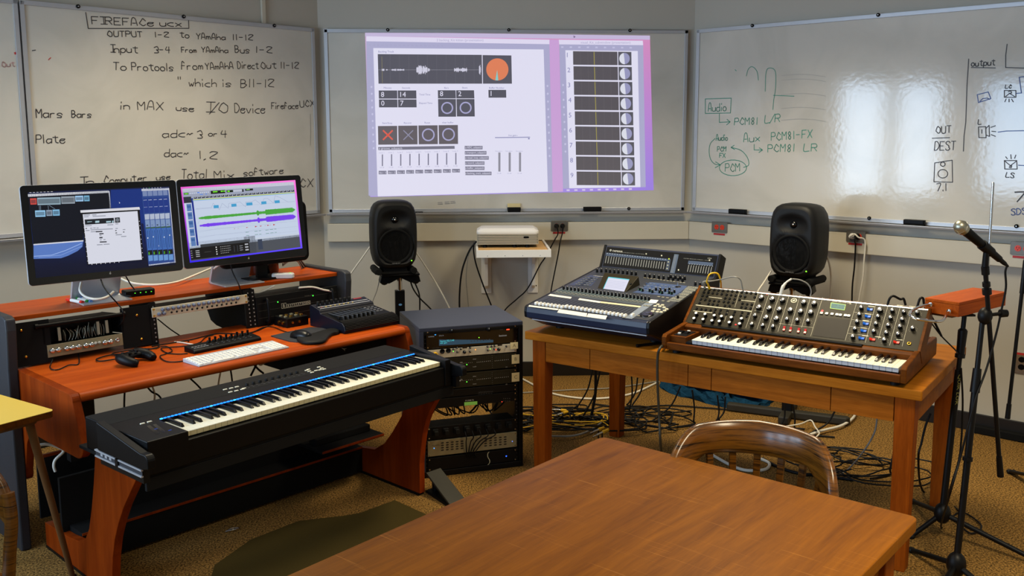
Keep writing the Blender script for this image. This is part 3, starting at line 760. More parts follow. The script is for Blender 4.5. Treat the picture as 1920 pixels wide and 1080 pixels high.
m.loft(rr, smooth=False); m.build('lid', proj, bevel=.002)
m = MB('black_gloss'); m.prism(rrect(.034, .014, .005, 3, .12, body_top*.75), 'y', -.0065, -.004); m.build('sensor_window', proj)
for x in (-hw2+.05, .045, hw2-.07):
    m = MB('black_plastic'); m.cyl((x, .02, 0), (x, .02, .0225), .017, .011, 12); m.build('foot', proj)

# ------------------------------------------------------------------ loudspeakers on stands
def speaker(name, label, x, y, z, a):
    """three curved sides, a scooped front with tweeter guide over the woofer; front looks along local -y"""
    W, H, D = .286, .433, .278
    t = thing(name, label, 'loudspeaker', (x, y, z), a)
    def sq(w, h, y, e=5.0, n=44, cz=H/2):
        out = []
        for k in range(n):
            q = 2*PI*k/n; cx, cy = math.cos(q), math.sin(q)
            r = 1/((abs(cx)**e+abs(cy)**e)**(1/e)); f = 1-.05*max(0, abs(cy*r))**2
            out.append((w/2*cx*r*f, y, cz+h/2*cy*r*(1-.03*abs(cx*r)**2)))
        return out
    S = [(.82, .86, .0), (.92, .93, .006), (.975, .975, .022), (1, 1, .05), (1.0, 1.0, .13), (.95, .96, .20), (.84, .87, .25), (.70, .76, D)]
    m = MB('speaker_paint'); m.loft([sq(W*p, H*q, yy) for p, q, yy in S], cap0=False); m.build('cabinet', t)
    # scooped baffle
    m = MB('speaker_paint'); NR, n = 16, 44
    def dep(px_, pz_):
        tw = math.hypot(px_/.098, (pz_-(H/2+.095))/.062); wf = math.hypot(px_, pz_-(H/2-.072))/.118
        d = .0
        if tw < 1: d = max(d, .030*(1-tw**2)**1.1)
        if wf < 1: d = max(d, .010)
        return d
    rings = []
    for i in range(NR+1):
        s = 1-i/NR*.985
        rings.append([(p[0]*s, dep(p[0]*s, H/2+(p[2]-H/2)*s), H/2+(p[2]-H/2)*s) for p in sq(W*.82, H*.86, 0)])
    m.loft(rings, cap0=False); m.build('baffle', t)
    T = tr(0, 0, H/2-.072) @ rx(PI/2)
    m = MB('black_matte'); m.at(T); m.lathe([(.112, -.010), (.112, -.002), (.100, -.004), (.094, -.010), (.060, -.030), (.034, -.038)], 40); m.build('woofer', t)
    m = MB('speaker_paint'); m.at(T); m.lathe([(.036, -.037), (.030, -.028), (.018, -.022), (.001, -.020)], 24, 'black_gloss'); m.build('dust_cap', t)
    T = tr(0, .028, H/2+.095) @ rx(PI/2)
    m = MB('black_gloss'); m.at(T); m.lathe([(.022, 0), (.020, .006), (.012, .011), (.001, .013)], 20); m.lathe([(.007, .0105), (.004, .014), (.0005, .0155)], 12, 'steel'); m.build('tweeter', t)
    m = MB('diode'); m.prism(oval(.007, .007, 10, .098, .052), 'y', -.002, .01, col=c(120, 255, 40)); m.build('power_light', t)
    m = MB('ink', c(120, 120, 120)); m.at(tr(0, -.0008, 0.034) @ rx(PI/2)); m.text('GENELEC', 0, 0, .009, align='c'); m.build('lettering', t)
    # rubber table stand with its two rollers
    m = MB('black_matte'); m.box(-.075, .03, -.022, .075, .20, .016); m.prism([(-.13, -.032), (.13, -.032), (.11, -.018), (-.11, -.018)], 'y', .02, .21)
    for s in (-1, 1):
        m.cyl((s*.112, -.005, -.012), (s*.112, .215, -.012), .021, n=16); 
    m.build('base_rest', t, bevel=.003)
    return t
def stand_beam(m, L, mat='olive_plastic'): m.prism([(-L/2, -.028), (L/2-.02, -.028), (L/2, 0), (L/2-.02, .028), (-L/2, .028), (-L/2-.0, 0)], 'z', .004, .05, mat)
def speaker_stand(label, x, y, zt, a, beam_a):
    t = thing('speaker_stand', label, 'stand', (x, y, 0), a)
    m = MB('black_metal'); m.box(-.12, -.10, zt-.012, .12, .10, zt); m.prism([(-.13, zt-.060), (-.07, zt-.065), (0, zt-.030), (.07, zt-.065), (.13, zt-.060), (.12, zt-.02), (-.12, zt-.02)], 'y', -.06, .06)
    m.build('top_plate', t, bevel=.003)
    for s in (-1, 1): m = MB('black_metal'); m.ball(s*.10, -.03, zt-.050, .028); m.build('clamp_knob', t)
    m = MB('chrome'); m.cyl((0, 0, .40), (0, 0, zt-.012), .017); m.build('inner_tube', t)
    m = MB('black_metal'); m.prism(rrect(.062, .05, .008, 3), 'z', .05, zt-.12); m.build('column', t)
    m = MB('olive_plastic'); m.at(rz(beam_a)); stand_beam(m, .72); m.at(rz(beam_a+PI/2)); m.prism([(-.16, -.03), (.22, -.03), (.22, .03), (-.16, .03)], 'z', .004, .05); m.build('foot_beam', t, bevel=.008)
    m = MB('ink', c(90, 140, 190)); m.at(tr(0, -.0258, zt-.21) @ rx(PI/2)); m.poly(oval(.022, .014, 14)); m.build('badge', t)
    return t
xl, yl = -.4775, 5.83
zl = 1.05-.433/2
speaker('loudspeaker', 'black studio loudspeaker standing left of the projector shelf, facing right', xl+.022, yl-.10, zl+.025, R(15))
speaker_stand('black speaker stand behind the equipment rack, under the left loudspeaker', xl+.03, yl+.03, zl-.010, R(10), R(15))
pR = at_y(1497, 452, 5.2)
speaker('loudspeaker', 'black studio loudspeaker behind the synthesizer, facing left', pR[0]-.062, pR[1]-.05, pR[2]-.433/2+.004, R(-44))
sR = on_z(1500, 787, .04)
speaker_stand('black speaker stand with a long foot beam behind the wooden equipment table', pR[0]-.0, pR[1]+.07, pR[2]-.433/2-.031, R(-30), R(2))
# ------------------------------------------------------------------ wooden table that carries the mixer and the synthesizer
OZ = .7447
FO = FR(.2697, 4.4006, -.6734); OW, OD = 1.8244, .8844
oak = thing('wooden_table', 'long honey-brown wooden table with drawer fronts, carrying the mixing console and synthesizer', 'table', T=FO)
m = MB('oak_top'); m.prism(rrect(OW, OD, .006, 2, OW/2, OD/2), 'z', OZ-.040, OZ); m.build('table_top', oak, bevel=.004)
for x, y in ((.028, .028), (OW-.028-.075, .028), (.028, OD-.103), (OW-.103, OD-.103)):
    m = MB('oak_leg'); k = .006
    m.loft([[(x+k, y+k, 0), (x+.075-k, y+k, 0), (x+.075-k, y+.075-k, 0), (x+k, y+.075-k, 0)], [(x, y, OZ-.04), (x+.075, y, OZ-.04), (x+.075, y+.075, OZ-.04), (x, y+.075, OZ-.04)]], smooth=False)
    m.build('leg', oak, bevel=.003)
m = MB('oak_front'); m.box(.10, .046, .600, OW-.10, .066, OZ-.04); m.build('front_rail', oak)
xs = [.104, .3555, .858, .968, 1.479, OW-.104]
for a, b in zip(xs, xs[1:]):
    m = MB('oak_front'); m.box(a+.0015, .030, .600, b-.0015, .0455, OZ-.041)
    m.build('drawer_front' if b-a > .3 else 'apron_block', oak, bevel=.0012)
m = MB('oak_front'); m.box(.10, OD-.05, .60, OW-.10, OD-.03, OZ-.04); m.build('back_rail', oak)
for x in (.03, OW-.05): m = MB('oak_front'); m.box(x, .10, .60, x+.02, OD-.10, OZ-.04); m.build('side_rail', oak)

# ------------------------------------------------------------------ big foreground table
TZ = .75; FT = FR(.4215, 2.8045, -.7512)
ft = thing('wooden_table', 'large scratched reddish-brown table in the foreground', 'table', T=FT)
m = MB('desk_top_wood'); m.prism(rrect(.9637, 1.9, .022, 5, .9637/2, -.95), 'z', TZ-.034, TZ); m.build('table_top', ft, bevel=.003)
for x, y in ((.04, -.11), (.9637-.11, -.11), (.04, -1.85), (.9637-.11, -1.85)): m = MB('oak_leg'); m.box(x, y, 0, x+.07, y+.07, TZ-.034); m.build('leg', ft, bevel=.003)
for b in ((.06, -.09, .9, -.07), (.06, -1.83, .9, -1.81), (.055, -1.8, .075, -.09), (.889, -1.8, .909, -.09)): m = MB('oak_front'); m.box(b[0], b[1], TZ-.13, b[2], b[3], TZ-.034); m.build('apron', ft)

# ------------------------------------------------------------------ curved-back wooden chairs
def chair(label, T):
    t = thing('wooden_armchair', label, 'chair', T=T)
    # local: back centre at y=0, front towards -y
    m = MB('dark_oak'); rings = []
    N = 40
    for i in range(N+1):
        s = -1+2*i/N; an = s*R(84); 
        ox, oy = math.sin(an), -1+math.cos(an)
        px_, py_ = .232*ox, .232*oy*(1.0)
        nx, ny = math.sin(an)/.232, math.cos(an)/.232; L = math.hypot(nx, ny); nx, ny = nx/L, ny/L
        k = abs(s); top = .832 - .012*k - .085*max(0, k-.55)**1.6*4.2
        low = .730 - .13*max(0, k-.50)**1.3*2.6
        if k > .93: top = top-.03*(k-.93)/.07
        th = .036-.006*max(0, k-.7)
        lean = .018*(1-k)
        zc = (top+low)/2; hh = (top-low)/2
        ring = []
        for j in range(14):
            q = 2*PI*j/14; cx, cz = math.cos(q), math.sin(q); e = 3.2
            r = 1/((abs(cx)**e+abs(cz)**e)**(1/e))
            off = th/2*cx*r; z = zc+hh*cz*r
            off += lean*(z-.75)/.1
            ring.append((px_+nx*off, py_+ny*off, z))
        rings.append(ring)
    m.loft(rings); m.build('back_rail', t)
    # bent posts from the rail ends down to the seat
    for s in (-1, 1):
        m = MB('dark_oak'); m.tube([(s*.229, -.205, .70), (s*.226, -.216, .62), (s*.214, -.216, .53), (s*.205, -.215, .45)], .018, 10); m.build('arm_post', t)
    for k in range(7):
        an = R(-57+19*k); x, y = .226*math.sin(an), .226*(math.cos(an)-1)
        m = MB('dark_oak'); x1, y1 = .190*math.sin(an), -.035+.190*(math.cos(an)-1)
        w = .011; ca, sa = math.cos(-an), math.sin(-an)
        r0 = [(x+ca*a-sa*b, y+sa*a+ca*b, .745) for a, b in ((-w, -.006), (w, -.006), (w, .006), (-w, .006))]
        r1 = [(x1+ca*a-sa*b, y1+sa*a+ca*b, .44) for a, b in ((-w*.8, -.006), (w*.8, -.006), (w*.8, .006), (-w*.8, .006))]
        m.loft([r1, r0], smooth=False); m.build('back_slat', t, bevel=.002)
    m = MB('dark_oak'); S = rrect(.46, .44, .13, 7, 0, -.22)
    m.loft([[(x*.95, -.22+(y+.22)*.95, .415) for x, y in S], [(x, y, .425) for x, y in S], [(x, y, .445) for x, y in S], [(x*.96, -.22+(y+.22)*.96, .452) for x, y in S], [(x*.5, -.22+(y+.22)*.5, .444) for x, y in S]], smooth=True); m.build('seat', t)
    for sx_, sy_ in ((-1, 1), (1, 1), (-1, -1), (1, -1)):
        m = MB('dark_oak'); m.cyl((sx_*.225, -.22+sy_*.225, 0), (sx_*.165, -.22+sy_*.165, .42), .016, .021, 12); m.build('leg', t)
    for b in (((-.2, -.40, .2), (.2, -.40, .2)), ((-.2, -.04, .2), (.2, -.04, .2))): m = MB('dark_oak'); m.cyl(*b, .010, n=10); m.build('stretcher', t)
    return t
ct = on_z(1422, 795, .825)
chair('dark glossy wooden armchair with curved slatted back, tucked at the foreground table', FR(ct[0], ct[1], R(-24)))
q = on_z(12, 925, .70)
chair('dark wooden armchair by the yellow-topped student desk, at the left edge', FR(q[0]-.29, q[1]-.0925, R(60)))

# ------------------------------------------------------------------ student desk with the yellow top
e1 = np.array([-.36, .345]); e1 /= np.linalg.norm(e1); ang = math.atan2(e1[1], e1[0])
sd0 = on_z(103, 769, .74); FS = FR(sd0[0], sd0[1], ang+R(8))
sd = thing('student_desk', 'small student desk with yellow laminate top and tan steel legs, at the left edge', 'desk', T=FS)
m = MB('desk_laminate_yellow'); P = rrect(.60, .45, .02, 5, .30, .225)
m.prism(P, 'z', .7385, .74); m.build('top_surface', sd)
m = MB('walnut'); m.prism(P, 'z', .716, .7385); m.build('top_edge', sd, bevel=.002, label='brown wooden edge')
m = MB('tan_steel'); m.tube([(.05, .05, .705), (.55, .05, .705), (.55, .40, .705), (.05, .40, .705), (.05, .05, .705)], .012, 8, raw=True); m.build('frame', sd)
lf = loc_of(FS, on_z(137, 1084, 0))
for x, y, dx, dy in ((.07, .06, lf[0], lf[1]), (.53, .06, .58, .02), (.53, .39, .58, .43), (.07, .39, .02, .43)):
    m = MB('tan_steel'); m.cyl((dx, dy, 0), (x, y, .715), .010, .015, 14); m.cyl((dx, dy, 0), (dx, dy, .012), .013, n=12, mat='rubber'); m.build('leg', sd)

# ------------------------------------------------------------------ studio desk
FD = FR(-1.4537, 3.3264, .7739); DL = 1.6241; DZ = .7619; SZ0, SZ1 = .953, .9712
YS = .589
desk = thing('studio_desk', 'cherry and black studio workstation desk with raised monitor shelf and keyboard tray', 'desk', T=FD)
m = MB('cherry_laminate')
prof = [(.018*(1-math.cos(R(a)))*1.0, DZ-.018+.018*math.sin(R(a))) for a in range(-90, 91, 15)]
m.prism(prof + [(.66, DZ), (.66, DZ-.036)], 'x', .032, DL-.032); m.build('desktop', desk)
def arc(cx, cy, rx_, ry_, a0, a1, n=8): return [(cx+rx_*math.cos(R(a0+(a1-a0)*k/n)), cy+ry_*math.sin(R(a0+(a1-a0)*k/n))) for k in range(n+1)]
endp = [(.66, DZ)] + arc(.03, DZ-.03, .03, .03, 90, 180, 6) + [(-.055, .60), (-.066, .575)] + arc(.0, .570, .062, .046, 190, 265, 6) + [(.15, .522), (.30, .520)] + arc(.38, .42, .13, .10, 95, 8, 8) + [(.538, .34)] + arc(.57, .32, .03, .03, 190, 330, 5) + [(.66, .40)]
for x in (0, DL-.032):
    m = MB('cherry_upright'); m.prism(endp, 'x', x, x+.032); m.build('end_panel', desk, bevel=.003)
for x in (-.040, DL):
    m = MB('charcoal_laminate'); m.prism([(.53, .30 if x > 0 else .0), (.53, .76), (.515, .93), (.52, .975), (.55, .985), (.93, .985), (.95, .96), (.95, .0)], 'x', x, x+.040); m.build('hutch_side', desk, bevel=.006)
m = MB('cherry_laminate'); m.box(0.0, YS, SZ0, DL, .945, SZ1); m.build('monitor_shelf', desk, bevel=.0015)
for x in (.590, 1.085):
    m = MB('black_matte'); m.prism([(.575, DZ), (.575, SZ0), (1.0 if x > 1 else .80, SZ0), (1.0 if x > 1 else .80, .85), (.99 if x > 1 else .80, .80), (.955 if x > 1 else .8, .745), (.90 if x > 1 else .79, .725), (.80, .715), (.66, .715), (.66, DZ)], 'x', x-.004, x+.016); m.build('rack_divider', desk)
for x, w in ((.572, .030), (1.052, .032), (1.078, .030)):
    m = MB('black_metal'); m.prism([(.548, DZ+.001), (.568, SZ0-.004), (.578, SZ0-.004), (.558, DZ+.001)], 'x', x, x+w)
    for k in range(9):
        z = DZ+.016+k*.0195; y = .548+(z-DZ)*.104; m.cyl((x+w*.62, y-.0006, z), (x+w*.62, y+.001, z), .0035, n=8, mat='ink', col=c(150, 150, 145))
    m.build('rack_rail', desk)
# legs: concave front, flared foot
legL = [(-.13, 0), (-.136, .09), (-.152, .17), (-.18, .25), (-.222, .325), (-.274, .40), (-.33, .465), (-.386, .53), (-.42, .575), (-.40, .592), (-.06, .592), (-.05, .52), (-.025, .42), (.007, .32), (.046, .22), (.09, .165), (.16, .135), (.263, .121), (.50, .11), (.50, 0)]
legR = [(-.238, .012), (-.239, .16), (-.25, .24), (-.265, .315), (-.288, .38), (-.316, .436), (-.36, .50), (-.409, .556), (-.47, .605), (-.45, .615), (-.20, .615), (-.165, .52), (-.147, .453), (-.113, .367), (-.043, .272), (.02, .20), (.10, .15), (.30, .12), (.42, .11), (.42, .012)]
for pr, x in ((legL, .046), (legR, 1.462)):
    m = MB('cherry_upright'); m.prism(pr, 'x', x, x+.032); m.build('leg', desk, bevel=.002)
    m = MB('black_metal'); m.box(x-.002, pr[0][0]+.01, 0, x+.034, pr[-1][0], .012); m.build('foot_glide', desk)
m = MB('black_matte'); m.box(.05, .32, .03, 1.49, .338, .345); m.box(.10, .32, .40, .14, .36, DZ-.036); m.box(1.44, .32, .40, 1.48, .36, DZ-.036); m.build('back_panel', desk)
m = MB('cherry_upright'); m.box(.033, .50, .385, .42, .515, .397); m.build('panel_edge', desk)
m = MB('black_matte'); m.box(.033, .50, .13, .42, .512, .385); m.build('side_panel', desk)
m = MB('black_matte'); m.box(.078, .20, .012, 1.462, .32, .142); m.build('base_board', desk)
m = MB('cherry_upright'); m.box(.078, .197, .132, 1.462, .2, .142); m.build('base_edge', desk, label='red-brown edge strip')
m = MB('black_matte'); m.box(1.10, .024, .236, 1.462, .32, .25); m.build('side_shelf', desk)
m = MB('cherry_upright'); m.box(1.10, .02, .240, 1.462, .024, .25); m.build('side_shelf_edge', desk, label='red-brown edge strip')
m = MB('black_matte'); m.box(1.12, .10, .2505, 1.44, .16, .285); m.build('shelf_bar', desk, bevel=.004)
for x in (.108, 1.46): m = MB('black_metal'); m.box(x, .18, .592, x+.042, .22, DZ-.036); m.build('tray_bracket', desk)
# keyboard tray, drawn out on slides
FK = FR(-.9605, 3.025, .8265)
TK = np.linalg.inv(FD) @ FK
m = MB('black_matte'); m.box(-.152, -.015, .600, 1.290, .45, .6122); m.box(-.152, -.018, .556, 1.290, -.004, .600); m.build('keyboard_tray', desk, T=TK, bevel=.002)
arm = [(.235, .650), (.235, .748), (.10, .727), (-.05, .703)] + arc(-.075, .682, .022, .022, 80, 190, 6) + [(-.097, .660), (-.06, .650)]
for x in (-.186, 1.266):
    m = MB('black_plastic'); m.prism(arm, 'x', x, x+.028); m.build('tray_arm', desk, T=TK, bevel=.003)
    m = MB('black_metal'); m.box(x+.008, -.05, .600, x+.030, .235, .6505); m.build('slide_rail', desk, T=TK)
    X = x+.0005 if x < 0 else x+.030
    m = MB('aluminium'); m.box(X, -.05, .622, X+.008, .26, .627); m.box(X, -.05, .643, X+.008, .26, .648); m.box(X+.004, -.05, .627, X+.006, .26, .643, 'charcoal_laminate'); m.box(X-.001, .10, .622, X+.008, .118, .648, 'black_metal')
    for k in range(3): m.box(X+.003, .15+k*.03, .631, X+.0045, .165+k*.03, .640)
    m.build('slide_rail', desk, T=TK)

# ------------------------------------------------------------------ equipment rack and its units
FRK = FR(-.2448, 4.3979, .2811); KW, KD, KH = .5366, .4612, .7648
rack = thing('equipment_rack', 'black floor-standing equipment rack with blue-grey top, between the desk and the table', 'rack', T=FRK)
m = MB('slate_metal'); m.box(0, 0, KH-.020, KW, KD, KH); m.build('top', rack, bevel=.003)
for x in (0, KW-.022): m = MB('slate_metal' if x == 0 else 'black_metal'); m.box(x, 0, .03, x+.022, KD, KH-.020); m.build('side_panel', rack, bevel=.002)
m = MB('black_metal'); m.box(0, 0, 0, KW, KD, .030); m.box(.022, 0, KH-.036, KW-.022, .02, KH-.020); m.build('base', rack, bevel=.002)
for x in (.022, KW-.040):
    m = MB('black_metal'); m.box(x, .012, .03, x+.018, .030, KH-.036)
    for k in range(34): z = .05+k*.0205; m.cyl((x+.009, .0113, z), (x+.009, .0125, z), .003, n=6, mat='ink', col=c(70, 70, 70))
    m.build('rack_rail', rack)
nK = np.array([math.sin(.2811), -math.cos(.2811), 0])
FKf = frame_of(FRK[:3, 3], FRK[:3, 0], Z3)           # rack front plane: u, height
def Zr(x, y): return (740+x/3, 560+y/3)
def rk(x, y): return loc_of(FKf, on_plane(*Zr(x, y), FKf[:3, 3], FKf[:3, 2]))[:2]
RX0, RX1 = .034, KW-.034
def unit(name, label, z0, z1, mat, depth=.30, face_x0=RX0, face_x1=RX1, cat='rack unit', group=None):
    t = thing(name, label, cat, T=FRK @ tr(0, 0, z0))
    m = MB('black_metal'); m.box(.045, .014, .004, KW-.045, depth, z1-z0-.004); m.build('chassis', t)
    m = MB(mat); m.box(face_x0, .0015, .001, face_x1, .0115, z1-z0-.001); m.build('front_panel', t, bevel=.0012)
    m = MB('steel')
    for x in (RX0+.008, RX1-.008):
        for z in (.009, z1-z0-.009): m.cyl((x, -.0005, z), (x, .002, z), .0035, n=8)
    m.build('rack_screw', t)
    return t
def face(t, z0): return t
def onface(m, u, v, z0, dz=0): m.at(tr(u, .0013-dz, v-z0) @ rx(PI/2)); return m
zrow = lambda y: rk(420, y)[1]
def R_(y): return zrow(y)
units = {}
za = [R_(q) for q in (163, 268)]
u1 = unit('effects_processor', 'black effects unit with blue display and red logo light, topmost in the rack', za[1], za[0], 'black_gloss'); z0 = za[1]
def knob_on(parent, u, v, z0, r, h, mat='black_plastic', name='knob', cap=None):
    m = MB(mat); onface(m, u, v, z0); m.lathe([(r, 0), (r*.92, h), (r*.8, h+.001), (.0005, h+.0015)], 14); 
    m.box(-.0008, r*.2, h+.0012, .0008, r*.9, h+.002, 'ink', c(220, 220, 220)); 
    if cap: m.lathe([(r*.78, h+.0012), (.0005, h+.002)], 14, cap)
    return m.build(name, parent)
m = MB('screen'); a, b = rk(250, 268), rk(555, 232); onface(m, 0, 0, z0, .0004); m.poly([(a[0], a[1]+.003), (b[0], rk(555, 246)[1]), b, rk(250, 230)], col=c(38, 62, 78)); 
m.at(tr(0, .0005, -z0) @ rx(PI/2)); m.text('Stereo EQ 2.40', rk(256, 244)[0], rk(256, 244)[1], .008, 'screen', c(80, 210, 220)); m.text('edit :gain', rk(256, 252)[0], rk(256, 254)[1], .007, 'screen', c(80, 210, 220)); m.build('display', u1)
for x, y in ((318, 180), (527, 172)): knob_on(u1, *rk(x, y), z0, .011, .012)
m = MB('diode'); p = rk(638, 172); m.at(tr(0, .001, -z0) @ rx(PI/2)); m.poly([(p[0]-.008, p[1]-.004), (p[0]+.008, p[1]-.004), (p[0]+.008, p[1]+.005), (p[0]-.008, p[1]+.005)], col=c(255, 60, 30)); p = rk(475, 219); m.poly(oval(.005, .005, 8, *p), col=c(120, 220, 40)); p = rk(229, 201); m.poly(oval(.009, .009, 12, *p), col=c(40, 120, 190)); m.build('indicator_light', u1)
m = MB('ink', c(190, 190, 190)); m.at(tr(0, .0008, -z0) @ rx(PI/2)); p = rk(588, 214); m.text('lexicon', *p, .010); 
for k in range(7): p = rk(432+k*17, 240-k*1.5); m.poly([(p[0]-.004, p[1]-.003), (p[0]+.004, p[1]-.003), (p[0]+.004, p[1]+.003), (p[0]-.004, p[1]+.003)], col=c(60, 70, 84))
for x, y, s in ((248, 188, 'PROGRAM LOAD'), (250, 212, 'EFFECTS'), (345, 188, 'INPUT'), (490, 182, 'LEVEL'), (590, 175, 'ADJUST'), (190, 218, 'COMPARE')): m.text(s, *rk(x, y), .0045)
m.build('lettering', u1)
zb = [R_(q) for q in (272, 322)]; z0 = zb[1]
u2 = unit('preamp_unit', 'thin silver preamp with two black sockets and small lights, second in the rack', zb[1], zb[0], 'champagne_panel')
for x, y in ((268, 296), (302, 292)):
    m = MB('black_plastic'); onface(m, *rk(x, y), z0); m.lathe([(.0125, 0), (.0125, .003), (.009, .0035), (.0085, .001), (.0005, .0012)], 18); m.build('socket', u2)
for x, y in ((350, 275), (372, 283), (424, 275), (352, 300), (424, 298), (522, 270), (545, 268), (562, 266), (524, 290), (560, 284), (628, 268), (330, 285)): knob_on(u2, *rk(x, y), z0, .0048, .007)
for x, y in ((392, 300), (585, 285)): knob_on(u2, *rk(x, y), z0, .008, .009)
m = MB('ink'); m.at(tr(0, .001, -z0) @ rx(PI/2))
for x, y in ((395, 274), (592, 260)): p = rk(x, y); m.poly([(p[0]-.012, p[1]-.005), (p[0]+.012, p[1]-.005), (p[0]+.012, p[1]+.005), (p[0]-.012, p[1]+.005)], 'ink_gloss', c(20, 20, 20))
m.text('FOCUSRITE', *rk(212, 282), .005, col=c(60, 60, 60)); m.build('small_display', u2)
m = MB('diode'); m.at(tr(0, .0006, -z0) @ rx(PI/2))
for x, y, q in ((455, 287, c(255, 140, 40)), (570, 287, c(255, 40, 40)), (330, 296, c(90, 220, 60)), (538, 283, c(120, 220, 60))): m.poly(oval(.005, .005, 8, *rk(x, y)), col=q)
m.build('indicator_light', u2)
m = MB('yellow_cable'); p = rk(228, 312); onface(m, *p, z0); m.lathe([(.011, .0), (.011, .014), (.006, .016), (.006, .013), (.0005, .013)], 18); m.build('headphone_plug', u2, label='yellow ring plug')
zc = [R_(q) for q in (326, 410)]; zd = [R_(q) for q in (416, 498)]
for i, (zz, lab) in enumerate(((zc, 'upper of two grey audio interfaces in the rack, beside the tape marked B'), (zd, 'lower of two grey audio interfaces in the rack, beside the tape marked C'))):
    z0 = zz[1]; t = unit('audio_interface', lab, z0, zz[0], 'panel_olive', group='grey audio interfaces')
    dy = 97*i
    m = MB('ink', c(200, 200, 196)); m.at(tr(0, .0008, -z0) @ rx(PI/2))
    for k in range(8):
        for x0, yb in ((464, 358), (565, 350)):
            p = rk(x0+k*10.5, yb+dy-k*1.1); m.poly(oval(.0035, .0035, 6, *p))
            for q in range(3): p2 = rk(x0+k*10.5, yb+dy-k*1.1-10-q*7); m.poly(oval(.0014, .0014, 6, *p2), col=c(120, 120, 116))
    for q in range(7): m.poly(oval(.002, .002, 6, *rk(548+q*.4, 320+dy+q*11)), col=c(150, 150, 146))
    m.text('192', *rk(368, 364+dy), .007); m.text('SYNC', *rk(440, 344+dy), .005); m.text('CLOCK', *rk(440, 386+dy), .004); m.text('I/O', *rk(625, 388+dy), .005)
    for k in range(6): m.poly(oval(.0025, .0025, 6, *rk(386+k*10, 364+dy-k*1)))
    m.build('lettering', t)
    m = MB('diode'); m.at(tr(0, .0006, -z0) @ rx(PI/2)); m.poly(oval(.005, .005, 8, *rk(406, 371+dy)), col=c(90, 255, 60))
    if i: m.poly(oval(.004, .004, 8, *rk(350, 477)), col=c(255, 110, 40))
    m.build('indicator_light', t)
ze = [R_(q) for q in (502, 545)]; z0 = ze[1]
t = unit('patch_unit', 'black rack unit with small printed labels under the lower grey interface', z0, ze[0], 'black_metal')
m = MB('ink', c(110, 110, 110)); m.at(tr(0, .0008, -z0) @ rx(PI/2))
for k in range(6): m.text('OUT', *rk(472+k*14, 530-k), .004); m.text('IN', *rk(472+k*14, 540-k), .004)
m.text('960', *rk(278, 548), .008); m.build('lettering', t)
zf = [R_(q) for q in (548, 602)]; z0 = zf[1]
t = unit('digital_delay', 'black rack unit with a small green liquid-crystal display', z0, zf[0], 'black_metal')
m = MB('screen'); m.at(tr(0, .0008, -z0) @ rx(PI/2)); m.poly([rk(392, 602), rk(465, 596), rk(465, 577), rk(392, 583)], col=c(88, 122, 44)); m.build('display', t)
m = MB('ink', c(200, 200, 190)); m.at(tr(0, .0006, -z0) @ rx(PI/2)); m.text('M ONE XL', *rk(398, 578), .007)
for k in range(4):
    for q in range(2): m.poly(oval(.004, .005, 6, *rk(614+k*11, 562+q*14)), col=c(96, 96, 92))
m.build('lettering', t)
m = MB('diode'); m.at(tr(0, .0006, -z0) @ rx(PI/2)); m.poly(oval(.004, .004, 8, *rk(604, 580)), col=c(255, 60, 40)); m.build('indicator_light', t)
zg = [R_(q) for q in (700, 772)]; z0 = zg[1]
t = unit('power_strip', 'black rack power strip with a row of black plugs, above the perforated silver unit', z0, zg[0], 'black_metal', .12)
for k in range(8):
    p = rk(228+k*59, 752-k*6.3); m = MB('rubber'); onface(m, *p, z0); m.prism(rrect(.030, .034, .006, 3), 'z', 0, .012); m.prism(rrect(.022, .024, .006, 3), 'z', .012, .032); m.build('plug', t, bevel=.002)
zh = [R_(q) for q in (777, 865)]; z0 = zh[1]
t = unit('amplifier', 'silver rack amplifier with two fields of oval vents, near the rack bottom', z0, zh[0], 'nickel_panel')
m = MB('ink', c(30, 26, 22)); m.at(tr(0, .0008, -z0) @ rx(PI/2))
for x0, y0 in ((269, 812), (512, 788)):
    for a in range(5):
        for b in range(4): p = rk(x0+a*27.5, y0+b*13.4-a*2.4); m.poly(oval(.0165, .0075, 12, *p))
m.text('MultiMix', *rk(212, 832), .008, col=c(70, 66, 60)); m.text('MultiMix', *rk(456, 806), .008, col=c(70, 66, 60))
a, b = rk(441, 860), rk(441, 772); m.poly([(a[0], zh[1]), (a[0]+.002, zh[1]), (a[0]+.002, zh[0]), (a[0], zh[0])]); m.build('vents', t)
m = MB('diode'); m.at(tr(0, .0006, -z0) @ rx(PI/2)); m.poly(oval(.005, .005, 8, *rk(222, 842)), col=c(60, 140, 255)); m.poly(oval(.006, .006, 8, *rk(662, 803)), col=c(70, 90, 150)); m.build('indicator_light', t)
zi = [R_(q) for q in (872, 945)]; z0 = zi[1]
t = unit('power_amplifier', 'black rack amplifier with a blue light and a curled logo, lowest in the rack', z0, zi[0], 'black_metal')
m = MB('ink', c(190, 184, 150)); m.at(tr(0, .0008, -z0) @ rx(PI/2)); P = smooth_path([(*rk(*q), 0) for q in ((532, 862), (524, 872), (524, 890), (534, 908), (534, 924), (524, 936))], 4)
for a, b in zip(P, P[1:]): m.poly([(a[0]-.002, a[1]), (a[0]+.002, a[1]), (b[0]+.002, b[1]), (b[0]-.002, b[1])])
m.build('logo', t)
m = MB('diode'); m.at(tr(0, .0006, -z0) @ rx(PI/2)); m.poly(oval(.007, .007, 8, *rk(628, 886)), col=c(40, 90, 255)); m.build('indicator_light', t)
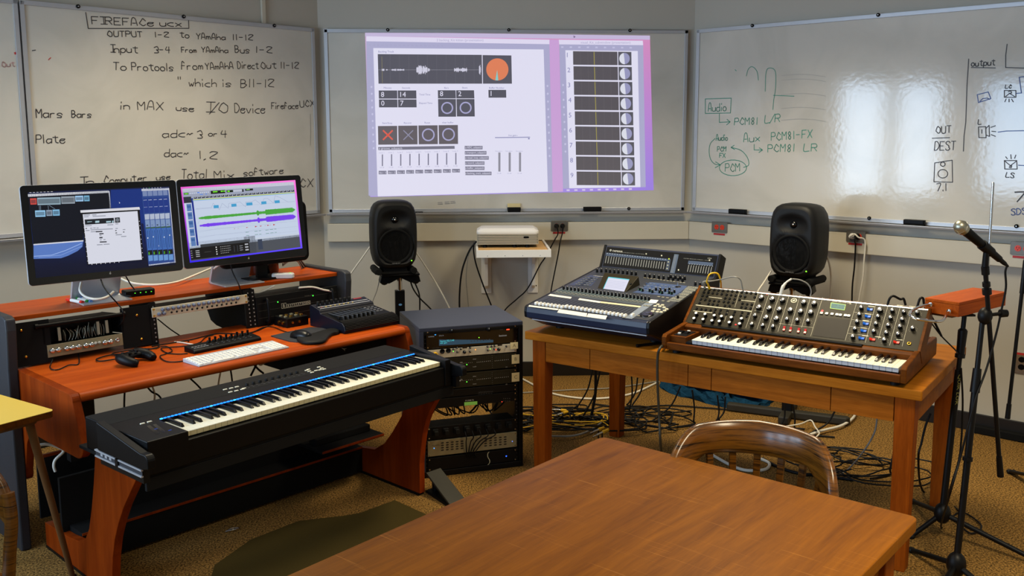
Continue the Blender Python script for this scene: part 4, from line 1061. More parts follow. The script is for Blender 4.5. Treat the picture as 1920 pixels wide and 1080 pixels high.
for s, x, y, lab in (('A', 672, 264, 'cream tape marked A on the rack beside the silver preamp'), ('B', 680, 340, 'cream tape marked B on the rack beside the upper grey interface'), ('C', 680, 441, 'cream tape marked C on the rack beside the lower grey interface')):
    u, v = rk(x, y); h = .034 if s == 'A' else .046
    m = MB('tape_cream'); m.box(-.021, -.0008, -h/2, .020, .0002, h/2); m.at(tr(0, -.0009, -.008) @ rx(PI/2)); m.text(s, 0, 0, .018, 'ink', c(120, 104, 70), align='c')
    t = m.build('tape_label'); t.matrix_world = Matrix((FRK @ tr(u, -.0008, v)).tolist()); tag(t, lab, 'label', 'tape labels on the rack')
# ------------------------------------------------------------------ displays on the desk's shelf
TOP = SZ1
def display_frame(x, y, a, z, tilt): return FR(x, y, a) @ frame_of((0, 0, z), (1, 0, 0), (0, math.sin(tilt), math.cos(tilt)))
def monitor(name, label, x, y, a, z, tilt):
    W, H = .650, .412
    t = thing(name, label, 'monitor', T=FR(x, y, a))
    P = frame_of((0, 0, z), (1, 0, 0), (0, math.sin(tilt), math.cos(tilt)))
    m = MB('aluminium'); m.at(P); m.loft([[(u, v, q) for u, v in rrect(W+2*g, H+2*g, .016, 5, 0, H/2)] for q, g in ((-.003, .0012), (-.014, .001), (-.026, -.03), (-.030, -.08))], smooth=False); m.build('housing', t, bevel=.002)
    m = MB('black_gloss'); m.at(P); m.prism(rrect(W, H, .015, 5, 0, H/2), 'z', -.003, 0); m.build('bezel', t)
    m = MB('ink', c(150, 150, 140)); m.at(P @ tr(0, .020, .0006)); m.poly(oval(.0085, .009, 14, 0, -.001)); m.poly(oval(.003, .0035, 8, .0012, .0058)); m.poly(oval(.004, .004, 8, .0052, 0), 'black_gloss'); m.build('logo', t)
    m = MB('aluminium'); w = .105
    pr = [(.045, TOP+.0002), (.205, TOP+.0002), (.222, TOP+.006), (.090, z+.19), (.078, z+.19), (.200, TOP+.013), (.19, TOP+.0075), (.045, TOP+.006)]
    m.loft([[(-w, p[0], p[1]) for p in pr], [(w, p[0], p[1]) for p in pr]], smooth=False); m.build('stand', t, bevel=.0015)
    m = MB('aluminium'); m.box(-.05, .03, z+.14, .05, .085, z+.22); m.build('hinge', t)
    return t, FR(x, y, a) @ P @ tr(0, 0, .0006)
MLp = (-1.5569, 4.0173, .7038, 1.0892, .0835); MRp = (-1.0666, 4.466, .7277, 1.0897, .1013)
ML, FML = monitor('monitor', 'left of two wide black-bezelled monitors, showing a dark blue desktop with a white window', *MLp)
MR, FMR = monitor('monitor', 'right of two wide black-bezelled monitors, showing green and purple audio tracks', *MRp)
def zm(x0, y0, k): return lambda x, y: (x0+x*k, y0+y*k)
cv = Canvas(FML, zm(30, 325, .22222), 'screen', .0002)
A4 = [(100, 160), (1292, 112), (1345, 772), (168, 884)]
def mix(a, b, t): return tuple(p+(q-p)*t for p, q in zip(a, b))
N = 8
def G(u, v): return mix(mix(A4[0], A4[1], u), mix(A4[3], A4[2], u), v)
def skyc(u, v):
    a = c(6, 12, 44); b = c(20, 52, 126); d = c(4, 8, 28)
    q = math.exp(-((v-.38)/.28)**2)*(0.35+.65*u); return mix(mix(a, b, q), d, max(0, v-.7)*2.6)
for i in range(N):
    for j in range(N):
        q = [(i/N, j/N), ((i+1)/N, j/N), ((i+1)/N, (j+1)/N), (i/N, (j+1)/N)]
        cv.poly([G(*p) for p in q], None, [skyc(*p) for p in q])
cv.layer(1)
cv.poly([(148, 598), (568, 566), (560, 620), (520, 655), (440, 695), (380, 716), (148, 722)], c(84, 116, 184))
cv.poly([(1055, 420), (1075, 425), (1095, 600), (1080, 600)], c(8, 18, 60)); cv.poly([(800, 140), (1060, 130), (1080, 420), (1040, 430), (1030, 300), (800, 290)], c(16, 44, 116))
cv.layer(2); cv.seg([(150, 700), (300, 690), (420, 650), (555, 590)], 5, c(150, 176, 226)); cv.seg([(190, 708), (380, 690), (555, 615)], 3, c(140, 166, 220))
cv.poly([(100, 178), (782, 146), (800, 295), (560, 310), (568, 564), (146, 598)], c(4, 8, 22))
cv.quad((100, 176), (782, 146), (784, 164), (102, 198), c(212, 214, 222)); cv.quad((780, 150), (788, 150), (800, 295), (790, 296), c(212, 216, 228)); cv.quad((146, 594), (568, 563), (569, 574), (147, 607), c(206, 208, 218))
cv.layer(3)
for x0, y0, x1, y1, col in ((118, 212, 172, 264, c(196, 70, 62)), (178, 206, 374, 268, c(140, 164, 178)), (380, 196, 494, 258, c(140, 150, 160)), (498, 190, 566, 238, c(150, 190, 226)), (572, 188, 618, 236, c(110, 164, 196)), (160, 314, 246, 368, c(140, 190, 226)), (254, 310, 304, 360, c(130, 146, 166)), (308, 306, 366, 358, c(120, 174, 210))):
    sl = -(x1-x0)*.03; cv.quad((x0, y0), (x1, y0+sl), (x1+3, y1+sl), (x0+4, y1), col); cv.layer(4); cv.quad((x0+6, y0+12), (x1-6, y0+12+sl), (x1-5, y1-10+sl), (x0+8, y1-10), mix(col, c(40, 44, 52), .6)); cv.layer(3)
cv.quad((205, 228), (346, 222), (348, 242), (207, 248), c(20, 22, 24)); cv.rect(268, 232, 288, 238, c(80, 220, 60))
for a, b in (((195, 272), (198, 312)), ((206, 272), (208, 312)), ((270, 270), (274, 308)), ((280, 270), (330, 302))): cv.seg([a, b], 3, c(120, 140, 160))
cv.layer(5)
cv.quad((542, 312), (1040, 284), (1046, 306), (544, 330), c(206, 206, 214)); cv.quad((544, 328), (1042, 302), (1078, 732), (600, 774), c(10, 10, 14))
cv.layer(6); cv.quad((562, 346), (1024, 318), (1062, 728), (610, 766), c(206, 208, 220)); cv.quad((544, 326), (1042, 300), (1042, 306), (544, 333), c(210, 210, 216))
cv.layer(7)
cv.quad((578, 390), (824, 375), (828, 418), (582, 434), c(24, 28, 34)); cv.quad((832, 374), (874, 371), (878, 414), (836, 418), c(28, 32, 36)); cv.layer(8); cv.disc(855, 394, 15, 16, c(110, 116, 124), 16)
for x0, x1, h in ((600, 640, 3), (668, 702, 9), (760, 800, 7), (810, 822, 10)): cv.quad((x0, 410-h), (x1, 408-h), (x1, 406+h), (x0, 410+h), c(160, 190, 200))
cv.layer(7)
LG = c(140, 144, 156)
for x, y, w in ((570, 350, 52), (572, 364, 40), (642, 348, 36), (646, 360, 110), (582, 440, 56), (770, 432, 50), (838, 424, 24), (586, 462, 12), (624, 460, 20), (650, 458, 22), (678, 458, 18), (586, 480, 34), (628, 474, 188), (630, 490, 44), (838, 462, 20), (836, 480, 12), (900, 472, 22), (838, 500, 14), (902, 492, 12), (840, 516, 52), (886, 530, 44), (704, 520, 16), (704, 544, 26), (706, 558, 16), (736, 556, 18), (682, 600, 48), (738, 596, 50)): cv.quad((x, y), (x+w, y-w*.05), (x+w, y+7-w*.05), (x, y+7), LG if w > 14 else c(20, 20, 24))
for x, y, w in ((702, 506, 36), (702, 538, 28), (706, 575, 58), (672, 488, 56)): cv.quad((x, y), (x+w, y-2), (x+w, y+7), (x, y+9), c(24, 26, 34))
for k in range(9): cv.disc(570+k*4.2, 420+k*40, 3.4, 3.4, c(210, 210, 216), 6); cv.disc(1040+k*3.6, 404+k*38, 3.4, 3.4, c(210, 210, 216), 6)
for k in range(7): cv.disc(640+k*38, 768-k*3.2, 4, 4, c(214, 214, 220), 6)
cv.layer(3)
cv.quad((1058, 134), (1288, 124), (1344, 752), (1118, 780), c(40, 66, 130)); cv.quad((1058, 132), (1290, 123), (1292, 140), (1060, 150), c(206, 208, 216)); cv.quad((1284, 128), (1292, 128), (1346, 752), (1336, 754), c(200, 204, 214)); cv.quad((1120, 770), (1346, 744), (1347, 752), (1121, 780), c(196, 200, 210))
cv.layer(4)
for k in range(5):
    x = 1066+k*43; y = 152-k*2
    cv.quad((x, y), (x+38, y-2), (x+42, y+40), (x+4, y+42), c(112, 128, 168)); cv.quad((x+5, y+60), (x+43, y+58), (x+56, y+180), (x+18, y+184), c(26, 50, 124))
    cv.quad((x+8, y+72), (x+36, y+70), (x+36, y+76), (x+8, y+78), c(176, 184, 206)); cv.quad((x+14, y+132), (x+42, y+130), (x+42, y+135), (x+14, y+137), c(150, 160, 196))
    cv.quad((x+18, y+194), (x+57, y+190), (x+59, y+236), (x+22, y+240), c(166, 176, 196)); cv.quad((x+23, y+244), (x+60, y+240), (x+66, y+300), (x+28, y+304), c(118, 140, 178)); cv.quad((x+34, y+282), (x+48, y+281), (x+49, y+292), (x+35, y+294), c(14, 14, 20))
    cv.quad((x+28, y+306), (x+66, y+302), (x+67, y+310), (x+29, y+314), c(58, 92, 40)); cv.quad((x+30, y+316), (x+68, y+312), (x+82, y+492), (x+44, y+497), c(60, 100, 168))
    for q in range(2): cv.quad((x+40+q*17, y+330), (x+44+q*17, y+330), (x+57+q*17, y+480), (x+53+q*17, y+480), c(28, 44, 86))
    cv.disc(x+46+k*3, y+(400, 392, 470, 398, 384)[k]-6, 5, 6, c(220, 224, 230), 8)
    cv.quad((x+45, y+500), (x+82, y+496), (x+86, y+534), (x+49, y+538), c(16, 22, 16)); cv.quad((x+52, y+512), (x+60, y+511), (x+61, y+534), (x+53, y+535), c(90, 190, 50)); cv.quad((x+50, y+542), (x+86, y+538), (x+90, y+584), (x+54, y+590), c(96, 140, 196))
for k in range(7): cv.rect(112+k*30, 160-k*1.2, 130+k*30, 164-k*1.2, c(190, 190, 196)); cv.rect(1072+k*24, 124-k, 1080+k*24, 128-k, c(80, 200, 60) if k == 2 else c(200, 200, 206))
cv.poly([(868, 240), (878, 250), (872, 256)], c(220, 220, 226))
cv.m.build('screen', ML, T=np.linalg.inv(FR(*MLp[:3])) @ FML)
cv = Canvas(FMR, zm(325, 320, .19448), 'screen', .0002)
A4 = [(70, 158), (1176, 90), (1245, 748), (160, 888)]
N = 8
for i in range(N):
    for j in range(N):
        q = [(i/N, j/N), ((i+1)/N, j/N), ((i+1)/N, (j+1)/N), (i/N, (j+1)/N)]
        def edge(u, v): return mix(mix(c(226, 90, 200), c(255, 120, 216), u), mix(c(44, 30, 236), c(90, 70, 250), u), v)
        cv.poly([G(*p) for p in q], None, [edge(*p) for p in q])
def S(u, v): return G(.012+u*.972, .024+v*.955)
cv.layer(1)
def srect(u0, v0, u1, v1, col): cv.poly([S(u0, v0), S(u1, v0), S(u1, v1), S(u0, v1)], col)
srect(0, 0, 1, .16, c(150, 156, 176)); srect(0, .0, 1, .05, c(196, 198, 212)); srect(0, .16, 1, .84, c(188, 200, 220)); srect(0, .75, .60, 1, c(60, 64, 72)); srect(.0, .81, 1, 1, c(72, 76, 84))
cv.layer(2)
srect(0, .115, .07, .20, c(40, 44, 54)); srect(.02, .2, .062, .80, c(84, 118, 172)); srect(.068, .14, .085, .8, c(16, 40, 130))
for k in range(26): srect(.095+k*.035, .125, .121+k*.035, .148, c(30, 32, 42))
srect(.08, .160, 1, .170, c(196, 206, 60)); srect(.08, .170, 1, .180, c(120, 170, 226))
srect(.01, .06, .05, .085, c(16, 30, 10)); srect(.25, .055, .38, .10, c(10, 16, 8)); srect(.392, .062, .45, .094, c(14, 30, 12)); srect(.53, .06, .545, .10, c(16, 16, 26)); srect(.56, .06, .63, .088, c(14, 20, 14))
for k in range(10): srect(.06+k*.018, .06, .072+k*.018, .08, c(186, 194, 214)); srect(.455+k*.008, .065, .46+k*.008, .09, c(200, 204, 218))
srect(.15, .09, .18, .1, c(80, 130, 220)); srect(.20, .09, .215, .1, c(80, 130, 220)); srect(.13, .06, .15, .075, c(70, 120, 220))
cv.layer(3)
for u0, u1 in ((.27, .31), (.34, .36), (.365, .378)): srect(u0, .063, u1, .08, c(110, 220, 40))
srect(.015, .066, .045, .08, c(110, 220, 40)); srect(.40, .068, .42, .088, c(110, 220, 40)); srect(.57, .064, .60, .076, c(120, 210, 90))
for k in range(5): srect(.024, .235+k*.115, .056, .27+k*.115, c(54, 92, 150)); srect(.02, .20+k*.115, .06, .215+k*.115, c(190, 196, 214))
for k in range(26): srect(.10+k*.035, .128, .112+k*.035, .134, c(196, 200, 210))
def env(pts, col, w=1.6): cv.seg([S(*p) for p in pts], w, col)
LN = c(150, 158, 186)
for v in (.30, .42, .53, .60, .68, .75): env([(.09, v), (.99, v)], LN, 1.2)
env([(.1, .29), (.24, .29), (.26, .23), (.31, .33), (.34, .24), (.39, .32), (.40, .25), (.46, .25), (.50, .24), (.545, .32), (.55, .25), (.61, .25), (.64, .23), (.69, .31), (.72, .22), (.75, .22), (.80, .30), (.82, .19), (.86, .22), (.93, .30), (.99, .30)], c(120, 130, 166), 1.8)
env([(.1, .50), (.13, .44), (.3, .425), (.5, .41), (.7, .40)], LN); env([(.1, .62), (.3, .59), (.45, .60), (.55, .57), (.62, .58), (.7, .55), (.75, .57), (.9, .60)], c(160, 170, 196)); env([(.1, .70), (.25, .68), (.5, .69), (.62, .66), (.8, .68)], c(160, 170, 196))
cv.layer(4)
for u in (.26, .42, .555, .69, .81): srect(u, .262, u+(.055 if u == .555 else .046), .304, c(64, 150, 196))
def wave(v, col, amp):
    u = .115; P = []
    while u < .99:
        q = .016+.007*math.sin(u*40)*.3
        if u < .2: q = .008+.010*(u-.115)/.085*1.4
        if .20 < u < .64: q = .019-.006*(u-.2)/.44
        if .64 < u < .66: q = .034
        if u > .72: q = .036
        if u > .82: q = .024+.016*abs(math.sin(u*260))
        if u > .96: q *= max(.1, (.99-u)/.03)
        P.append((u, q*amp+rng.uniform(0, .004))); u += .006
    for (a, p), (b, q) in zip(P, P[1:]): cv.poly([S(a, v-p), S(b, v-q), S(b, v+q), S(a, v+p)], col)
wave(.425, c(68, 156, 56), 1.0); wave(.53, c(112, 60, 224), 1.05)
for u, w, h in ((.42, .012, .005), (.455, .01, .003), (.53, .02, .006), (.61, .022, .010), (.655, .02, .008), (.70, .006, .006), (.72, .024, .008), (.75, .006, .006), (.775, .02, .012)): cv.poly([S(u, .62-h), S(u+w, .62), S(u, .62+h)], c(180, 50, 64))
for u, w in ((.52, .03), (.60, .03), (.64, .02), (.70, .03), (.74, .03), (.78, .02)): srect(u, .685, u+w, .690, c(40, 120, 90)); srect(u, .735, u+w, .740, c(40, 120, 90))
srect(.0, .83, .54, .985, c(10, 10, 12)); srect(.10, .79, .55, .83, c(50, 54, 60)); srect(.6, .79, 1, .8, c(190, 196, 206)); srect(.62, .81, .66, .96, c(50, 60, 80))
cv.layer(5)
for k in range(4): srect(.05, .865+k*.026, .085, .875+k*.026, c(170, 172, 176)); srect(.235, .845+k*.032, .245, .86+k*.032, c(220, 220, 220)); srect(.005, .86+k*.03, .02, .868+k*.03, c(150, 150, 150))
for k in range(5):
    for q in range(4): srect(.275+k*.016, .85+q*.03, .285+k*.016, .858+q*.03, c(150, 150, 150))
for k in range(3): srect(.345, .85+k*.03, .37, .858+k*.03, c(120, 122, 126)); srect(.40+k*.03, .86, .402+k*.03, .95, c(90, 96, 110)); srect(.50, .85+k*.04, .53, .87+k*.04, c(170, 172, 180)); srect(.45, .87+k*.03, .48, .878+k*.03, c(140, 142, 150))
for k in range(9): srect(.13+k*.007, .90, .133+k*.007, .905, c(110, 110, 110))
cv.m.build('screen', MR, T=np.linalg.inv(FR(*MRp[:3])) @ FMR)
# dark display standing behind the right monitor
FB = display_frame(-1.02, 4.64, .75, 1.0, .06)
q = loc_of(FB, on_plane(581.5, 487, FB[:3, 3], FB[:3, 2])); u1_, v1_ = q[0], q[1]
T0 = FR(-1.02, 4.64, .75); Pm = np.linalg.inv(T0) @ FB
t = thing('display_panel', 'plain black display turned away, standing behind the right monitor', 'display', T=T0)
m = MB('black_plastic'); m.at(Pm); hh = .31; m.loft([[(u, v, z) for u, v in rrect(.50-2*g, hh-2*g, .03, 5, u1_-.25, v1_+hh/2)] for z, g in ((0, .004), (-.008, 0), (-.03, 0), (-.045, .04))], smooth=False); m.build('housing', t, bevel=.003)
m = MB('black_metal'); m.at(); m.box(u1_-.28, .06, TOP+.012, u1_-.22, .075, 1.2); m.build('neck', t)
m = MB('black_metal'); m.prism(rrect(.20, .13, .03, 4, u1_-.25, .065), 'z', TOP+.0005, TOP+.012); m.build('base', t)
# ------------------------------------------------------------------ small things on the shelf
p = on_z(493, 517.5, TOP); d = np.array([p[0], p[1]]); d = d/np.linalg.norm(d)*.084
t = thing('desktop_computer', 'glossy black cylindrical desktop computer behind the right monitor stand', 'computer', (p[0]+d[0], p[1]+d[1], TOP))
m = MB('black_gloss'); m.lathe([(.072, .0), (.080, .004), (.0835, .014), (.0835, .238), (.078, .249), (.060, .251), (.056, .240), (.054, .18), (.001, .18)], 40); m.build('shell', t)
m = MB('black_matte'); m.lathe([(.070, 0), (.072, .002), (.001, .002)], 30); m.build('base_ring', t)
p = on_z(531, 522, TOP)
t = thing('wireless_receiver', 'small white receiver box with a green light, at the right end of the monitor shelf', 'receiver', T=FR(p[0], p[1], R(6), TOP))
m = MB('white_plastic'); m.loft([[(x, y, z) for x, y in rrect(.112-g, .044-g, .012, 4)] for z, g in ((.002, .008), (.006, 0), (.022, 0), (.028, .008))], smooth=False); m.build('case', t, bevel=.002)
m = MB('diode'); m.poly([(.030, -.005, .0284), (.040, -.005, .0284), (.040, .004, .0284), (.030, .004, .0284)], col=c(60, 200, 70)); m.build('light', t)
m = MB('ink', c(226, 120, 90)); m.poly([(-.02, -.005, .0285), (.0, -.005, .0285), (.0, .006, .0285), (-.02, .006, .0285)]); m.box(-.035, -.0, 0, -.028, .01, .004, 'black_plastic'); m.box(.028, -.0, 0, .035, .01, .004, 'black_plastic'); m.build('sticker', t)
p = on_z(262, 555, TOP)
t = thing('usb_hub', 'black hub with four green lights and plugged cables, between the monitor stands', 'hub', T=FR(p[0], p[1], .62, TOP))
m = MB('black_plastic'); m.loft([[(x, y, z) for x, y in rrect(.135-g, .060-g, .008, 3, .0, .02)] for z, g in ((.0, .004), (.003, 0), (.026, 0), (.030, .006))], smooth=False); m.build('case', t, bevel=.002)
m = MB('diode'); 
for k in range(4): m.poly([(-.025+k*.024, -.0104, .015), (-.020+k*.024, -.0104, .015), (-.020+k*.024, -.0104, .019), (-.025+k*.024, -.0104, .019)], col=c(60, 160, 30))
m.build('lights', t)
def marker(label, a, b, capc, name='dry_erase_marker'):
    A, B = on_z(*a, TOP+.008), on_z(*b, TOP+.008); d = B-A; L = np.linalg.norm(d); ang = math.atan2(d[1], d[0])
    t = thing(name, label, 'marker', T=FR(A[0], A[1], ang, TOP+.0085)); L = max(.10, min(.13, L))
    m = MB('white_plastic'); m.cyl((L*.27, 0, 0), (L*.88, 0, 0), .0078, n=14); m.build('barrel', t)
    m = MB('ink_gloss', capc); m.cyl((0, 0, 0), (L*.27, 0, 0), .0078, .0085, 14); m.build('cap', t)
    m = MB('ink_gloss', capc); m.cyl((L*.88, 0, 0), (L, 0, 0), .0085, .0078, 14); m.build('end_plug', t)
marker('white marker with red cap and end, lying by the left monitor stand', (126, 561.5), (166, 569.5), c(214, 40, 30))
marker('white marker with green cap and end, behind the red marker', (141, 559.5), (170, 567), c(30, 140, 50))
marker('marker with a blue end, beside the green marker', (150, 559), (180, 569), c(90, 130, 190))

# ------------------------------------------------------------------ gear in the sloping rack bays of the desk
FDs = FD @ frame_of((0, .550, DZ), (1, 0, 0), (0, .104, 1))
def Za(x, y): return (x*.20833, 520+y*.20833)
def Zb(x, y): return (260+x*.20375, 480+y*.20375)
def ds(px, py): return loc_of(FDs, on_plane(px, py, FDs[:3, 3], FDs[:3, 2]))[:2]
a_ = lambda x, y: ds(*Za(x, y)); b_ = lambda x, y: ds(*Zb(x, y))
amp = thing('tube_amplifier', 'valve amplifier with glowing-metal chassis, mirror-bright knob panel and black rack ears', 'amplifier', T=FDs)
amp['label'] = 'valve amplifier with a silver knob panel and black side plates, in the desk left bay'
l0, l1 = a_(428, 722), a_(1110, 612); top = a_(400, 455)[1]; bar = a_(380, 425)[1]
ax0, ax1, az0 = a_(425, 660)[0], a_(1105, 560)[0], (l0[1]+l1[1])/2
zm_ = (a_(425, 608)[1]+a_(1100, 508)[1])/2
m = MB('nickel_panel'); m.box(ax0, az0, -.006, ax1, zm_, .002); m.build('control_panel', amp, bevel=.0015)
m = MB('black_metal'); m.box(ax0, az0, -.22, ax1, zm_, -.006); m.box(ax0-.012, zm_+.002, -.22, ax0, top+.012, 0); m.box(ax1, zm_+.002, -.22, ax1+.012, top+.012, 0); m.box(ax0-.012, top+.0, -.22, ax1+.012, top+.012, -.002); m.box(ax0, zm_, -.10, ax1, top, -.095); m.build('chassis', amp, bevel=.002)
m = MB('black_plastic'); m.cyl((ax0-.03, bar-.005, .005), (ax1+.012, bar-.005, .005), .0085, n=14); m.cyl((ax0-.04, bar-.005, .005), (ax0-.028, bar-.005, .005), .012, n=14); m.cyl((ax1+.006, bar-.005, .005), (ax1+.018, bar-.005, .005), .012, n=14); m.build('carrying_bar', amp)
for x, y in ((466, 660), (522, 652), (596, 640), (648, 632), (702, 623), (768, 612), (820, 604), (938, 585), (990, 577)):
    u, v = a_(x, y); m = MB('chrome'); m.at(tr(u, v, .002)); m.lathe([(.0125, 0), (.0115, .003), (.010, .012), (.007, .0135), (.0005, .013)], 18); m.build('knob', amp)
u, v = a_(868, 592); m = MB('chrome'); m.at(tr(u, v, .002)); m.cyl((-.008, .002, 0), (-.008, .002, .010), .007); m.cyl((.008, .002, 0), (.008, .002, .010), .007); m.build('toggle_switch', amp)
u, v = a_(1056, 563); m = MB('steel'); m.at(tr(u, v, .002)); m.lathe([(.010, 0), (.009, .004), (.0055, .0045), (.005, .001), (.0005, .001)], 18); m.poly(oval(.009, .009, 14), 'black_matte'); m.build('input_jack', amp)
for k in range(6):
    u = ax0+.09+k*.028; m = MB('chrome'); m.at(tr(u, zm_+.004, -.05) @ rx(-PI/2)); m.lathe([(.009, 0), (.0115, .010), (.0115, .040), (.006, .050), (.002, .056)], 14, 'ink_metal', c(58, 54, 44)); m.build('valve', amp)
m = MB('white_plastic')
for x in (415, 546, 902, 982): u = a_(x, 520)[0]; m.box(u-.006, zm_+.010, -.02, u+.006, top-.008, -.012, 'mesh_grille')
m.build('grille_posts', amp)
m = MB('steel')
for k in range(14):
    u = ax0+.085+k*.0125+rng.uniform(-.002, .002); m.tube([(u, zm_+.004, -.02), (u+rng.uniform(-.01, .01), zm_+.03, -.018), (u+rng.uniform(-.008, .008), zm_+rng.uniform(.045, .07), -.02)], .0010, 5, 'mesh_grille')
m.build('wire_guard', amp)
m = MB('ink', c(90, 86, 72)); m.at(tr(0, 0, .0024))
for x, y in ((466, 640), (522, 632), (596, 618), (648, 610), (702, 601), (768, 591), (820, 583), (938, 562), (990, 555)): u, v = a_(x, y); m.text('GAIN', u, v, .0035, align='c')
m.build('lettering', amp)
for pts, scr, in (((34, 606, 92, 680), ((39.6, 619.6), (49, 669))), ((236, 577, 286, 645), ((256.7, 591), (265.6, 635.6)))):
    u0, v0 = ds(pts[0], pts[3]); u1_, v1_ = ds(pts[2], pts[1])
    m = MB('black_matte'); m.box(max(.004, u0-.01), .006, -.004, u1_, .186, .0); m.build('rack_ear', amp, bevel=.001)
    for sx_, sy_ in scr: u, v = ds(sx_, sy_); m = MB('gold'); m.at(tr(u, v, 0)); m.lathe([(.0055, 0), (.005, .003), (.0005, .004)], 12); m.build('rack_screw', amp)
# sixteen-knob preamp
pre = thing('preamp_unit', 'cream sixteen-knob rack preamp mounted high in the desk middle bay', 'rack unit', T=FDs)
tl, tr_ = b_(100, 470), b_(945, 365); v1_ = (tl[1]+tr_[1])/2; v0_ = v1_-.0445; u0_, u1_ = .577, 1.060
m = MB('champagne_panel'); m.box(u0_, v0_, 0.010, u1_, v1_, .016); m.build('front_panel', pre, bevel=.002)
m = MB('black_metal'); m.box(u0_+.03, v0_+.001, -.20, u1_-.03, v1_-.001, .010); m.build('chassis', pre)
m = MB('gold')
for u in (u0_+.009, u1_-.009):
    for v in (v0_+.008, v1_-.008): m.cyl((u, v, .016), (u, v, .019), .0045, n=10)
m.build('rack_screw', pre)
ks = MB('ink_gloss', c(106, 116, 136)); ks.lathe([(.0088, 0), (.0082, .009), (.006, .0115), (.0005, .012)], 14); ks.box(-.0006, .002, .0115, .0006, .008, .0125, 'ink', c(230, 230, 230))
k0 = ks.build('knob', pre); pl = []
A, B = b_(205, 487), b_(893, 390)
for k in range(16): pl.append(tr(A[0]+(B[0]-A[0])*k/15, (v0_+v1_)/2+.009, .016))
for x, y in ((172, 530), (215, 523)): pl.append(tr(b_(x, y)[0], (v0_+v1_)/2-.009, .016))
copies(k0, pl, pre)
sm = MB('black_plastic'); sm.lathe([(.0048, 0), (.0045, .003), (.0005, .004)], 10); s0 = sm.build('button', pre)
copies(s0, [tr(A[0]+(B[0]-A[0])*(k+.6)/15, (v0_+v1_)/2-.010, .016) for k in range(1, 15)], pre)
m = MB('ink', c(120, 112, 92)); m.at(tr(0, 0, .0164)); m.text('PreSonus DigiMax', u0_+.022, (v0_+v1_)/2+.007, .005)
for k in range(16): m.poly(oval(.0022, .0022, 6, A[0]+(B[0]-A[0])*(k+.25)/15, (v0_+v1_)/2-.002), col=c(90, 84, 60))
m.build('lettering', pre)
# power amplifier in the right bay
bry = thing('power_amplifier', 'black power amplifier with outlined logo and two green lights, in the desk right bay', 'amplifier', T=FDs)
x0_, x1_ = 1.108, 1.598; v0_, v1_ = .004, .135
v1_ = (b_(1030, 395)[1]+b_(1790, 265)[1])/2
m = MB('black_metal'); m.box(x0_, v0_, -.002, x1_, v1_, .008); m.build('front_panel', bry, bevel=.002)
m = MB('black_metal'); m.box(x0_+.02, v0_+.002, -.33, x1_-.02, v1_-.004, -.002); m.build('chassis', bry)
for x in (x0_+.05, x1_-.05): m = MB('black_plastic'); m.tube([(x, v0_+.02, .008), (x, v0_+.022, .034), (x, v1_-.022, .034), (x, v1_-.02, .008)], .007, 10, k=5); m.build('handle', bry)
m = MB('ink', c(60, 56, 48)); 
for f in (.25, .5, .75): m.box(x0_+.01, v0_+(v1_-v0_)*f, .0075, x1_-.01, v0_+(v1_-v0_)*f+.0012, .0084)
m.build('engraved_lines', bry)
m = MB('ink', c(200, 196, 176)); m.at(tr(0, 0, .0086)); u, v = b_(1308, 485); u2, v2 = b_(1572, 440); hgt = .021
for i, ch in enumerate('BRYSTON'):
    w = (u2-u)/7.2*(1.3 if i == 0 else 1); x = u+(0 if i == 0 else (u2-u)/7.2*(i+.3)); h = hgt*(1.25 if i == 0 else .85)
    for a, b, d, e in ((0, 0, w*.92, .0016), (0, h-.0016, w*.92, h), (0, 0, .0014, h), (w*.92-.0014, 0, w*.92, h)): m.poly([(x+a, v+b), (x+d, v+b), (x+d, v+e), (x+a, v+e)])
    m.text(ch, x+w*.46, v+h*.2, h*.62, align='c')
m.text('MODEL 4B', *b_(1520, 372), .004, w=.045, col=c(110, 108, 96)); m.build('lettering', bry)
m = MB('diode'); m.at(tr(0, 0, .0088))
for x, y in ((1272, 423), (1595, 364)): m.poly(oval(.0065, .0065, 8, *b_(x, y)), col=c(60, 255, 60))
m.build('power_light', bry)
# ------------------------------------------------------------------ things on the desk top (desk frame)
def on_desk(name, label, cat, x, y, a=0, z=DZ, group=None): return thing(name, label, cat, T=FD @ tr(x, y, z+.0003) @ rz(a), group=group)
def dk(px, py, z=DZ): return loc_of(FD, on_z(px, py, z))[:2]
t = on_desk('headphone_amplifier', 'small black box with gold jacks, on the desk in front of the right bay', 'headphone amplifier', 1.19, .415)
m = MB('black_metal'); m.box(0, 0, 0, .125, .115, .046); m.build('case', t, bevel=.002)
for k in range(2): m = MB('gold'); m.cyl((-.008, .03+k*.035, .022), (.0, .03+k*.035, .022), .007, n=12); m.cyl((.03+k*.04, -.006, .024), (.03+k*.04, 0, .024), .006, n=12); m.build('jack', t)
for k in range(8): m = MB('gold' if k % 2 else 'nickel_panel'); m.cyl((.018+(k % 4)*.03, .04+(k//4)*.04, .046), (.018+(k % 4)*.03, .04+(k//4)*.04, .052), .009, n=10); m.build('knob', t)
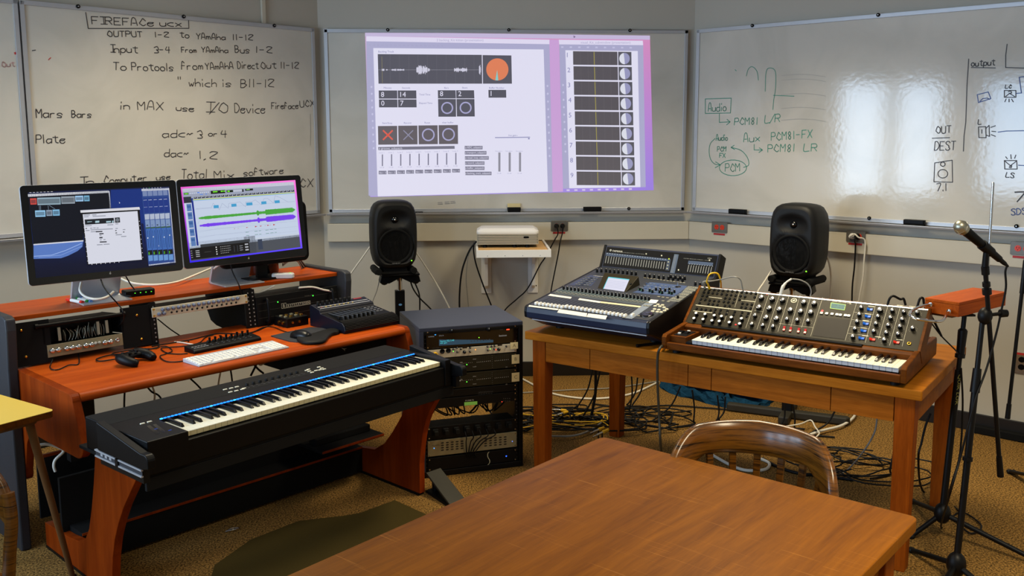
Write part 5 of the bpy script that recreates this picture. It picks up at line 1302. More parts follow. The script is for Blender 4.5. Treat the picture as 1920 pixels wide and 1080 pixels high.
# fader controller
t = on_desk('fader_controller', 'dark blue-black motor fader controller with ribbed front, at the right end of the desk', 'fader controller', 1.296, .085, R(-1))
W, D = .328, .298
m = MB('navy_plastic'); m.prism([(.012, 0), (D, 0), (D, .100), (.285, .106), (.212, .088), (.206, .072), (.058, .052), (.030, .050), (.012, .036), (.004, .016)], 'x', 0, W); m.build('case', t, bevel=.003)
m = MB('black_plastic')
for k in range(9): a = k/8; y = .056-.052*math.sin(a*PI/2); z = .018+.036*math.cos(a*PI/2*.98); m.cyl((.004, y, z), (W-.004, y, z), .0035, n=8)
m.build('ribbed_rest', t)
zf_ = lambda y: .052+(y-.058)*(.020/.148)
m = MB('black_plastic'); m.add([(.004, .062, zf_(.062)+.0006), (W-.004, .062, zf_(.062)+.0006), (W-.004, .204, zf_(.204)+.0006), (.004, .204, zf_(.204)+.0006)], [(0, 1, 2, 3)])
for k in range(8): x = .030+k*.0268; m.box(x-.0012, .070, zf_(.07), x+.0012, .196, zf_(.196)+.0004, 'black_matte'); m.box(x+.011, .068, zf_(.068)+.0004, x+.0122, .200, zf_(.2)+.0008, 'ink', c(90, 92, 98))
m.build('fader_panel', t)
for k in range(8): x = .030+k*.0268; m = MB('rubber'); m.at(tr(x, .092, zf_(.092))); m.loft([[(a, b, z) for a, b in rrect(.016*g, .020*g, .004, 3)] for z, g in ((.002, 1), (.012, 1), (.015, .8))], smooth=False); m.build('fader_cap', t)
for k in range(2):
    y = .222+k*.020; z = .088+(y-.212)*(.018/.073)
    m = MB('aluminium'); m.add([(.012, y, z+.0016), (W-.012, y, z+.0016), (W-.012, y+.006, z+.0030), (.012, y+.006, z+.0030)], [(0, 1, 2, 3)]); m.build('strip', t, label='silver strip')
m = MB('screen')
for k in range(8): x = .030+k*.0268; z = .088+(.238-.212)*.2466; m.add([(x-.004, .236, z+.0018), (x+.004, .236, z+.0018), (x+.004, .241, z+.003), (x-.004, .241, z+.003)], [(0, 1, 2, 3)], col=c(236, 190, 40) if k else c(200, 90, 80))
m.add([(.250, .270, .1036), (.300, .270, .1036), (.300, .282, .1064), (.250, .282, .1064)], [(0, 1, 2, 3)], col=c(150, 20, 30)); m.build('lights', t)
kb = MB('rubber'); kb.lathe([(.0085, 0), (.008, .017), (.0065, .020), (.0005, .020)], 14); k0 = kb.build('encoder_knob', t)
copies(k0, [tr(.030+k*.0268, .268, .1015) for k in range(8)], t)
m = MB('ink', c(120, 122, 128))
for a in range(3):
    for b in range(4): x, y = .252+a*.024, .110+b*.024; m.cbox(x, y, zf_(y)+.001, .014, .008, .004)
m.build('buttons', t)
# mouse pad with wrist rest, mouse
Zc = lambda x, y: (480+x*.1574, 530+y*.1574)
o = dk(*Zc(560, 640)); t = on_desk('mouse_pad', 'dark grey mouse pad with padded black wrist rest, near the desk edge', 'mouse pad', o[0], o[1])
def pp(L, z=DZ): return [tuple(dk(*Zc(*q), z)-o) for q in L]
m = MB('charcoal_laminate'); m.prism([p[:2] for p in smooth_path([(*q, 0) for q in pp([(178, 642), (330, 688), (480, 715), (700, 690), (935, 600), (860, 560), (700, 540), (620, 545), (400, 590), (178, 642)])], 2)][:-1], 'z', .0, .004); m.build('pad', t)
w = [p[:2] for p in smooth_path([(*q, 0) for q in pp([(486, 706), (560, 742), (700, 745), (820, 724), (870, 672), (920, 636), (985, 620), (990, 590), (930, 575), (840, 590), (680, 640), (500, 680), (486, 706)])], 4)][:-1]
wc = np.mean(w, axis=0)
m = MB('rubber'); m.loft([[(wc[0]+(x-wc[0])*s, wc[1]+(y-wc[1])*s, z) for x, y in w] for z, s in ((.004, .98), (.008, 1), (.015, .97), (.018, .88), (.017, .6))]); m.build('wrist_rest', t)
q = dk(*Zc(535, 615), DZ+.02)
t = on_desk('computer_mouse', 'black computer mouse on the grey mouse pad', 'mouse', q[0], q[1], R(12), DZ+.0045)
m = MB('mouse_plastic'); rings = []
for k in range(19):
    s = -1+2*k/18; y = .056*math.sin(s*PI/2); q = math.cos(s*PI/2*.985)
    w = .031*q**.5; h = .004+.032*q**.62*(1-.12*s)
    rings.append([(w*math.cos(a), y, h*max(0, math.sin(a))**.8) for a in [PI*j/14 for j in range(15)]])
m.loft(rings); m.build('shell', t)
m = MB('rubber'); m.cyl((-.003, .030, .024), (.003, .030, .024), .009, n=14); m.build('wheel', t)
# white computer keyboard
q = dk(374, 686, DZ+.006)
t = on_desk('computer_keyboard', 'white computer keyboard with number pad, at the front of the desk', 'keyboard', q[0], q[1]+.002, R(2))
W, D = .440, .128
m = MB('grey_key_front'); m.prism([(0, 0), (D, 0), (D, .016), (0, .006)], 'x', 0, W); m.build('base', t, bevel=.0015)
kk = MB('white_plastic'); kk.loft([[(x, y, z) for x, y in rrect(.0150*g, .0150*g, .002, 2)] for z, g in ((.0, 1), (.0028, 1), (.0034, .94))], smooth=False); k0 = kk.build('key', t)
sl = math.atan2(.010, D); pl = []
def kp(x, y, w=1): return tr(x, y, .0062+y*.0781) @ rx(sl) @ np.diag([w, 1, 1, 1])
for r_ in range(6):
    y = .013+r_*.0195
    for k in range(14):
        if r_ == 0 and 3 <= k <= 8:
            if k == 3: pl.append(kp(.012+5.5*.0188+.006, y, 6.4))
            continue
        pl.append(kp(.013+k*.0200, y))
    for k in range(3):
        if r_ == 2 or (r_ == 1 and k != 1): continue
        pl.append(kp(.300+k*.0190, y))
    for k in range(4): pl.append(kp(.364+k*.0192, y))
pl = pl[:98]
copies(k0, pl, t)
# slim black controller with eight faders
q = dk(365, 664.5, DZ)
t = on_desk('midi_controller', 'slim black controller with eight upright fader caps, behind the white keyboard', 'controller', q[0], q[1]+.0, R(4))
W, D = .345, .082
m = MB('black_plastic'); m.prism([(0, 0), (D, 0), (D, .026), (.01, .018), (0, .012)], 'x', 0, W); m.build('case', t, bevel=.003)
for k in range(8):
    x = .115+k*.0285; m = MB('black_plastic'); m.box(x-.004, .058, .023, x+.004, .066, .046); m.build('fader_cap', t, bevel=.001)
    m = MB('rubber'); m.at(tr(x-.010, .060, .024)); m.lathe([(.006, 0), (.0055, .010), (.0005, .011)], 12); m.build('knob', t)
m = MB('ink', c(150, 150, 150))
for k in range(8):
    for q in range(2): x = .105+k*.0285; m.cbox(x, .022+q*.014, .0205+q*.0015, .007, .006, .002, col=c(70, 72, 74))
for k in range(5):
    for q in range(2): m.cbox(.018+k*.015, .022+q*.02, .0205+q*.0016, .010, .007, .002, col=c(130, 130, 130))
m.build('buttons', t)
# game controller
q = dk(246, 684, DZ)
t = on_desk('game_controller', 'black game controller lying on the desk with its cable', 'game controller', q[0]+.02, q[1]+.025, R(28))
t.scale = (.86, .86, .86)
m = MB('black_plastic'); rings = []
for k in range(13):
    s = -1+2*k/12; x = s*.062; w = .030+.004*abs(s); h = .017-.003*abs(s)
    rings.append([(x, .018+w*math.cos(a)*.9-.008*s*s, .033+h*math.sin(a)) for a in [2*PI*j/14 for j in range(14)]])
m.loft(rings); 
m.build('body', t)
for s in (-1, 1):
    m = MB('black_plastic'); P = smooth_path([(s*.055, .030, .034), (s*.066, .005, .033), (s*.072, -.030, .026), (s*.064, -.062, .017), (s*.058, -.074, .013)], 4); r_ = [.024, .025, .024, .021, .018, .012]
    m.tube(P, [.024, .026, .026, .025, .024, .023, .022, .020, .018, .015, .010], 14, raw=True); m.build('grip', t)
for x, y in ((-.045, .020), (.022, -.006)): m = MB('rubber'); m.at(tr(x, y, .048)); m.lathe([(.008, 0), (.006, .006), (.009, .010), (.008, .0125), (.0005, .011)], 14); m.build('thumb_stick', t)
m = MB('black_gloss'); m.cbox(-.022, -.004, .050, .018, .006, .004); m.cbox(-.022, -.004, .050, .006, .018, .004); m.build('direction_pad', t)
for k in range(4): a = k*PI/2; m = MB('black_gloss'); m.cyl((.045+.010*math.cos(a), .020+.010*math.sin(a), .046), (.045+.010*math.cos(a), .020+.010*math.sin(a), .053), .0045, n=10); m.build('button', t)
for s in (-1, 1): m = MB('black_plastic'); m.box(s*.045-.016, .040, .034, s*.045+.016, .054, .046); m.build('shoulder_button', t, bevel=.003)
# black case under the desk top
t = thing('amplifier_case', 'black box with a small silver mark, tucked under the right half of the desk', 'case', T=FD)
m = MB('black_matte'); m.box(1.03, .14, .613, 1.585, .50, DZ-.037); m.build('body', t, bevel=.004)
m = MB('ink', c(170, 170, 150)); u, v = loc_of(FD @ frame_of((0, .14, 0), (1, 0, 0), Z3), on_plane(645, 655, (FD @ tr(0, .14, 0))[:3, 3], FD[:3, 1]))[:2]
m.at(tr(u, .1395, v) @ rx(PI/2)); m.poly([(-.016, .010), (.0, .004), (.018, .002), (.004, .000), (.006, -.010), (-.002, -.001)]); m.build('logo', t)

# ------------------------------------------------------------------ the eighty-eight key keyboard on the tray
kt = thing('piano_keyboard', 'black 88-key keyboard with a blue light strip, on the pulled-out desk tray', 'piano keyboard', T=FK)
BZ = .6125; KT = .7155
m = MB('black_plastic')
m.box(-.149, .155, BZ, 1.262, .395, .7265); m.box(-.149, -.030, BZ, -.002, .155, .7265); m.box(1.228, -.030, BZ, 1.262, .155, .7265); m.box(-.002, -.024, BZ, 1.228, .155, .694)
m.build('case', kt, bevel=.003)
m = MB('black_matte'); m.add([(-.147, .240, .7269), (1.260, .240, .7269), (1.260, .393, .7269), (-.147, .393, .7269)], [(0, 1, 2, 3)]); m.build('rear_panel', kt)
WK = 1.226/52
wk = MB('ivory_key'); w = WK-.0009
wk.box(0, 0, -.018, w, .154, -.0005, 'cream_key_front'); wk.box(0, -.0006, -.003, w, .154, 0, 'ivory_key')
k0 = wk.build('white_key', kt, bevel=.0006, seg=1); copies(k0, [tr(i*WK, 0, KT) for i in range(52)], kt)
bk = MB('key_black'); bk.loft([[(-.0055, .050, -.002), (.0055, .050, -.002), (.0055, .154, -.002), (-.0055, .154, -.002)], [(-.0055, .052, .002), (.0055, .052, .002), (.0055, .154, .003), (-.0055, .154, .003)], [(-.0045, .060, .0115), (.0045, .060, .0115), (.0045, .154, .0125), (-.0045, .154, .0125)]], smooth=False)
k0 = bk.build('black_key', kt, bevel=.001); pl = []
for i in range(51):
    n_ = (i+5) % 7   # 0=C
    if n_ in (0, 1, 3, 4, 5): pl.append(tr((i+1)*WK+(-.0018, .0018, 0, -.0022, 0, .0022)[n_], 0, KT))
copies(k0, pl, kt)
ls = MB('blue_guide'); 
for i in range(88): x = i*1.226/88; ls.box(x+.0022, .1560, .7262, x+1.226/88-.0026, .1620, .7292, col=c(14, 104, 255) if i % 7 else c(40, 150, 255))
ls.build('light_strip', kt, label='blue light strip')
Zk = lambda x, y: (150+x*.20368, 680+y*.20368); Zk2 = lambda x, y: (460+x*.21875, 640+y*.21875)
def kq(px, py, z=.727): return loc_of(FK, on_z(px, py, z))[:2]
bb = MB('ink_gloss', c(228, 226, 206)); bb.loft([[(x, y, z) for x, y in rrect(.017*g, .008*g, .002, 2)] for z, g in ((0, 1), (.002, 1), (.0026, .9))], smooth=False); b0 = bb.build('button', kt); pl = []
for L, f in (([(1336, 248), (1392, 236), (1444, 224), (1385, 272), (1440, 260), (1495, 246), (1510, 238), (575, 562), (640, 545)], Zk), ([(525, 250), (548, 258), (572, 268), (540, 242), (606, 252), (630, 222), (655, 232), (676, 240), (640, 246)], Zk2)):
    for p in L: pl.append(tr(*kq(*f(*p)), .7266))
copies(b0, pl, kt)
m = MB('black_gloss')
for L in ([(612, 582), (645, 574), (740, 650), (705, 662)], [(668, 570), (700, 562), (795, 636), (762, 646)]): m.add([(*kq(*Zk(*p)), .7268) for p in L], [(0, 1, 2, 3)])
m.build('touch_strips', kt)
m = MB('diode'); 
for x, y in ((698, 610), (828, 622)): p = kq(*Zk(x, y)); m.add([(p[0]+a, p[1]+b, .7272) for a, b in ((-.006, -.002), (.006, -.002), (.006, .002), (-.006, .002))], [(0, 1, 2, 3)], col=c(10, 40, 110))
m.build('strip_light', kt)
kb = MB('rubber'); kb.lathe([(.007, 0), (.0065, .011), (.0005, .012)], 12); k0 = kb.build('knob', kt)
copies(k0, [tr(.445+k*.030, .295, .7266) for k in range(9)] , kt)
m = MB('ink', c(50, 50, 54))
for k in range(24): m.cbox(.43+(k % 12)*.024, .262+(k//12)*.014, .7272, .010, .004, .001)
m.text('NATIVE INSTRUMENTS', *kq(*Zk(320, 446)), .010, z=.7268, w=.10, col=c(56, 46, 36)); m.build('lettering', kt)
# ------------------------------------------------------------------ digital mixing console
FMX = FR(.273, 4.3648, -.6856); MW = .667
mix_t = thing('mixing_console', 'dark blue digital mixing console with a meter bridge and lit screen, on the wooden table', 'mixing console', T=FMX)
prof = [(0, .822), (-.004, .85), (0, .874), (.010, .8795), (.696, .987), (.742, .994), (.742, .780), (.700, .758), (.16, .758), (.03, .812)]
m = MB('console_blue'); m.prism(prof, 'x', .006, MW-.006); m.build('case', mix_t, bevel=.003)
for x in (-.008, MW-.008): m = MB('black_metal'); m.prism([(p[0], p[1]+.001) for p in prof], 'x', x, x+.016); m.build('side_cheek', mix_t, bevel=.004)
m = MB('aluminium'); m.box(.02, .024, .8085, MW-.02, .034, .8125); m.build('lower_trim', mix_t)
for x in (.07, MW-.07):
    for y in (.20, .66): m = MB('rubber'); m.cyl((x, y, OZ), (x, y, .759), .022, n=14); m.build('foot', mix_t)
FMt = FMX @ frame_of((0, .010, .8797), (1, 0, 0), (0, .686, .1073))
Zx = lambda x, y: (980+x*.19792, 450+y*.19792)
def mt(x, y, lift=0):
    F = FMt; return loc_of(F, on_plane(*Zx(x, y), F[:3, 3]+F[:3, 2]*lift, F[:3, 2]))[:2]
TMt = np.linalg.inv(FMX) @ FMt
m = MB('console_top'); m.at(TMt); m.box(.010, .008, .0, MW-.010, .690, .0015); m.build('control_surface', mix_t)
def mpoly(m, L, col, z=.002, mat='ink'): m.poly([(*mt(*p), z) for p in L], mat, col)
m = MB('ink'); m.at(TMt)
BLU = c(52, 70, 108)
mpoly(m, [(1120, 470), (1205, 402), (1560, 438), (1470, 545), (1330, 530), (1040, 500)], BLU); mpoly(m, [(520, 385), (640, 335), (735, 345), (650, 440), (440, 430)], c(44, 54, 84)); mpoly(m, [(330, 470), (420, 445), (1215, 548), (1160, 625), (300, 515)], c(66, 74, 82))
mpoly(m, [(262, 535), (1110, 645), (1000, 740), (110, 615)], c(36, 42, 54)); mpoly(m, [(1205, 568), (1290, 576), (1035, 752), (965, 745)], c(112, 122, 136), .0024)
mpoly(m, [(1570, 440), (1672, 452), (1480, 590), (1370, 580)], c(98, 100, 96)); 
m.build('panel_printing', mix_t)
m = MB('ink'); m.at(TMt); W_ = c(222, 218, 206)
for L in ([(262, 517), (466, 546), (455, 562), (240, 532)], [(540, 557), (745, 588), (730, 602), (524, 572)]): mpoly(m, L, W_, .0032)
mpoly(m, [(745, 588), (1122, 632), (1108, 645), (735, 601)], c(214, 200, 160), .0032)
mpoly(m, [(62, 622), (342, 658), (330, 672), (55, 636)], W_, .0034); mpoly(m, [(345, 660), (612, 700), (604, 735), (328, 694)], W_, .0036); mpoly(m, [(622, 702), (802, 724), (786, 760), (606, 735)], W_, .0036)
mpoly(m, [(1214, 570), (1288, 577), (1262, 606), (1188, 600)], c(232, 230, 220), .0036)
m.build('tape_strips', mix_t, label='white marking tape')
m = MB('ink'); m.at(TMt)
for k in range(24):
    t = k/23; a = mt(272+(1090-272)*t, 545+(648-545)*t, .002); b = mt(135+(975-135)*t, 600+(712-600)*t, .002)
    d = np.array(b)-np.array(a); n = np.array([-d[1], d[0]]); n = n/np.linalg.norm(n)*.0014
    m.poly([(*(a-n), .003), (*(b-n), .003), (*(b+n), .003), (*(a+n), .003)], 'ink', c(8, 8, 10))
m.build('fader_slots', mix_t)
fc = MB('white_plastic'); fc.loft([[(x, y, z) for x, y in rrect(.0125*g, .024*h, .002, 2)] for z, g, h in ((.002, 1, 1), (.010, 1, .9), (.013, .9, .7), (.0105, .7, .2), (.013, .9, .0001))][:3], smooth=False)
fc.box(-.0062, -.001, .0131, .0062, .001, .0136, 'ink', c(60, 60, 60)); f0 = fc.build('fader_cap', mix_t)
pl = [TMt @ tr(*mt(130+k*35, 588+k*4.9, .012)) for k in range(8)] + [TMt @ tr(*mt(415+k*37, 618+k*5.8, .012)) for k in range(16)] + [TMt @ tr(*mt(1040, 700, .012))]
copies(f0, pl, mix_t)
def knobmesh(r, h, mat='black_plastic', cap=None, tick=True):
    m = MB(mat); m.lathe([(r, 0), (r*.95, h*.3), (r*.88, h), (r*.6, h+.0012), (.0005, h+.0014)], 12)
    if cap: m.lathe([(r*.84, h+.0006), (r*.6, h+.0022), (.0005, h+.0024)], 12, cap)
    if tick: m.box(-.0006, 0, h+.001, .0006, r*.9, h+.0022, 'ink', c(220, 220, 216))
    return m
k0 = knobmesh(.0068, .018).build('encoder_knob', mix_t)
pl = [TMt @ tr(*mt(388+(1196-388)*k/23, 455+(556-455)*k/23, .010)) for k in range(24)]
pl += [TMt @ tr(*mt(x, y, .008)) for x, y in ((705, 293), (745, 293), (790, 293), (827, 298), (868, 302), (907, 304), (950, 308), (990, 312), (1032, 318), (1072, 322), (1160, 342), (1203, 346), (1246, 350), (1290, 356), (1334, 360), (1380, 366), (1402, 350), (1446, 355), (1492, 360), (1535, 366), (1424, 372), (1470, 377), (1514, 382), (1636, 418), (1680, 425))]
copies(k0, pl, mix_t)
k1 = knobmesh(.0060, .015).build('equalizer_knob', mix_t)
pl = [TMt @ tr(*mt(x, y, .008)) for x, y in ((1110, 466), (1136, 476), (1204, 478), (1229, 489), (1263, 466), (1304, 470), (1296, 490), (1321, 498), (1350, 476), (1390, 466), (1388, 497), (1412, 504), (1437, 488), (1470, 540))]
copies(k1, pl, mix_t)
m = MB('ink', c(60, 130, 96)); m.at(TMt)
for x, y in ((1110, 472), (1136, 482), (1204, 484), (1229, 495), (1296, 498), (1321, 505), (1388, 504), (1412, 511)): m.poly([(a, b, .0026) for a, b in oval(.018, .018, 14, *mt(x, y))])
m.build('knob_rings', mix_t)
m = MB('ink'); m.at(TMt)
for r_ in range(4):
    for k in range(24):
        t = k/23; x = 372+(1198-372)*t-r_*22; y = 474+(572-474)*t+r_*10; u, v = mt(x, y)
        m.cbox(u, v, .0035, .015, .006, .003, col=(c(120, 126, 116), c(96, 110, 106), c(130, 128, 112), c(110, 108, 96))[r_])
for r_ in range(5):
    for k in range(5): u, v = mt(600+k*26-r_*22, 362+k*2+r_*16); m.cbox(u, v, .0035, .013, .007, .003, col=c(96, 96, 92) if k != 2 else c(30, 30, 32))
for r_ in range(6):
    for k in range(4): u, v = mt(1598+k*22-r_*36, 455+k*4+r_*22); m.cbox(u, v, .0035, .009, .008, .003, col=c(132, 130, 116))
for r_ in range(4):
    for k in range(8): u, v = mt(1175+k*36-r_*22, 418+k*5+r_*20); m.cbox(u, v, .0035, .010, .006, .003, col=c(110, 118, 128) if (r_+k) % 3 else c(60, 84, 130))
for k in range(13): u, v = mt(1160+k*31, 362+k*4); m.cbox(u, v-.004, .0035, .012, .004, .003, col=c(160, 152, 130))
for x, y in ((1290, 545), (1330, 550), (1372, 556), (1180, 600), (1190, 632), (1160, 628), (1330, 585), (1380, 592), (1100, 725), (960, 740)): u, v = mt(x, y); m.cbox(u, v, .0035, .014, .010, .003, col=c(126, 122, 106))
m.build('buttons', mix_t)
bb = MB('champagne_panel'); bb.loft([[(x, y, z) for x, y in oval(.018*g, .016*g, 14)] for z, g in ((.001, 1), (.005, .95), (.006, .8))], smooth=False); b0 = bb.build('round_button', mix_t)
pl = [TMt @ tr(*mt(x, y)) for x, y in ((1255, 632), (1300, 636), (1340, 646), (1282, 618), (1325, 624), (1250, 662), (1290, 668), (1232, 682), (1275, 688), (1312, 690), (1344, 676), (1365, 662))]
copies(b0, pl, mix_t)
u, v = mt(1175, 712); m = MB('black_gloss'); m.at(TMt @ tr(u, v)); m.lathe([(.034, .001), (.033, .006), (.028, .007), (.0005, .005)], 28); m.cyl((.012, .008, .005), (.012, .008, .0075), .006, n=12, mat='panel_olive'); m.build('jog_wheel', mix_t)
u, v = mt(1472, 448); m = MB('chrome'); m.at(TMt @ tr(u, v)); m.cyl((0, 0, 0), (0, 0, .026), .0035, .0045, 12); m.cyl((0, 0, .026), (0, 0, .031), .006, .005, 12); m.lathe([(.016, .001), (.013, .004), (.004, .006)], 16, 'rubber'); m.build('joystick', mix_t)
# screen pod, tipped towards the player
fl, fr = np.array([*mt(708, 458), .004]), np.array([*mt(975, 494), .004])
e = (fr-fl)/np.linalg.norm(fr-fl); th = R(21)
FPo = FMt @ frame_of(fl, e, (-e[1]*math.cos(th), e[0]*math.cos(th), math.sin(th)))
def pq(x, y): return loc_of(FPo, on_plane(*Zx(x, y), FPo[:3, 3], FPo[:3, 2]))[:2]
P = [pq(708, 458), pq(975, 494), pq(1100, 345), pq(775, 308)]
TP = np.linalg.inv(FMX) @ FPo
m = MB('panel_olive'); dn = -FPo[:3, 2]
base = []
for p in P:
    w = (FPo @ np.array([p[0], p[1], 0, 1]))[:3]; l = loc_of(FMt, w); base.append((TMt @ np.array([l[0], l[1]+.006, .001, 1]))[:3])
topv = [(TP @ np.array([p[0], p[1], 0, 1]))[:3] for p in P]
m.loft([base, topv], smooth=False); m.build('screen_pod', mix_t, bevel=.003)
m = MB('screen'); m.at(TP); Q = [pq(762, 463), pq(962, 491), pq(1012, 374), pq(814, 351)]
m.poly([(*q, .0012) for q in Q], col=c(214, 214, 232)); Q2 = [pq(814, 351), pq(1012, 374), pq(1008, 382), pq(811, 359)]; m.poly([(*q, .0016) for q in Q2], col=c(80, 200, 214)); m.poly([(*q, .0016) for q in (pq(762, 463), pq(768, 464), pq(815, 358), pq(810, 357))], col=c(80, 200, 214))
for k in range(5): m.poly([(*q, .0016) for q in (pq(800-k*6, 384+k*14), pq(980-k*6, 406+k*14), pq(979-k*6, 408+k*14), pq(799-k*6, 386+k*14))], col=c(180, 180, 206))
m.build('screen', mix_t)
m = MB('rubber'); m.at(TP); u, v = pq(1026, 418); m.cyl((u, v, 0), (u, v, .004), .006, n=10); m.build('contrast_knob', mix_t)
# meter bridge
FMb = FMX @ frame_of((0, .700, .9885), (1, 0, 0), (0, .050, .108))
def mb(x, y): return loc_of(FMb, on_plane(*Zx(x, y), FMb[:3, 3], FMb[:3, 2]))[:2]
TB = np.linalg.inv(FMX) @ FMb
hb = (mb(785, 45)[1]+mb(1880, 140)[1])/2
m = MB('console_blue'); m.at(TB); m.box(0, -.004, -.06, MW, hb, -.001); m.build('meter_bridge', mix_t, bevel=.004)
m = MB('black_plastic'); m.at(TB); m.box(.012, .004, -.002, MW-.012, hb-.010, .0008); m.build('meter_window', mix_t)
m = MB('black_metal'); m.at(TB); m.box(MW-.006, -.006, -.066, MW+.008, hb+.002, .003); m.box(-.008, -.006, -.066, .006, hb+.002, .003); m.build('bridge_cheek', mix_t, bevel=.003)
m = MB('ink'); m.at(TB)
def bq(L, col, z=.0014): m.poly([(*mb(*p), z) for p in L], 'ink', col)
bq([(792, 120), (1402, 182), (1398, 204), (788, 150)], c(50, 66, 92)); bq([(1572, 196), (1806, 216), (1800, 246), (1566, 228)], c(56, 72, 98)); bq([(1438, 134), (1480, 138), (1440, 318), (1396, 312)], c(70, 84, 104)); bq([(1372, 178), (1405, 182), (1388, 290), (1352, 286)], c(46, 56, 74))
for k in range(24):
    x = 792+k*23.9; y = 152+k*2.5; bq([(x, y), (x+9, y+1), (x-4, y+68), (x-13, y+67)], c(112, 112, 108), .0018); bq([(x+6, y-28), (x+18, y-27), (x+16, y-20), (x+4, y-21)], c(130, 140, 156), .0018)
for k in range(10):
    x = 1572+k*24; y = 236+k*2.4; bq([(x, y), (x+8, y+1), (x-6, y+66), (x-14, y+65)], c(116, 116, 112), .0018); bq([(x+6, y-12), (x+16, y-11), (x+15, y-6), (x+5, y-7)], c(150, 154, 160), .0018)
for k in range(15):
    y = 142+k*11.5; x = 1450-k*2.5; bq([(x-9, y), (x-2, y), (x-4, y+6), (x-11, y+6)], c(120, 124, 128), .0018); bq([(x+3, y), (x+10, y), (x+8, y+6), (x+1, y+6)], c(120, 124, 128), .0018)
for x, y, col in ((1388, 180, c(190, 210, 60)), (1382, 208, c(160, 160, 140)), (1376, 240, c(160, 160, 140)), (1370, 270, c(160, 160, 140)), (1172, 132, c(190, 186, 160)), (1318, 148, c(200, 196, 170)), (1478, 284, c(200, 196, 170)), (1772, 192, c(190, 186, 160))): bq([(x-6, y-6), (x+6, y-5), (x+5, y+7), (x-7, y+6)], col, .0019)
u, v = mb(848, 112); m.text('YAMAHA', u, v, .011, col=c(220, 216, 200), z=.0016); u, v = mb(834, 98); m.poly([(a, b, .0016) for a, b in oval(.011, .011, 16, u, v)], 'ink', c(220, 216, 200)); m.poly([(a, b, .0019) for a, b in oval(.006, .006, 12, u, v)], 'ink', c(20, 20, 22))
u, v = mb(952, 122); m.text('METER BRIDGE  INPUT / OUTPUT METERS', u, v, .004, w=.13, col=c(130, 130, 124), z=.0016); u, v = mb(1525, 178); m.text('METER BRIDGE STEREO / AUX', u, v, .004, w=.14, col=c(130, 130, 124), z=.0016); u, v = mb(1752, 178); m.text('02R96', u, v, .006, col=c(160, 158, 146), z=.0016)
m.build('meter_printing', mix_t)
m = MB('ink', c(190, 190, 184)); m.at(TMt); u, v = mt(665, 345); m.text('YAMAHA', u, v, .011, z=.0026, w=.06); m.build('lettering', mix_t)

# ------------------------------------------------------------------ analogue synthesizer in its walnut case
FSY = FR(.8449, 3.9187, -.6611); SW, SD = 1.0159, .5722
syn = thing('synthesizer', 'walnut-cased analogue synthesizer with a tilted knob panel and 61 keys, on the wooden table', 'synthesizer', T=FSY)
ch = [(0, .764), (0, .818), (.012, .829), (.22, .846), (SD-.01, .842), (SD, .83), (SD, .764)]
for x in (0, SW-.022): m = MB('walnut'); m.prism(ch, 'x', x, x+.022); m.build('side_cheek', syn, bevel=.004)
m = MB('walnut'); m.box(.022, .002, .764, SW-.022, .024, .7945); m.build('front_rail', syn, bevel=.003)
m = MB('black_matte'); m.box(.022, .024, .764, SW-.022, SD-.01, .770); m.build('bottom_board', syn)
m = MB('walnut'); m.box(.022, SD-.022, .764, SW-.022, SD, .838); m.prism([(.19, .770), (.19, .834), (.205, .842), (SD-.022, .842), (SD-.022, .770)], 'x', .022, SW-.022); m.build('key_surround', syn, bevel=.002)
for x in (.05, SW-.05):
    for y in (.05, SD-.06): m = MB('rubber'); m.cyl((x, y, OZ), (x, y, .7645), .018, n=12); m.build('foot', syn)
KX0, KX1, KY, KZ = .124, .978, .045, .8125
m = MB('walnut'); m.box(.022, .040, .770, .098, .19, .819); m.box(KX1+.002, .045, .770, SW-.022, .19, .806); m.build('end_block', syn, bevel=.002)
m = MB('black_plastic'); m.box(.030, .060, .819, .090, .165, .8215); m.box(.098, .040, .770, KX0-.002, .19, .8); m.build('wheel_plate', syn)
for x in (.045, .072): m = MB('black_gloss'); m.cyl((x-.008, .110, .806), (x+.008, .110, .806), .026, n=24); m.build('pitch_wheel', syn)
m = MB('white_plastic'); m.cbox(.045, .088, .824, .012, .012, .004); m.cbox(.072, .128, .830, .012, .010, .004); m.build('wheel_mark', syn)
w = (KX1-KX0)/36
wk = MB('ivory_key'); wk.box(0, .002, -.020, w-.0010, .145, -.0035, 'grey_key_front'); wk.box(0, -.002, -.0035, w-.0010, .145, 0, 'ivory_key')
k0 = wk.build('white_key', syn, bevel=.0008, seg=1); copies(k0, [tr(KX0+i*w, KY, KZ) for i in range(36)], syn)
bk = MB('key_black'); bk.loft([[(-.0065, .052, -.002), (.0065, .052, -.002), (.0065, .145, -.002), (-.0065, .145, -.002)], [(-.0062, .055, .004), (.0062, .055, .004), (.0062, .145, .004), (-.0062, .145, .004)], [(-.0048, .066, .012), (.0048, .066, .012), (.0048, .145, .013), (-.0048, .145, .013)]], smooth=False)
b0 = bk.build('black_key', syn, bevel=.0012)
copies(b0, [tr(KX0+(i+1)*w+(-.0018, .0018, 0, -.0022, 0, .0022, 0)[i % 7], KY, KZ) for i in range(35) if i % 7 in (0, 1, 3, 4, 5)], syn)
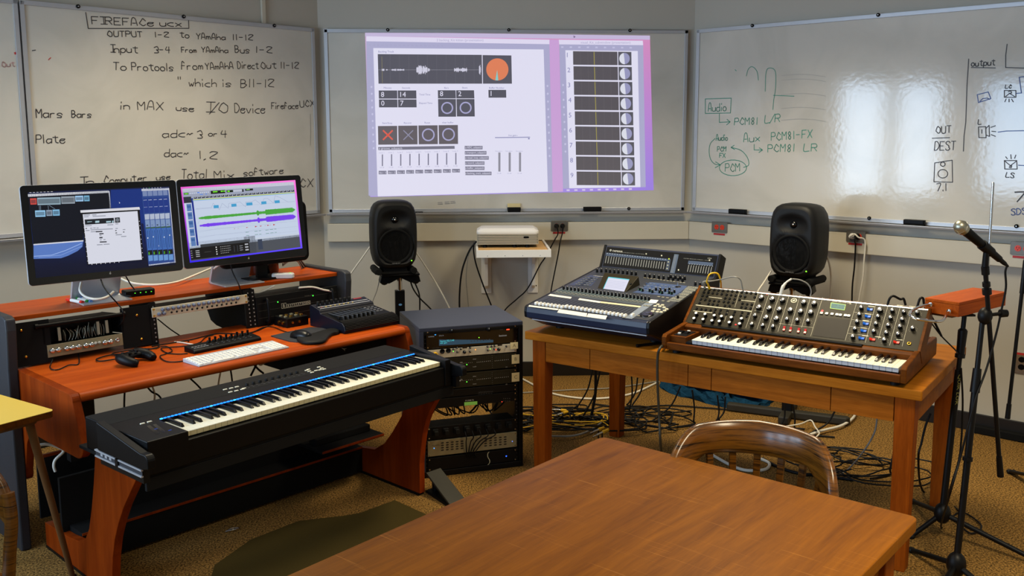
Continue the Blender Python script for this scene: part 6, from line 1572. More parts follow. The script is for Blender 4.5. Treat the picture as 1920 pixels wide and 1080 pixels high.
# tilted panel
FPn = FSY @ frame_of((.010, .227, .8444), (1, 0, 0), (0, .1696, .1431))
PH = .2219; PW = SW-.020; TPn = np.linalg.inv(FSY) @ FPn
def Z7(x, y): return (1240+x*.14815, 520+y*.14815)
def Z8(x, y): return (1460+x*.17595, 530+y*.17595)
def sp(f, x, y, lift=0): return loc_of(FPn, on_plane(*f(x, y), FPn[:3, 3]+FPn[:3, 2]*lift, FPn[:3, 2]))[:2]
m = MB('walnut'); m.at(TPn)
for x in (-.012, PW): m.box(x, -.002, -.075, x+.012, PH+.004, .004)
m.box(0, PH-.002, -.075, PW, PH+.006, -.001); m.build('panel_frame', syn, bevel=.0015)
m = MB('panel_olive'); m.at(TPn); m.box(0, 0, -.070, PW, PH, 0); m.build('control_panel', syn)
m = MB('aluminium'); m.at(TPn); m.box(0, PH-.0065, 0, PW, PH, .0016); m.build('top_strip', syn)
m = MB('black_plastic'); m.box(.10, .196, .8425, .80, .222, .848); m.build('hinge_strip', syn, bevel=.002)
m = MB('ink', c(196, 188, 160)); m.at(TPn)
def sl(f, pts, w):
    P = [np.array(sp(f, *p)) for p in pts]
    for a, b in zip(P, P[1:]):
        d = b-a; n = np.array([-d[1], d[0]])/np.linalg.norm(d)*w/2; m.poly([(*(a-n), .0006), (*(b-n), .0006), (*(b+n), .0006), (*(a+n), .0006)])
for L, ww in (([(436, 350), (1145, 432)], .004), ([(600, 248), (770, 268)], .0025), ([(1012, 290), (1192, 310)], .003), ([(404, 424), (645, 450)], .003)): sl(Z7, L, ww)
for L in ([(1232, 186), (1068, 642)], [(1368, 200), (1210, 660)], [(1500, 214), (1340, 676)], [(1180, 420), (1285, 436)], [(990, 185), (930, 380)], [(860, 365), (800, 560)], [(1620, 225), (1475, 690)]): sl(Z7, L, .0009)
for L in ([(470, 155), (340, 572)], [(838, 192), (708, 616)], [(230, 130), (130, 470)], [(345, 140), (245, 480)], [(1040, 215), (922, 640)], [(1170, 230), (1065, 600)], [(1300, 245), (1182, 670)], [(1425, 258), (1315, 680)], [(5, 435), (370, 480)], [(800, 315), (1010, 340)], [(780, 395), (990, 420)], [(755, 465), (965, 495)], [(735, 540), (940, 565)]): sl(Z8, L, .0009)
for x, y in ((955, 250), (920, 330), (895, 402), (872, 480), (890, 562), (1025, 575), (1255, 605), (10, 125), (1260, 240), (1390, 252)): sl(Z8, [(x, y), (x+66, y+8)], .0035)
for x, y in ((1370, 205), (1500, 215)): sl(Z7, [(x, y), (x+80, y+9)], .003)
u, v = sp(Z8, 568, 203); m.text('minimoog', u, v, .0125, z=.0006, w=.082)
u, v = sp(Z8, 162, 190)
for k in range(28):
    a, b = 2*PI*k/28, 2*PI*(k+1)/28; m.poly([(u+.0135*math.cos(a), v+.0135*math.sin(a), .0006), (u+.0135*math.cos(b), v+.0135*math.sin(b), .0006), (u+.0098*math.cos(b), v+.0098*math.sin(b), .0006), (u+.0098*math.cos(a), v+.0098*math.sin(a), .0006)])
m.poly([(u-.005, v-.006, .0006), (u-.002, v-.006, .0006), (u+.004, v+.002, .0006), (u+.002, v+.007, .0006), (u-.006, v+.001, .0006)]); m.poly([(u+.001, v-.006, .0008), (u+.006, v, .0008), (u+.005, v+.005, .0008), (u+.002, v-.001, .0008)])
m.build('panel_printing', syn)
jk = MB('black_plastic'); jk.lathe([(.0062, 0), (.0060, .0035), (.0042, .0045), (.0032, .001), (.0005, .001)], 10); j0 = jk.build('patch_jack', syn)
J = [(557, 145), (612, 150), (668, 155), (724, 160), (780, 165), (842, 168), (898, 173), (957, 179), (1020, 185), (1078, 190), (1136, 195), (1195, 201), (540, 187), (594, 190), (650, 197), (706, 202), (763, 208), (826, 216), (883, 220), (940, 227), (1003, 233), (1060, 240), (1180, 247), (520, 230), (578, 235), (808, 260), (865, 265), (925, 272), (988, 279), (501, 274), (556, 280), (612, 288), (668, 293), (727, 298), (791, 305), (848, 310), (907, 317), (484, 320), (596, 330), (652, 337), (710, 343), (803, 355), (860, 360), (1026, 328), (1085, 335), (1143, 341), (1012, 374), (1068, 380), (1130, 388), (447, 390), (505, 400), (562, 405), (622, 412), (683, 405), (750, 412), (835, 420), (930, 433), (1023, 440), (1098, 452), (667, 440), (735, 450), (822, 462), (912, 470), (1008, 480), (1080, 490)]
copies(j0, [TPn @ tr(*sp(Z7, x, y, .003)) for x, y in J], syn)
k0 = knobmesh(.0082, .018, 'black_plastic', 'white_plastic', False).build('white_capped_knob', syn)
copies(k0, [TPn @ tr(*sp(Z7, x, y, .020)) for x, y in ((437, 447), (550, 460), (667, 475), (758, 487), (883, 500), (1012, 515), (410, 512), (525, 525), (638, 541), (730, 549), (857, 563), (988, 580))], syn)
k1 = knobmesh(.0125, .015, 'black_gloss', 'steel').build('large_knob', syn)
copies(k1, [TPn @ tr(*sp(f, x, y, .012)) for f, L in ((Z7, ((1262, 250), (1400, 270), (1530, 282), (1230, 375), (1362, 388), (1490, 402), (1322, 505), (1452, 518))), (Z8, ((265, 205), (376, 215), (122, 288), (232, 302), (340, 312), (1078, 285)))) for x, y in L], syn)
k2 = knobmesh(.0090, .016, 'black_gloss', 'steel').build('small_knob', syn)
copies(k2, [TPn @ tr(*sp(f, x, y, .014)) for f, L in ((Z7, ((1182, 475), (1142, 585), (1280, 602), (1410, 615))), (Z8, ((85, 382), (195, 392), (310, 402), (878, 258), (1210, 288), (1333, 304), (1475, 310), (857, 332), (1057, 354), (1190, 367), (1315, 384), (833, 408), (1035, 430), (1165, 446), (1292, 460), (810, 485), (1012, 510), (1145, 526), (1270, 540), (788, 567), (1123, 602), (1427, 477)))) for x, y in L], syn)
def rocker(col, pts, name, w, h):
    m = MB('ink_gloss', col); m.prism([(-h/2, 0), (h/2, 0), (h/2, .007), (0, .003), (-h/2, .004)], 'x', -w/2, w/2); 
    return m.build(name, syn)
for col, pts, w, h, rot in ((c(20, 96, 200), ((972, 283), (950, 358), (928, 435), (905, 511), (882, 590)), .022, .010, 0), (c(206, 40, 22), ((998, 603), (1255, 634)), .022, .010, 0), (c(206, 40, 22), ((58, 490), (126, 500), (212, 510), (282, 520)), .009, .020, 0)):
    m0 = MB('ink_gloss', col)
    if w > h: m0.prism([(-w/2, 0), (w/2, 0), (w/2, .005), (0, .003), (-w/2, .009)], 'y', -h/2, h/2)
    else: m0.prism([(-h/2, 0), (h/2, 0), (h/2, .010), (0, .004), (-h/2, .005)], 'x', -w/2, w/2)
    o0 = m0.build('rocker_switch', syn); copies(o0, [TPn @ tr(*sp(Z8, x, y, .004)) for x, y in pts], syn)
m = MB('screen'); m.at(TPn); m.poly([(*sp(Z8, *p), .0012) for p in ((560, 215), (714, 236), (700, 295), (550, 274))], col=c(62, 128, 118)); m.at(TPn @ tr(0, 0, .0015))
u, v = sp(Z8, 566, 245); m.text('BANK: KLANG', u, v, .006, 'screen', c(16, 50, 60), w=.06); u, v = sp(Z8, 564, 265); m.text('EDIT PANEL', u, v, .006, 'screen', c(16, 50, 60), w=.055); m.build('display', syn)
m = MB('ink', c(150, 190, 60)); m.at(TPn)
Q = [sp(Z8, *p) for p in ((560, 215), (714, 236), (700, 295), (550, 274))]
for i in range(4):
    a, b = np.array(Q[i]), np.array(Q[(i+1) % 4]); d = (b-a); n = np.array([-d[1], d[0]])/np.linalg.norm(d)*.0012; m.poly([(*(a-n), .0014), (*(b-n), .0014), (*(b+n), .0014), (*(a+n), .0014)])
m.build('display_frame', syn)
b0 = MB('black_gloss'); b0.prism(rrect(.0125, .0115, .002, 2), 'z', 0, .004); o0 = b0.build('push_button', syn)
copies(o0, [TPn @ tr(*sp(Z8, x, y)) for x, y in ((457, 327), (513, 332), (570, 337), (622, 343), (658, 348), (712, 352), (747, 356))], syn)
m = MB('diode'); m.at(TPn); m.poly([(a, b, .003) for a, b in oval(.010, .010, 14, *sp(Z8, 466, 304))], col=c(255, 50, 50))
for f, x, y in ((Z7, 1340, 213), (Z7, 942, 600)): m.poly([(a, b, .0012) for a, b in oval(.008, .008, 12, *sp(f, x, y))], col=c(214, 40, 40))
m.build('indicator_light', syn)
m = MB('pad_brown'); m.at(TPn); m.poly([(*sp(Z8, *p), .0010) for p in ((425, 368), (754, 396), (708, 606), (362, 566))]); m.build('touch_pad', syn)
u, v = sp(Z8, 1390, 650); m = MB('gold'); m.at(TPn @ tr(u, v)); m.lathe([(.0085, 0), (.008, .003), (.005, .0035), (.0045, .001), (.0005, .001)], 16); m.poly([(a, b, .0013) for a, b in oval(.009, .009, 12)], 'black_matte'); m.build('headphone_jack', syn)
tk = MB('ink', c(196, 190, 168))
for k in range(9): a = R(-140+k*35+90); tk.poly([(.0155*math.cos(a)-.0006, .0155*math.sin(a)-.0006, .0006), (.0155*math.cos(a)+.0006, .0155*math.sin(a)-.0006, .0006), (.0155*math.cos(a)+.0006, .0155*math.sin(a)+.0006, .0006), (.0155*math.cos(a)-.0006, .0155*math.sin(a)+.0006, .0006)])
o0 = tk.build('dial_marks', syn)
copies(o0, [o.matrix_local.copy() if False else np.array(o.matrix_local) @ tr(0, 0, .0) for o in syn.children if o.name.startswith(('large_knob', 'small_knob'))], syn)
for f, x0, x1 in ((Z7, 1120, 1226), (Z8, 905, 1002)):
    a, b = sp(f, x0, 140 if f is Z7 else 178), sp(f, x1, 152 if f is Z7 else 190); m = MB('black_metal'); m.at(TPn); v = PH+.003; m.tube([(a[0], v, -.02), (a[0], v+.006, -.02), (a[0]+.004, v+.009, -.02), (b[0]-.004, v+.009, -.02), (b[0], v+.006, -.02), (b[0], v, -.02)], .0025, 8, raw=True); m.build('lift_handle', syn)
# ------------------------------------------------------------------ theremin, microphone and their stands
FTH = FR(1.885, 3.65, .6085, .970); TL_, TD_, TH_ = .405, .142, .060
th = thing('theremin', 'orange wooden theremin with chrome loop and upright rod, on a black stand', 'theremin', T=FTH)
m = MB('theremin_wood'); m.box(0, -TD_, 0, TL_, 0, TH_-.012); m.build('case', th, bevel=.0015)
m = MB('theremin_wood'); m.box(-.001, -TD_-.001, TH_-.0115, TL_+.001, .001, TH_); m.build('lid', th, bevel=.0015)
m = MB('walnut'); m.prism([(-TD_+.02, 0), (-.02, 0), (-.03, -.009), (-TD_+.03, -.009)], 'x', .01, TL_-.02); m.build('base_board', th)
def thp(px, py): return loc_of(FTH, on_plane(px, py, FTH[:3, 3], FTH[:3, 0]))
a, b = thp(1748, 570), thp(1783, 583)
for q in (a, b): m = MB('chrome'); m.cyl((.0, q[1], q[2]), (-.022, q[1], q[2]), .0075, n=14); m.cyl((-.012, q[1], q[2]), (-.018, q[1], q[2]), .0105, n=6); m.build('socket', th)
FLp = FTH @ frame_of((0, a[1], a[2]), (-1, 0, 0), (0, b[1]-a[1], b[2]-a[2]))
def lp(px, py): q = on_plane(px, py, FLp[:3, 3], FLp[:3, 2]); return loc_of(FTH, q)
m = MB('chrome'); m.tube([(-.012, a[1], a[2]), lp(1728, 574), lp(1710, 582), lp(1706, 590), lp(1716, 597), lp(1745, 602), lp(1764, 602), lp(1771, 597), lp(1774, 590), (-.012, b[1], b[2])], .0055, 12); m.build('volume_loop', th)
q = loc_of(FTH, at_y(1852, 480, 3.80)); x1 = TL_-.05
def thx(px, py): return loc_of(FTH, on_plane(px, py, (FTH @ np.array([TL_-.055, -TD_*.45, 0, 1]))[:3], np.array([.3, 1, 0])))
m = MB('steel'); A, B = thx(1862, 343), thx(1850, 545); m.cyl(B, A, .0055, n=12); m.cyl(A, A+(A-B)*.008, .0058, .003, 12); m.build('pitch_rod', th)
pb = thx(1850, 545)
m = MB('chrome'); m.cyl((pb[0], pb[1], TH_-.002), (pb[0], pb[1], TH_+.02), .011, n=14); m.build('rod_socket', th)

def limb(m, p, q, r, r2=None, mat='black_metal', n=12): m.cyl(p, q, r, r2, n, mat)
def tripod(name_parent, hub, feet, r=.011):
    for f in feet:
        m = MB('black_metal'); limb(m, hub, f, r, r*.9); m.ball(f[0], f[1], f[2], .016, .016, .012, 10, 'rubber'); m.build('leg', name_parent)
def wpt(px, py, y): return at_y(px, py, y)
# stand that carries the theremin
hub = wpt(1767, 962, 3.60); topA = wpt(1808, 600, 3.66); topA[2] = .9598
sa = thing('theremin_stand', 'black tripod stand lettered on its tube, carrying the orange theremin', 'stand', loc=(hub[0], hub[1], 0))
O = np.array([hub[0], hub[1], 0])
H = hub-O; Tp = topA-O; mid = H+(Tp-H)*.72
m = MB('black_metal'); limb(m, H, mid, .0135); m.build('lower_tube', sa)
m = MB('black_metal'); limb(m, mid, Tp, .0095); m.build('upper_tube', sa)
m = MB('rubber'); limb(m, H+(Tp-H)*.80, H+(Tp-H)*.915, .016, .019); limb(m, H+(Tp-H)*.915, H+(Tp-H)*.925, .019, .012); limb(m, H+(Tp-H)*.78, H+(Tp-H)*.80, .020); m.build('grip', sa)
m = MB('black_metal'); m.at(tr(*Tp)); m.box(-.03, -.03, -.008, .03, .03, .0); m.build('mount_plate', sa)
m = MB('black_metal'); m.ball(*H, .034, .034, .045, 16); m.build('hub', sa)
tripod(sa, H, [on_z(1709, 1005, .012)-O, on_z(1965, 1062, .012)-O, on_z(1712, 940, .012)-O])
vd = (Tp-H)/np.linalg.norm(Tp-H); side = np.array([1, .05, 0]); side = side-vd*(side @ vd)
Tt = frame_of(H+(Tp-H)*.70, -vd, np.cross(np.cross(-vd, side), -vd)); 
m = MB('ink', c(150, 146, 70)); m.at(Tt @ tr(0, -.006, .0142)); m.text('QUIK LOK', 0, 0, .013, w=.13); m.build('lettering', sa)
# microphone stand with the boom hanging almost upright
hubB = wpt(1793, 1058, 3.22); jB = wpt(1843, 592, 3.30)
sb = thing('microphone_stand', 'black tripod microphone stand with steep boom holding the silver-headed microphone', 'stand', loc=(hubB[0], hubB[1], 0))
O = np.array([hubB[0], hubB[1], 0]); H = hubB-O; J = jB-O
m = MB('black_metal'); limb(m, H, H+(J-H)*.70, .0125); m.build('lower_tube', sb)
m = MB('black_metal'); limb(m, H+(J-H)*.70, J, .0095); m.build('upper_tube', sb)
m = MB('rubber'); limb(m, H+(J-H)*.695, H+(J-H)*.79, .0175, .0150); limb(m, H+(J-H)*.42, H+(J-H)*.435, .018); m.build('grip', sb)
m = MB('black_metal'); m.ball(*H, .036, .036, .050, 16); m.build('hub', sb)
tripod(sb, H, [on_z(1709, 1031, .012)-O, on_z(1905, 1150, .012)-O, on_z(1730, 1150, .012)-O])
bt, be = wpt(1847, 500, 3.27)-O, wpt(1876, 893, 3.35)-O
m = MB('black_metal'); limb(m, bt, be, .0085); m.build('boom_arm', sb)
d = be-bt
m = MB('rubber'); limb(m, bt+d*.90, be, .0105, .0125); limb(m, bt+d*.07, bt+d*.09, .014); limb(m, bt+d*.10, bt+d*.125, .0165); limb(m, bt+d*.0, bt+d*.035, .014); m.build('boom_grip', sb)
m = MB('black_metal'); m.ball(*(J+np.array([.006, -.004, 0])), .027, .024, .034, 14); limb(m, J, J+np.array([.075, .0, .008]), .007); m.build('boom_clutch', sb)
kq_ = J+np.array([.078, 0, .008]); m = MB('rubber'); limb(m, kq_-np.array([.012, 0, 0]), kq_+np.array([.014, 0, 0]), .016, .014); m.build('wing_knob', sb)
mh, mtl = wpt(1802, 426, 3.22), wpt(1868, 481, 3.28)
mc = thing('microphone', 'black vocal microphone with a silver mesh head, clipped on the boom stand', 'microphone', loc=tuple(mh))
d = mtl-mh; L = np.linalg.norm(d); d = d/L; ex_, ey_ = _perp(d); T = np.eye(4); T[:3, 0], T[:3, 1], T[:3, 2] = ex_, ey_, d
m = MB('mesh_grille'); m.at(T); m.lathe([(.001, -.027), (.012, -.0245), (.020, -.017), (.0255, -.004), (.0258, .004), (.023, .016), (.020, .022)], 24); m.build('mesh_head', mc)
for k in range(9):
    pass
m = MB('steel'); m.at(T); m.lathe([(.0262, .000), (.0268, .002), (.0262, .004)], 24); m.build('band', mc)
m = MB('black_plastic'); m.at(T); m.lathe([(.0195, .022), (.0185, .026), (.0175, .05), (.0125, L+.02), (.0118, L+.022), (.001, L+.023)], 24); m.build('handle', mc)
m = MB('rubber'); m.at(T); m.lathe([(.009, L+.022), (.0085, L+.05), (.006, L+.062), (.004, L+.075)], 14); m.build('plug', mc)
m = MB('black_plastic'); cl = mh+d*(L*.72)-O; limb(m, cl-d*.03, cl+d*.03, .0195, .0175); limb(m, cl, bt, .010, .012); m.build('microphone_clip', sb)
# another stand mostly outside the right edge
yD = 4.0
dt, db = wpt(1921, 505, yD), wpt(1889, 785, yD-.05)
sd_ = thing('microphone_stand', 'black boom stand cut off by the right edge of the picture', 'stand', loc=(dt[0]+.16, dt[1], 0)); O = np.array([dt[0]+.16, dt[1], 0])
m = MB('black_metal'); limb(m, db-O, dt+(dt-db)*.8-O, .008); m.build('boom_arm', sd_)
m = MB('rubber'); limb(m, db-O, db+(dt-db)*.10-O, .0115, .0105); limb(m, dt-(dt-db)*.16-O, dt+(dt-db)*.06-O, .010); m.build('boom_grip', sd_)
jc = dt+(dt-db)*.45-O
m = MB('black_metal'); limb(m, (0, 0, .10), (0, 0, jc[2]), .011); limb(m, (0, 0, jc[2]), jc, .009); m.build('pole', sd_)
m = MB('black_metal'); m.ball(0, 0, .10, .03, .03, .04); m.build('hub', sd_)
tripod(sd_, np.array([0, 0, .10]), [on_z(1893, 884, .012)-O, np.array([.3, -.1, .012]), np.array([.05, .3, .012])], .009)
q = on_z(1868, 815, 0)
t = thing('cable_box', 'flat black box on the carpet against the right wall, by the stands', 'box', (q[0], q[1]-.02, 0), -WA)
MB('black_matte').prism(rrect(.30, .09, .02, 4), 'z', 0, .045).build('body', t, bevel=.006)

# ------------------------------------------------------------------ things on the floor
q = [on_z(*p, 0)[:2] for p in ((1248, 733), (1262, 718), (1440, 735), (1450, 752), (1398, 770), (1330, 757))]
ctr = np.mean(q, axis=0)
t = thing('fleece_blanket', 'crumpled blue fleece blanket on the carpet behind the wooden table', 'blanket', (ctr[0], ctr[1], 0))
m = MB('fleece_blue'); n = 26; P = smooth_path([(*(p-ctr), 0) for p in q+[q[0]]], 5)[:-1]; rings = []
for s, z in ((1.05, .001), (1.04, .03), (.95, .045), (.85, .04), (.75, .052), (.6, .045), (.45, .05), (.1, .045)):
    rings.append([(p[0]*s+rng.uniform(-.022, .022), p[1]*s+rng.uniform(-.022, .022), max(.001, z*rng.uniform(.35, 1.3))) for p in P])
m.loft(rings, smooth=False); m.build('cloth', t)
t = thing('equipment_case', 'flat black case lying on the blue blanket behind the wooden table', 'case', T=FR(on_z(1352, 725, .06)[0], on_z(1352, 725, .06)[1], -.70, .062))
m = MB('black_matte'); m.box(-.30, -.10, 0, .30, .14, .085); m.build('body', t, bevel=.01)
m = MB('black_plastic'); m.tube([(-.06, -.10, .045), (-.05, -.125, .045), (.05, -.125, .045), (.06, -.10, .045)], .008, 8); m.build('handle', t)
P = [on_z(*p, z) for p, z in (((799, 886), .10), ((826, 877), .10), ((871, 934), .02), ((843, 945), .02))]
ctr = np.mean(P, axis=0)
t = thing('pedal', 'dark flat foot pedal tilted on the carpet in front of the equipment rack', 'pedal', (ctr[0], ctr[1], 0))
Q = [p-np.array([ctr[0], ctr[1], 0]) for p in P]
m = MB('olive_plastic'); m.loft([[tuple(p-np.array([0, 0, .012])) for p in Q], [tuple(p) for p in Q]], smooth=False); m.build('treadle', t, bevel=.002)
m = MB('black_metal'); m.loft([[(p[0]*1.05, p[1]*1.05, 0) for p in Q], [(p[0]*1.0, p[1]*1.0, min(.012, p[2]-.012)) for p in Q]], smooth=False)
mdl = (Q[0]+Q[1])/2; m.cyl((mdl[0]*.8, mdl[1]*.8, .008), (mdl[0]*.85, mdl[1]*.85, .082), .018, n=12); m.build('base', t)
P = [on_z(*p, .004)[:2] for p in ((740, 938), (800, 965), (560, 1085), (395, 1085), (402, 1060), (470, 1012), (560, 977), (640, 968), (675, 962))]; ctr = np.mean(P, axis=0)
m = MB('mat_olive'); m.prism([tuple(p-ctr) for p in P], 'z', .0005, .006); t = m.build('floor_mat', bevel=.002); t.location = (ctr[0], ctr[1], 0)
tag(t, 'thin dark olive mat on the carpet between the desk and the foreground table', 'mat')

# ------------------------------------------------------------------ cables
def cable(label, pts, r=.0035, mat='black_cable', group=None, plug=None, name='cable', k=6):
    o = np.array(pts[0], float); m = MB(mat); m.tube([np.array(p)-o for p in pts], r, 7, k=k)
    t = m.build(name); t.location = tuple(o); tag(t, label, 'cable', group)
    if plug:
        mp = MB(plug[0]); a, b = np.array(pts[0])-o, np.array(pts[1])-o; d = (b-a)/np.linalg.norm(b-a); mp.cyl(a-d*plug[2]*.2, a+d*plug[2], plug[1], plug[1]*.6, 12); mp.build('plug', t)
    return t
def wallc(L, y=6.22): return [at_y(*p, y) for p in L]
def wallr(L, off=.07): return [on_plane(*p, wR+nR*off, nR) for p in L]
cable('black cable looping from the projector shelf down behind the rack', wallc([(894, 452), (880, 470), (867, 505), (862, 545), (862, 590), (866, 640)], 6.0), .006)
cable('thin grey cable hanging beside the projector shelf', wallc([(888, 462), (878, 480), (874, 520), (876, 550), (880, 590)], 6.05), .003, 'grey_cable')
cable('black cable running from the projector shelf rim down to the rack top', wallc([(889, 455), (888, 470), (893, 497), (908, 540), (922, 575), (930, 600)], 6.02), .005)
# cords of the outlet right of the projector
for a, L, lab in ((-.021, [(1040, 450), (1022, 483), (1012, 498), (990, 540), (970, 560), (948, 580), (940, 600)], 'black power cord slanting from the red outlet past the shelf to the rack'), (.021, [(1050, 455), (1047, 475), (1040, 510), (1033, 548), (1028, 600)], 'black power cord hanging straight down from the red outlet')):
    p0 = (FOc @ np.array([a, 0, .012, 1]))[:3]
    cable(lab, [p0, p0+nC*.035, (FOc @ np.array([a*.7, -.05, .045, 1]))[:3]] + wallc(L, 6.20), .0045, plug=('rubber', .017, .026), name='cable')
for a, L, mt_, lab in ((-.02, [(1622, 452), (1620, 490), (1618, 520), (1611, 560), (1606, 600)], 'white_cable', 'white power cord with round plug hanging from the right wall outlet'), (.012, [(1604, 460), (1602, 500), (1598, 540), (1597, 600)], 'black_cable', 'black power cord hanging from the right wall outlet')):
    p0 = (FO3 @ np.array([a, 0, .012, 1]))[:3]
    mid = [(FO3 @ np.array([.01, .018, .05, 1]))[:3], (FO3 @ np.array([.035, 0, .05, 1]))[:3]] if a < 0 else [(FO3 @ np.array([.012, -.03, .045, 1]))[:3]]
    cable(lab, [p0, p0+nR*.03]+mid+wallr(L), .005, mt_, plug=('white_plastic' if a < 0 else 'rubber', .019, .024), name='cable')
cable('cream cable slanting left from the left loudspeaker', wallc([(699, 455), (680, 482), (660, 510), (640, 540), (618, 600)], 6.0), .005, 'white_cable')
cable('cream cable slanting right from the left loudspeaker to the rack', wallc([(778, 470), (795, 495), (820, 535), (843, 578), (850, 600)], 6.0), .005, 'white_cable')
cable('thin grey cable left of the left speaker stand', wallc([(715, 505), (708, 540), (697, 570), (690, 600)], 5.9), .003, 'grey_cable')
cable('black cable hanging from the left loudspeaker', wallc([(770, 498), (776, 525), (786, 552), (787, 585), (786, 620)], 5.9), .005)
cable('second black cable hanging from the left loudspeaker to the rack', wallc([(768, 522), (775, 542), (788, 560), (808, 580), (820, 600)], 5.95), .005)
cable('cream cable curving down from the right loudspeaker', [at_y(1550, 478, 5.4), at_y(1556, 500, 5.4), at_y(1558, 525, 5.42), at_y(1556, 570, 5.42)], .006, 'white_cable')
cable('cream cable slanting from the right loudspeaker behind the console', [at_y(1446, 508, 5.3), at_y(1432, 530, 5.28), at_y(1420, 548, 5.26), at_y(1405, 580, 5.25)], .005, 'white_cable')
# patch leads on the synthesizer
def pn(f, x, y, h): return (FPn @ np.array([*sp(f, x, y), h, 1]))[:3]
def air(px, py, p): return at_y(px, py, p[1])
a = pn(Z7, 612, 150, .002); nn = FPn[:3, 2]
cable('yellow patch lead looping out of the synthesizer jack panel', [a, a+nn*.035, air(1325, 528, a+nn*.05), air(1331, 514, a+nn*.06), air(1345, 513, a+nn*.03), air(1351, 526, a), air(1352, 540, a+np.array([0, .06, 0]))], .0038, 'yellow_cable', plug=('yellow_cable', .006, .034), name='patch_cable')
a = pn(Z7, 557, 145, .002); b = pn(Z7, 1060, 240, .002)
cable('grey patch lead bridging two jacks on the synthesizer panel', [a, a+nn*.045, air(1335, 527, a+nn*.06), air(1352, 524, a+nn*.05), air(1375, 519, b+nn*.08), air(1388, 524, b+nn*.08), b+nn*.05, b], .003, 'grey_cable', plug=('grey_cable', .0058, .04), name='patch_cable')
b0_ = (FSY @ np.array([.50, .44, .985, 1]))[:3]
cable('cream jack plug lead rising behind the synthesizer panel', [air(1464, 552, b0_), air(1468, 538, b0_), air(1475, 529, b0_), air(1484, 523, b0_)], [.008, .008, .006, .0045, .0045, .0045], 'white_cable', name='jack_cable')
cable('thin dark lead arching over from the cream plug behind the synthesizer', [air(1484, 523, b0_), air(1500, 525, b0_), air(1515, 533, b0_), air(1521, 546, b0_), air(1518, 560, b0_)], .003, 'grey_cable', name='jack_cable')
b0_ = (FSY @ np.array([.90, .44, .96, 1]))[:3]
cable('black lead arching between sockets behind the synthesizer panel', [air(1664, 572, b0_), air(1668, 560, b0_), air(1675, 555, b0_), air(1688, 561, b0_), air(1694, 560, b0_), air(1698, 572, b0_)], .005, name='jack_cable')
cable('black lead behind the synthesizer near the theremin loop', [air(1720, 575, b0_), air(1725, 560, b0_), air(1731, 560, b0_), air(1734, 575, b0_), air(1750, 600, b0_), air(1765, 630, b0_)], .005, name='jack_cable')
cable('black lead from the theremin down to the stand', [at_y(1745, 604, 3.72), at_y(1765, 630, 3.70), at_y(1790, 655, 3.66), at_y(1797, 664, 3.62)], .003)
p = (FSY @ np.array([.0, -.012, .80, 1]))[:3]
cable('dark cable hanging in front of the wooden table from the synthesizer', [on_z(1247, 646, .765), at_y(1238, 652, 3.87), at_y(1233, 670, 3.87), at_y(1233, 720, 3.88), at_y(1236, 780, 3.90), at_y(1239, 840, 3.92), on_z(1245, 880, .01)], .006, 'olive_plastic')
cable('short black jack lead lying on the table before the console', [on_z(1196, 648, OZ+.008), on_z(1212, 646, OZ+.008), on_z(1240, 643, OZ+.008)], .006, plug=('black_plastic', .008, .03), name='jack_cable')
cable('microphone cable hanging from the microphone and slanting down the stand', [mtl+d*.07, at_y(1885, 510, 3.3), at_y(1886, 540, 3.3), at_y(1878, 580, 3.3), at_y(1868, 625, 3.3), at_y(1850, 690, 3.28), at_y(1830, 745, 3.25), at_y(1815, 800, 3.24), at_y(1800, 860, 3.24), at_y(1780, 930, 3.24), on_z(1765, 990, .01), on_z(1800, 960, .01), on_z(1840, 985, .01), on_z(1820, 1000, .01), on_z(1790, 975, .01)], .004, name='microphone_cable')
cable('cable hanging beside the theremin stand to the carpet', [at_y(1802, 690, 3.62), at_y(1805, 760, 3.62), at_y(1800, 850, 3.62), at_y(1785, 905, 3.62), on_z(1778, 935, .008), on_z(1800, 960, .008)], .004)
# loose leads on the carpet
G1 = 'black cables tangled on the carpet under the wooden table'
def tangle(n, cx, cy, spread_, r, label, group, mat='black_cable', zr=(.006, .05), loops=(1.2, 2.3)):
    ctr = on_z(cx, cy, 0)
    for i in range(n):
        a0 = rng.uniform(0, 2*PI); P = []; L = int(rng.uniform(*loops)*9); rr = rng.uniform(.06, spread_); ox, oy = rng.uniform(-spread_, spread_)*.55, rng.uniform(-spread_, spread_)*.45
        for k in range(L):
            a = a0+k*.7; q = rr*(1+.45*math.sin(k*1.3+i)); P.append((ctr[0]+ox+q*math.cos(a)*1.25, ctr[1]+oy+q*math.sin(a)*.8, rng.uniform(*zr)))
        cable(label, P, r, mat, group, k=4)
tangle(7, 1075, 790, .30, .0048, 'black cable in the dense tangle on the carpet between the rack and the wooden table', G1)
tangle(5, 1200, 795, .30, .0045, 'black cable in the loose tangle on the carpet under the mixing console', 'black cables under the mixing console')
tangle(4, 1615, 880, .26, .004, 'black cable in the tangle on the carpet beside the table right leg', 'black cables beside the table leg')
tangle(4, 960, 800, .22, .0055, 'black cable lying on the carpet behind the equipment rack', 'black cables behind the rack')
tangle(2, 1050, 800, .20, .0035, 'yellow cable in the tangle on the carpet under the wooden table', 'yellow cables under the table', 'yellow_cable', (.02, .06), (1, 1.6))
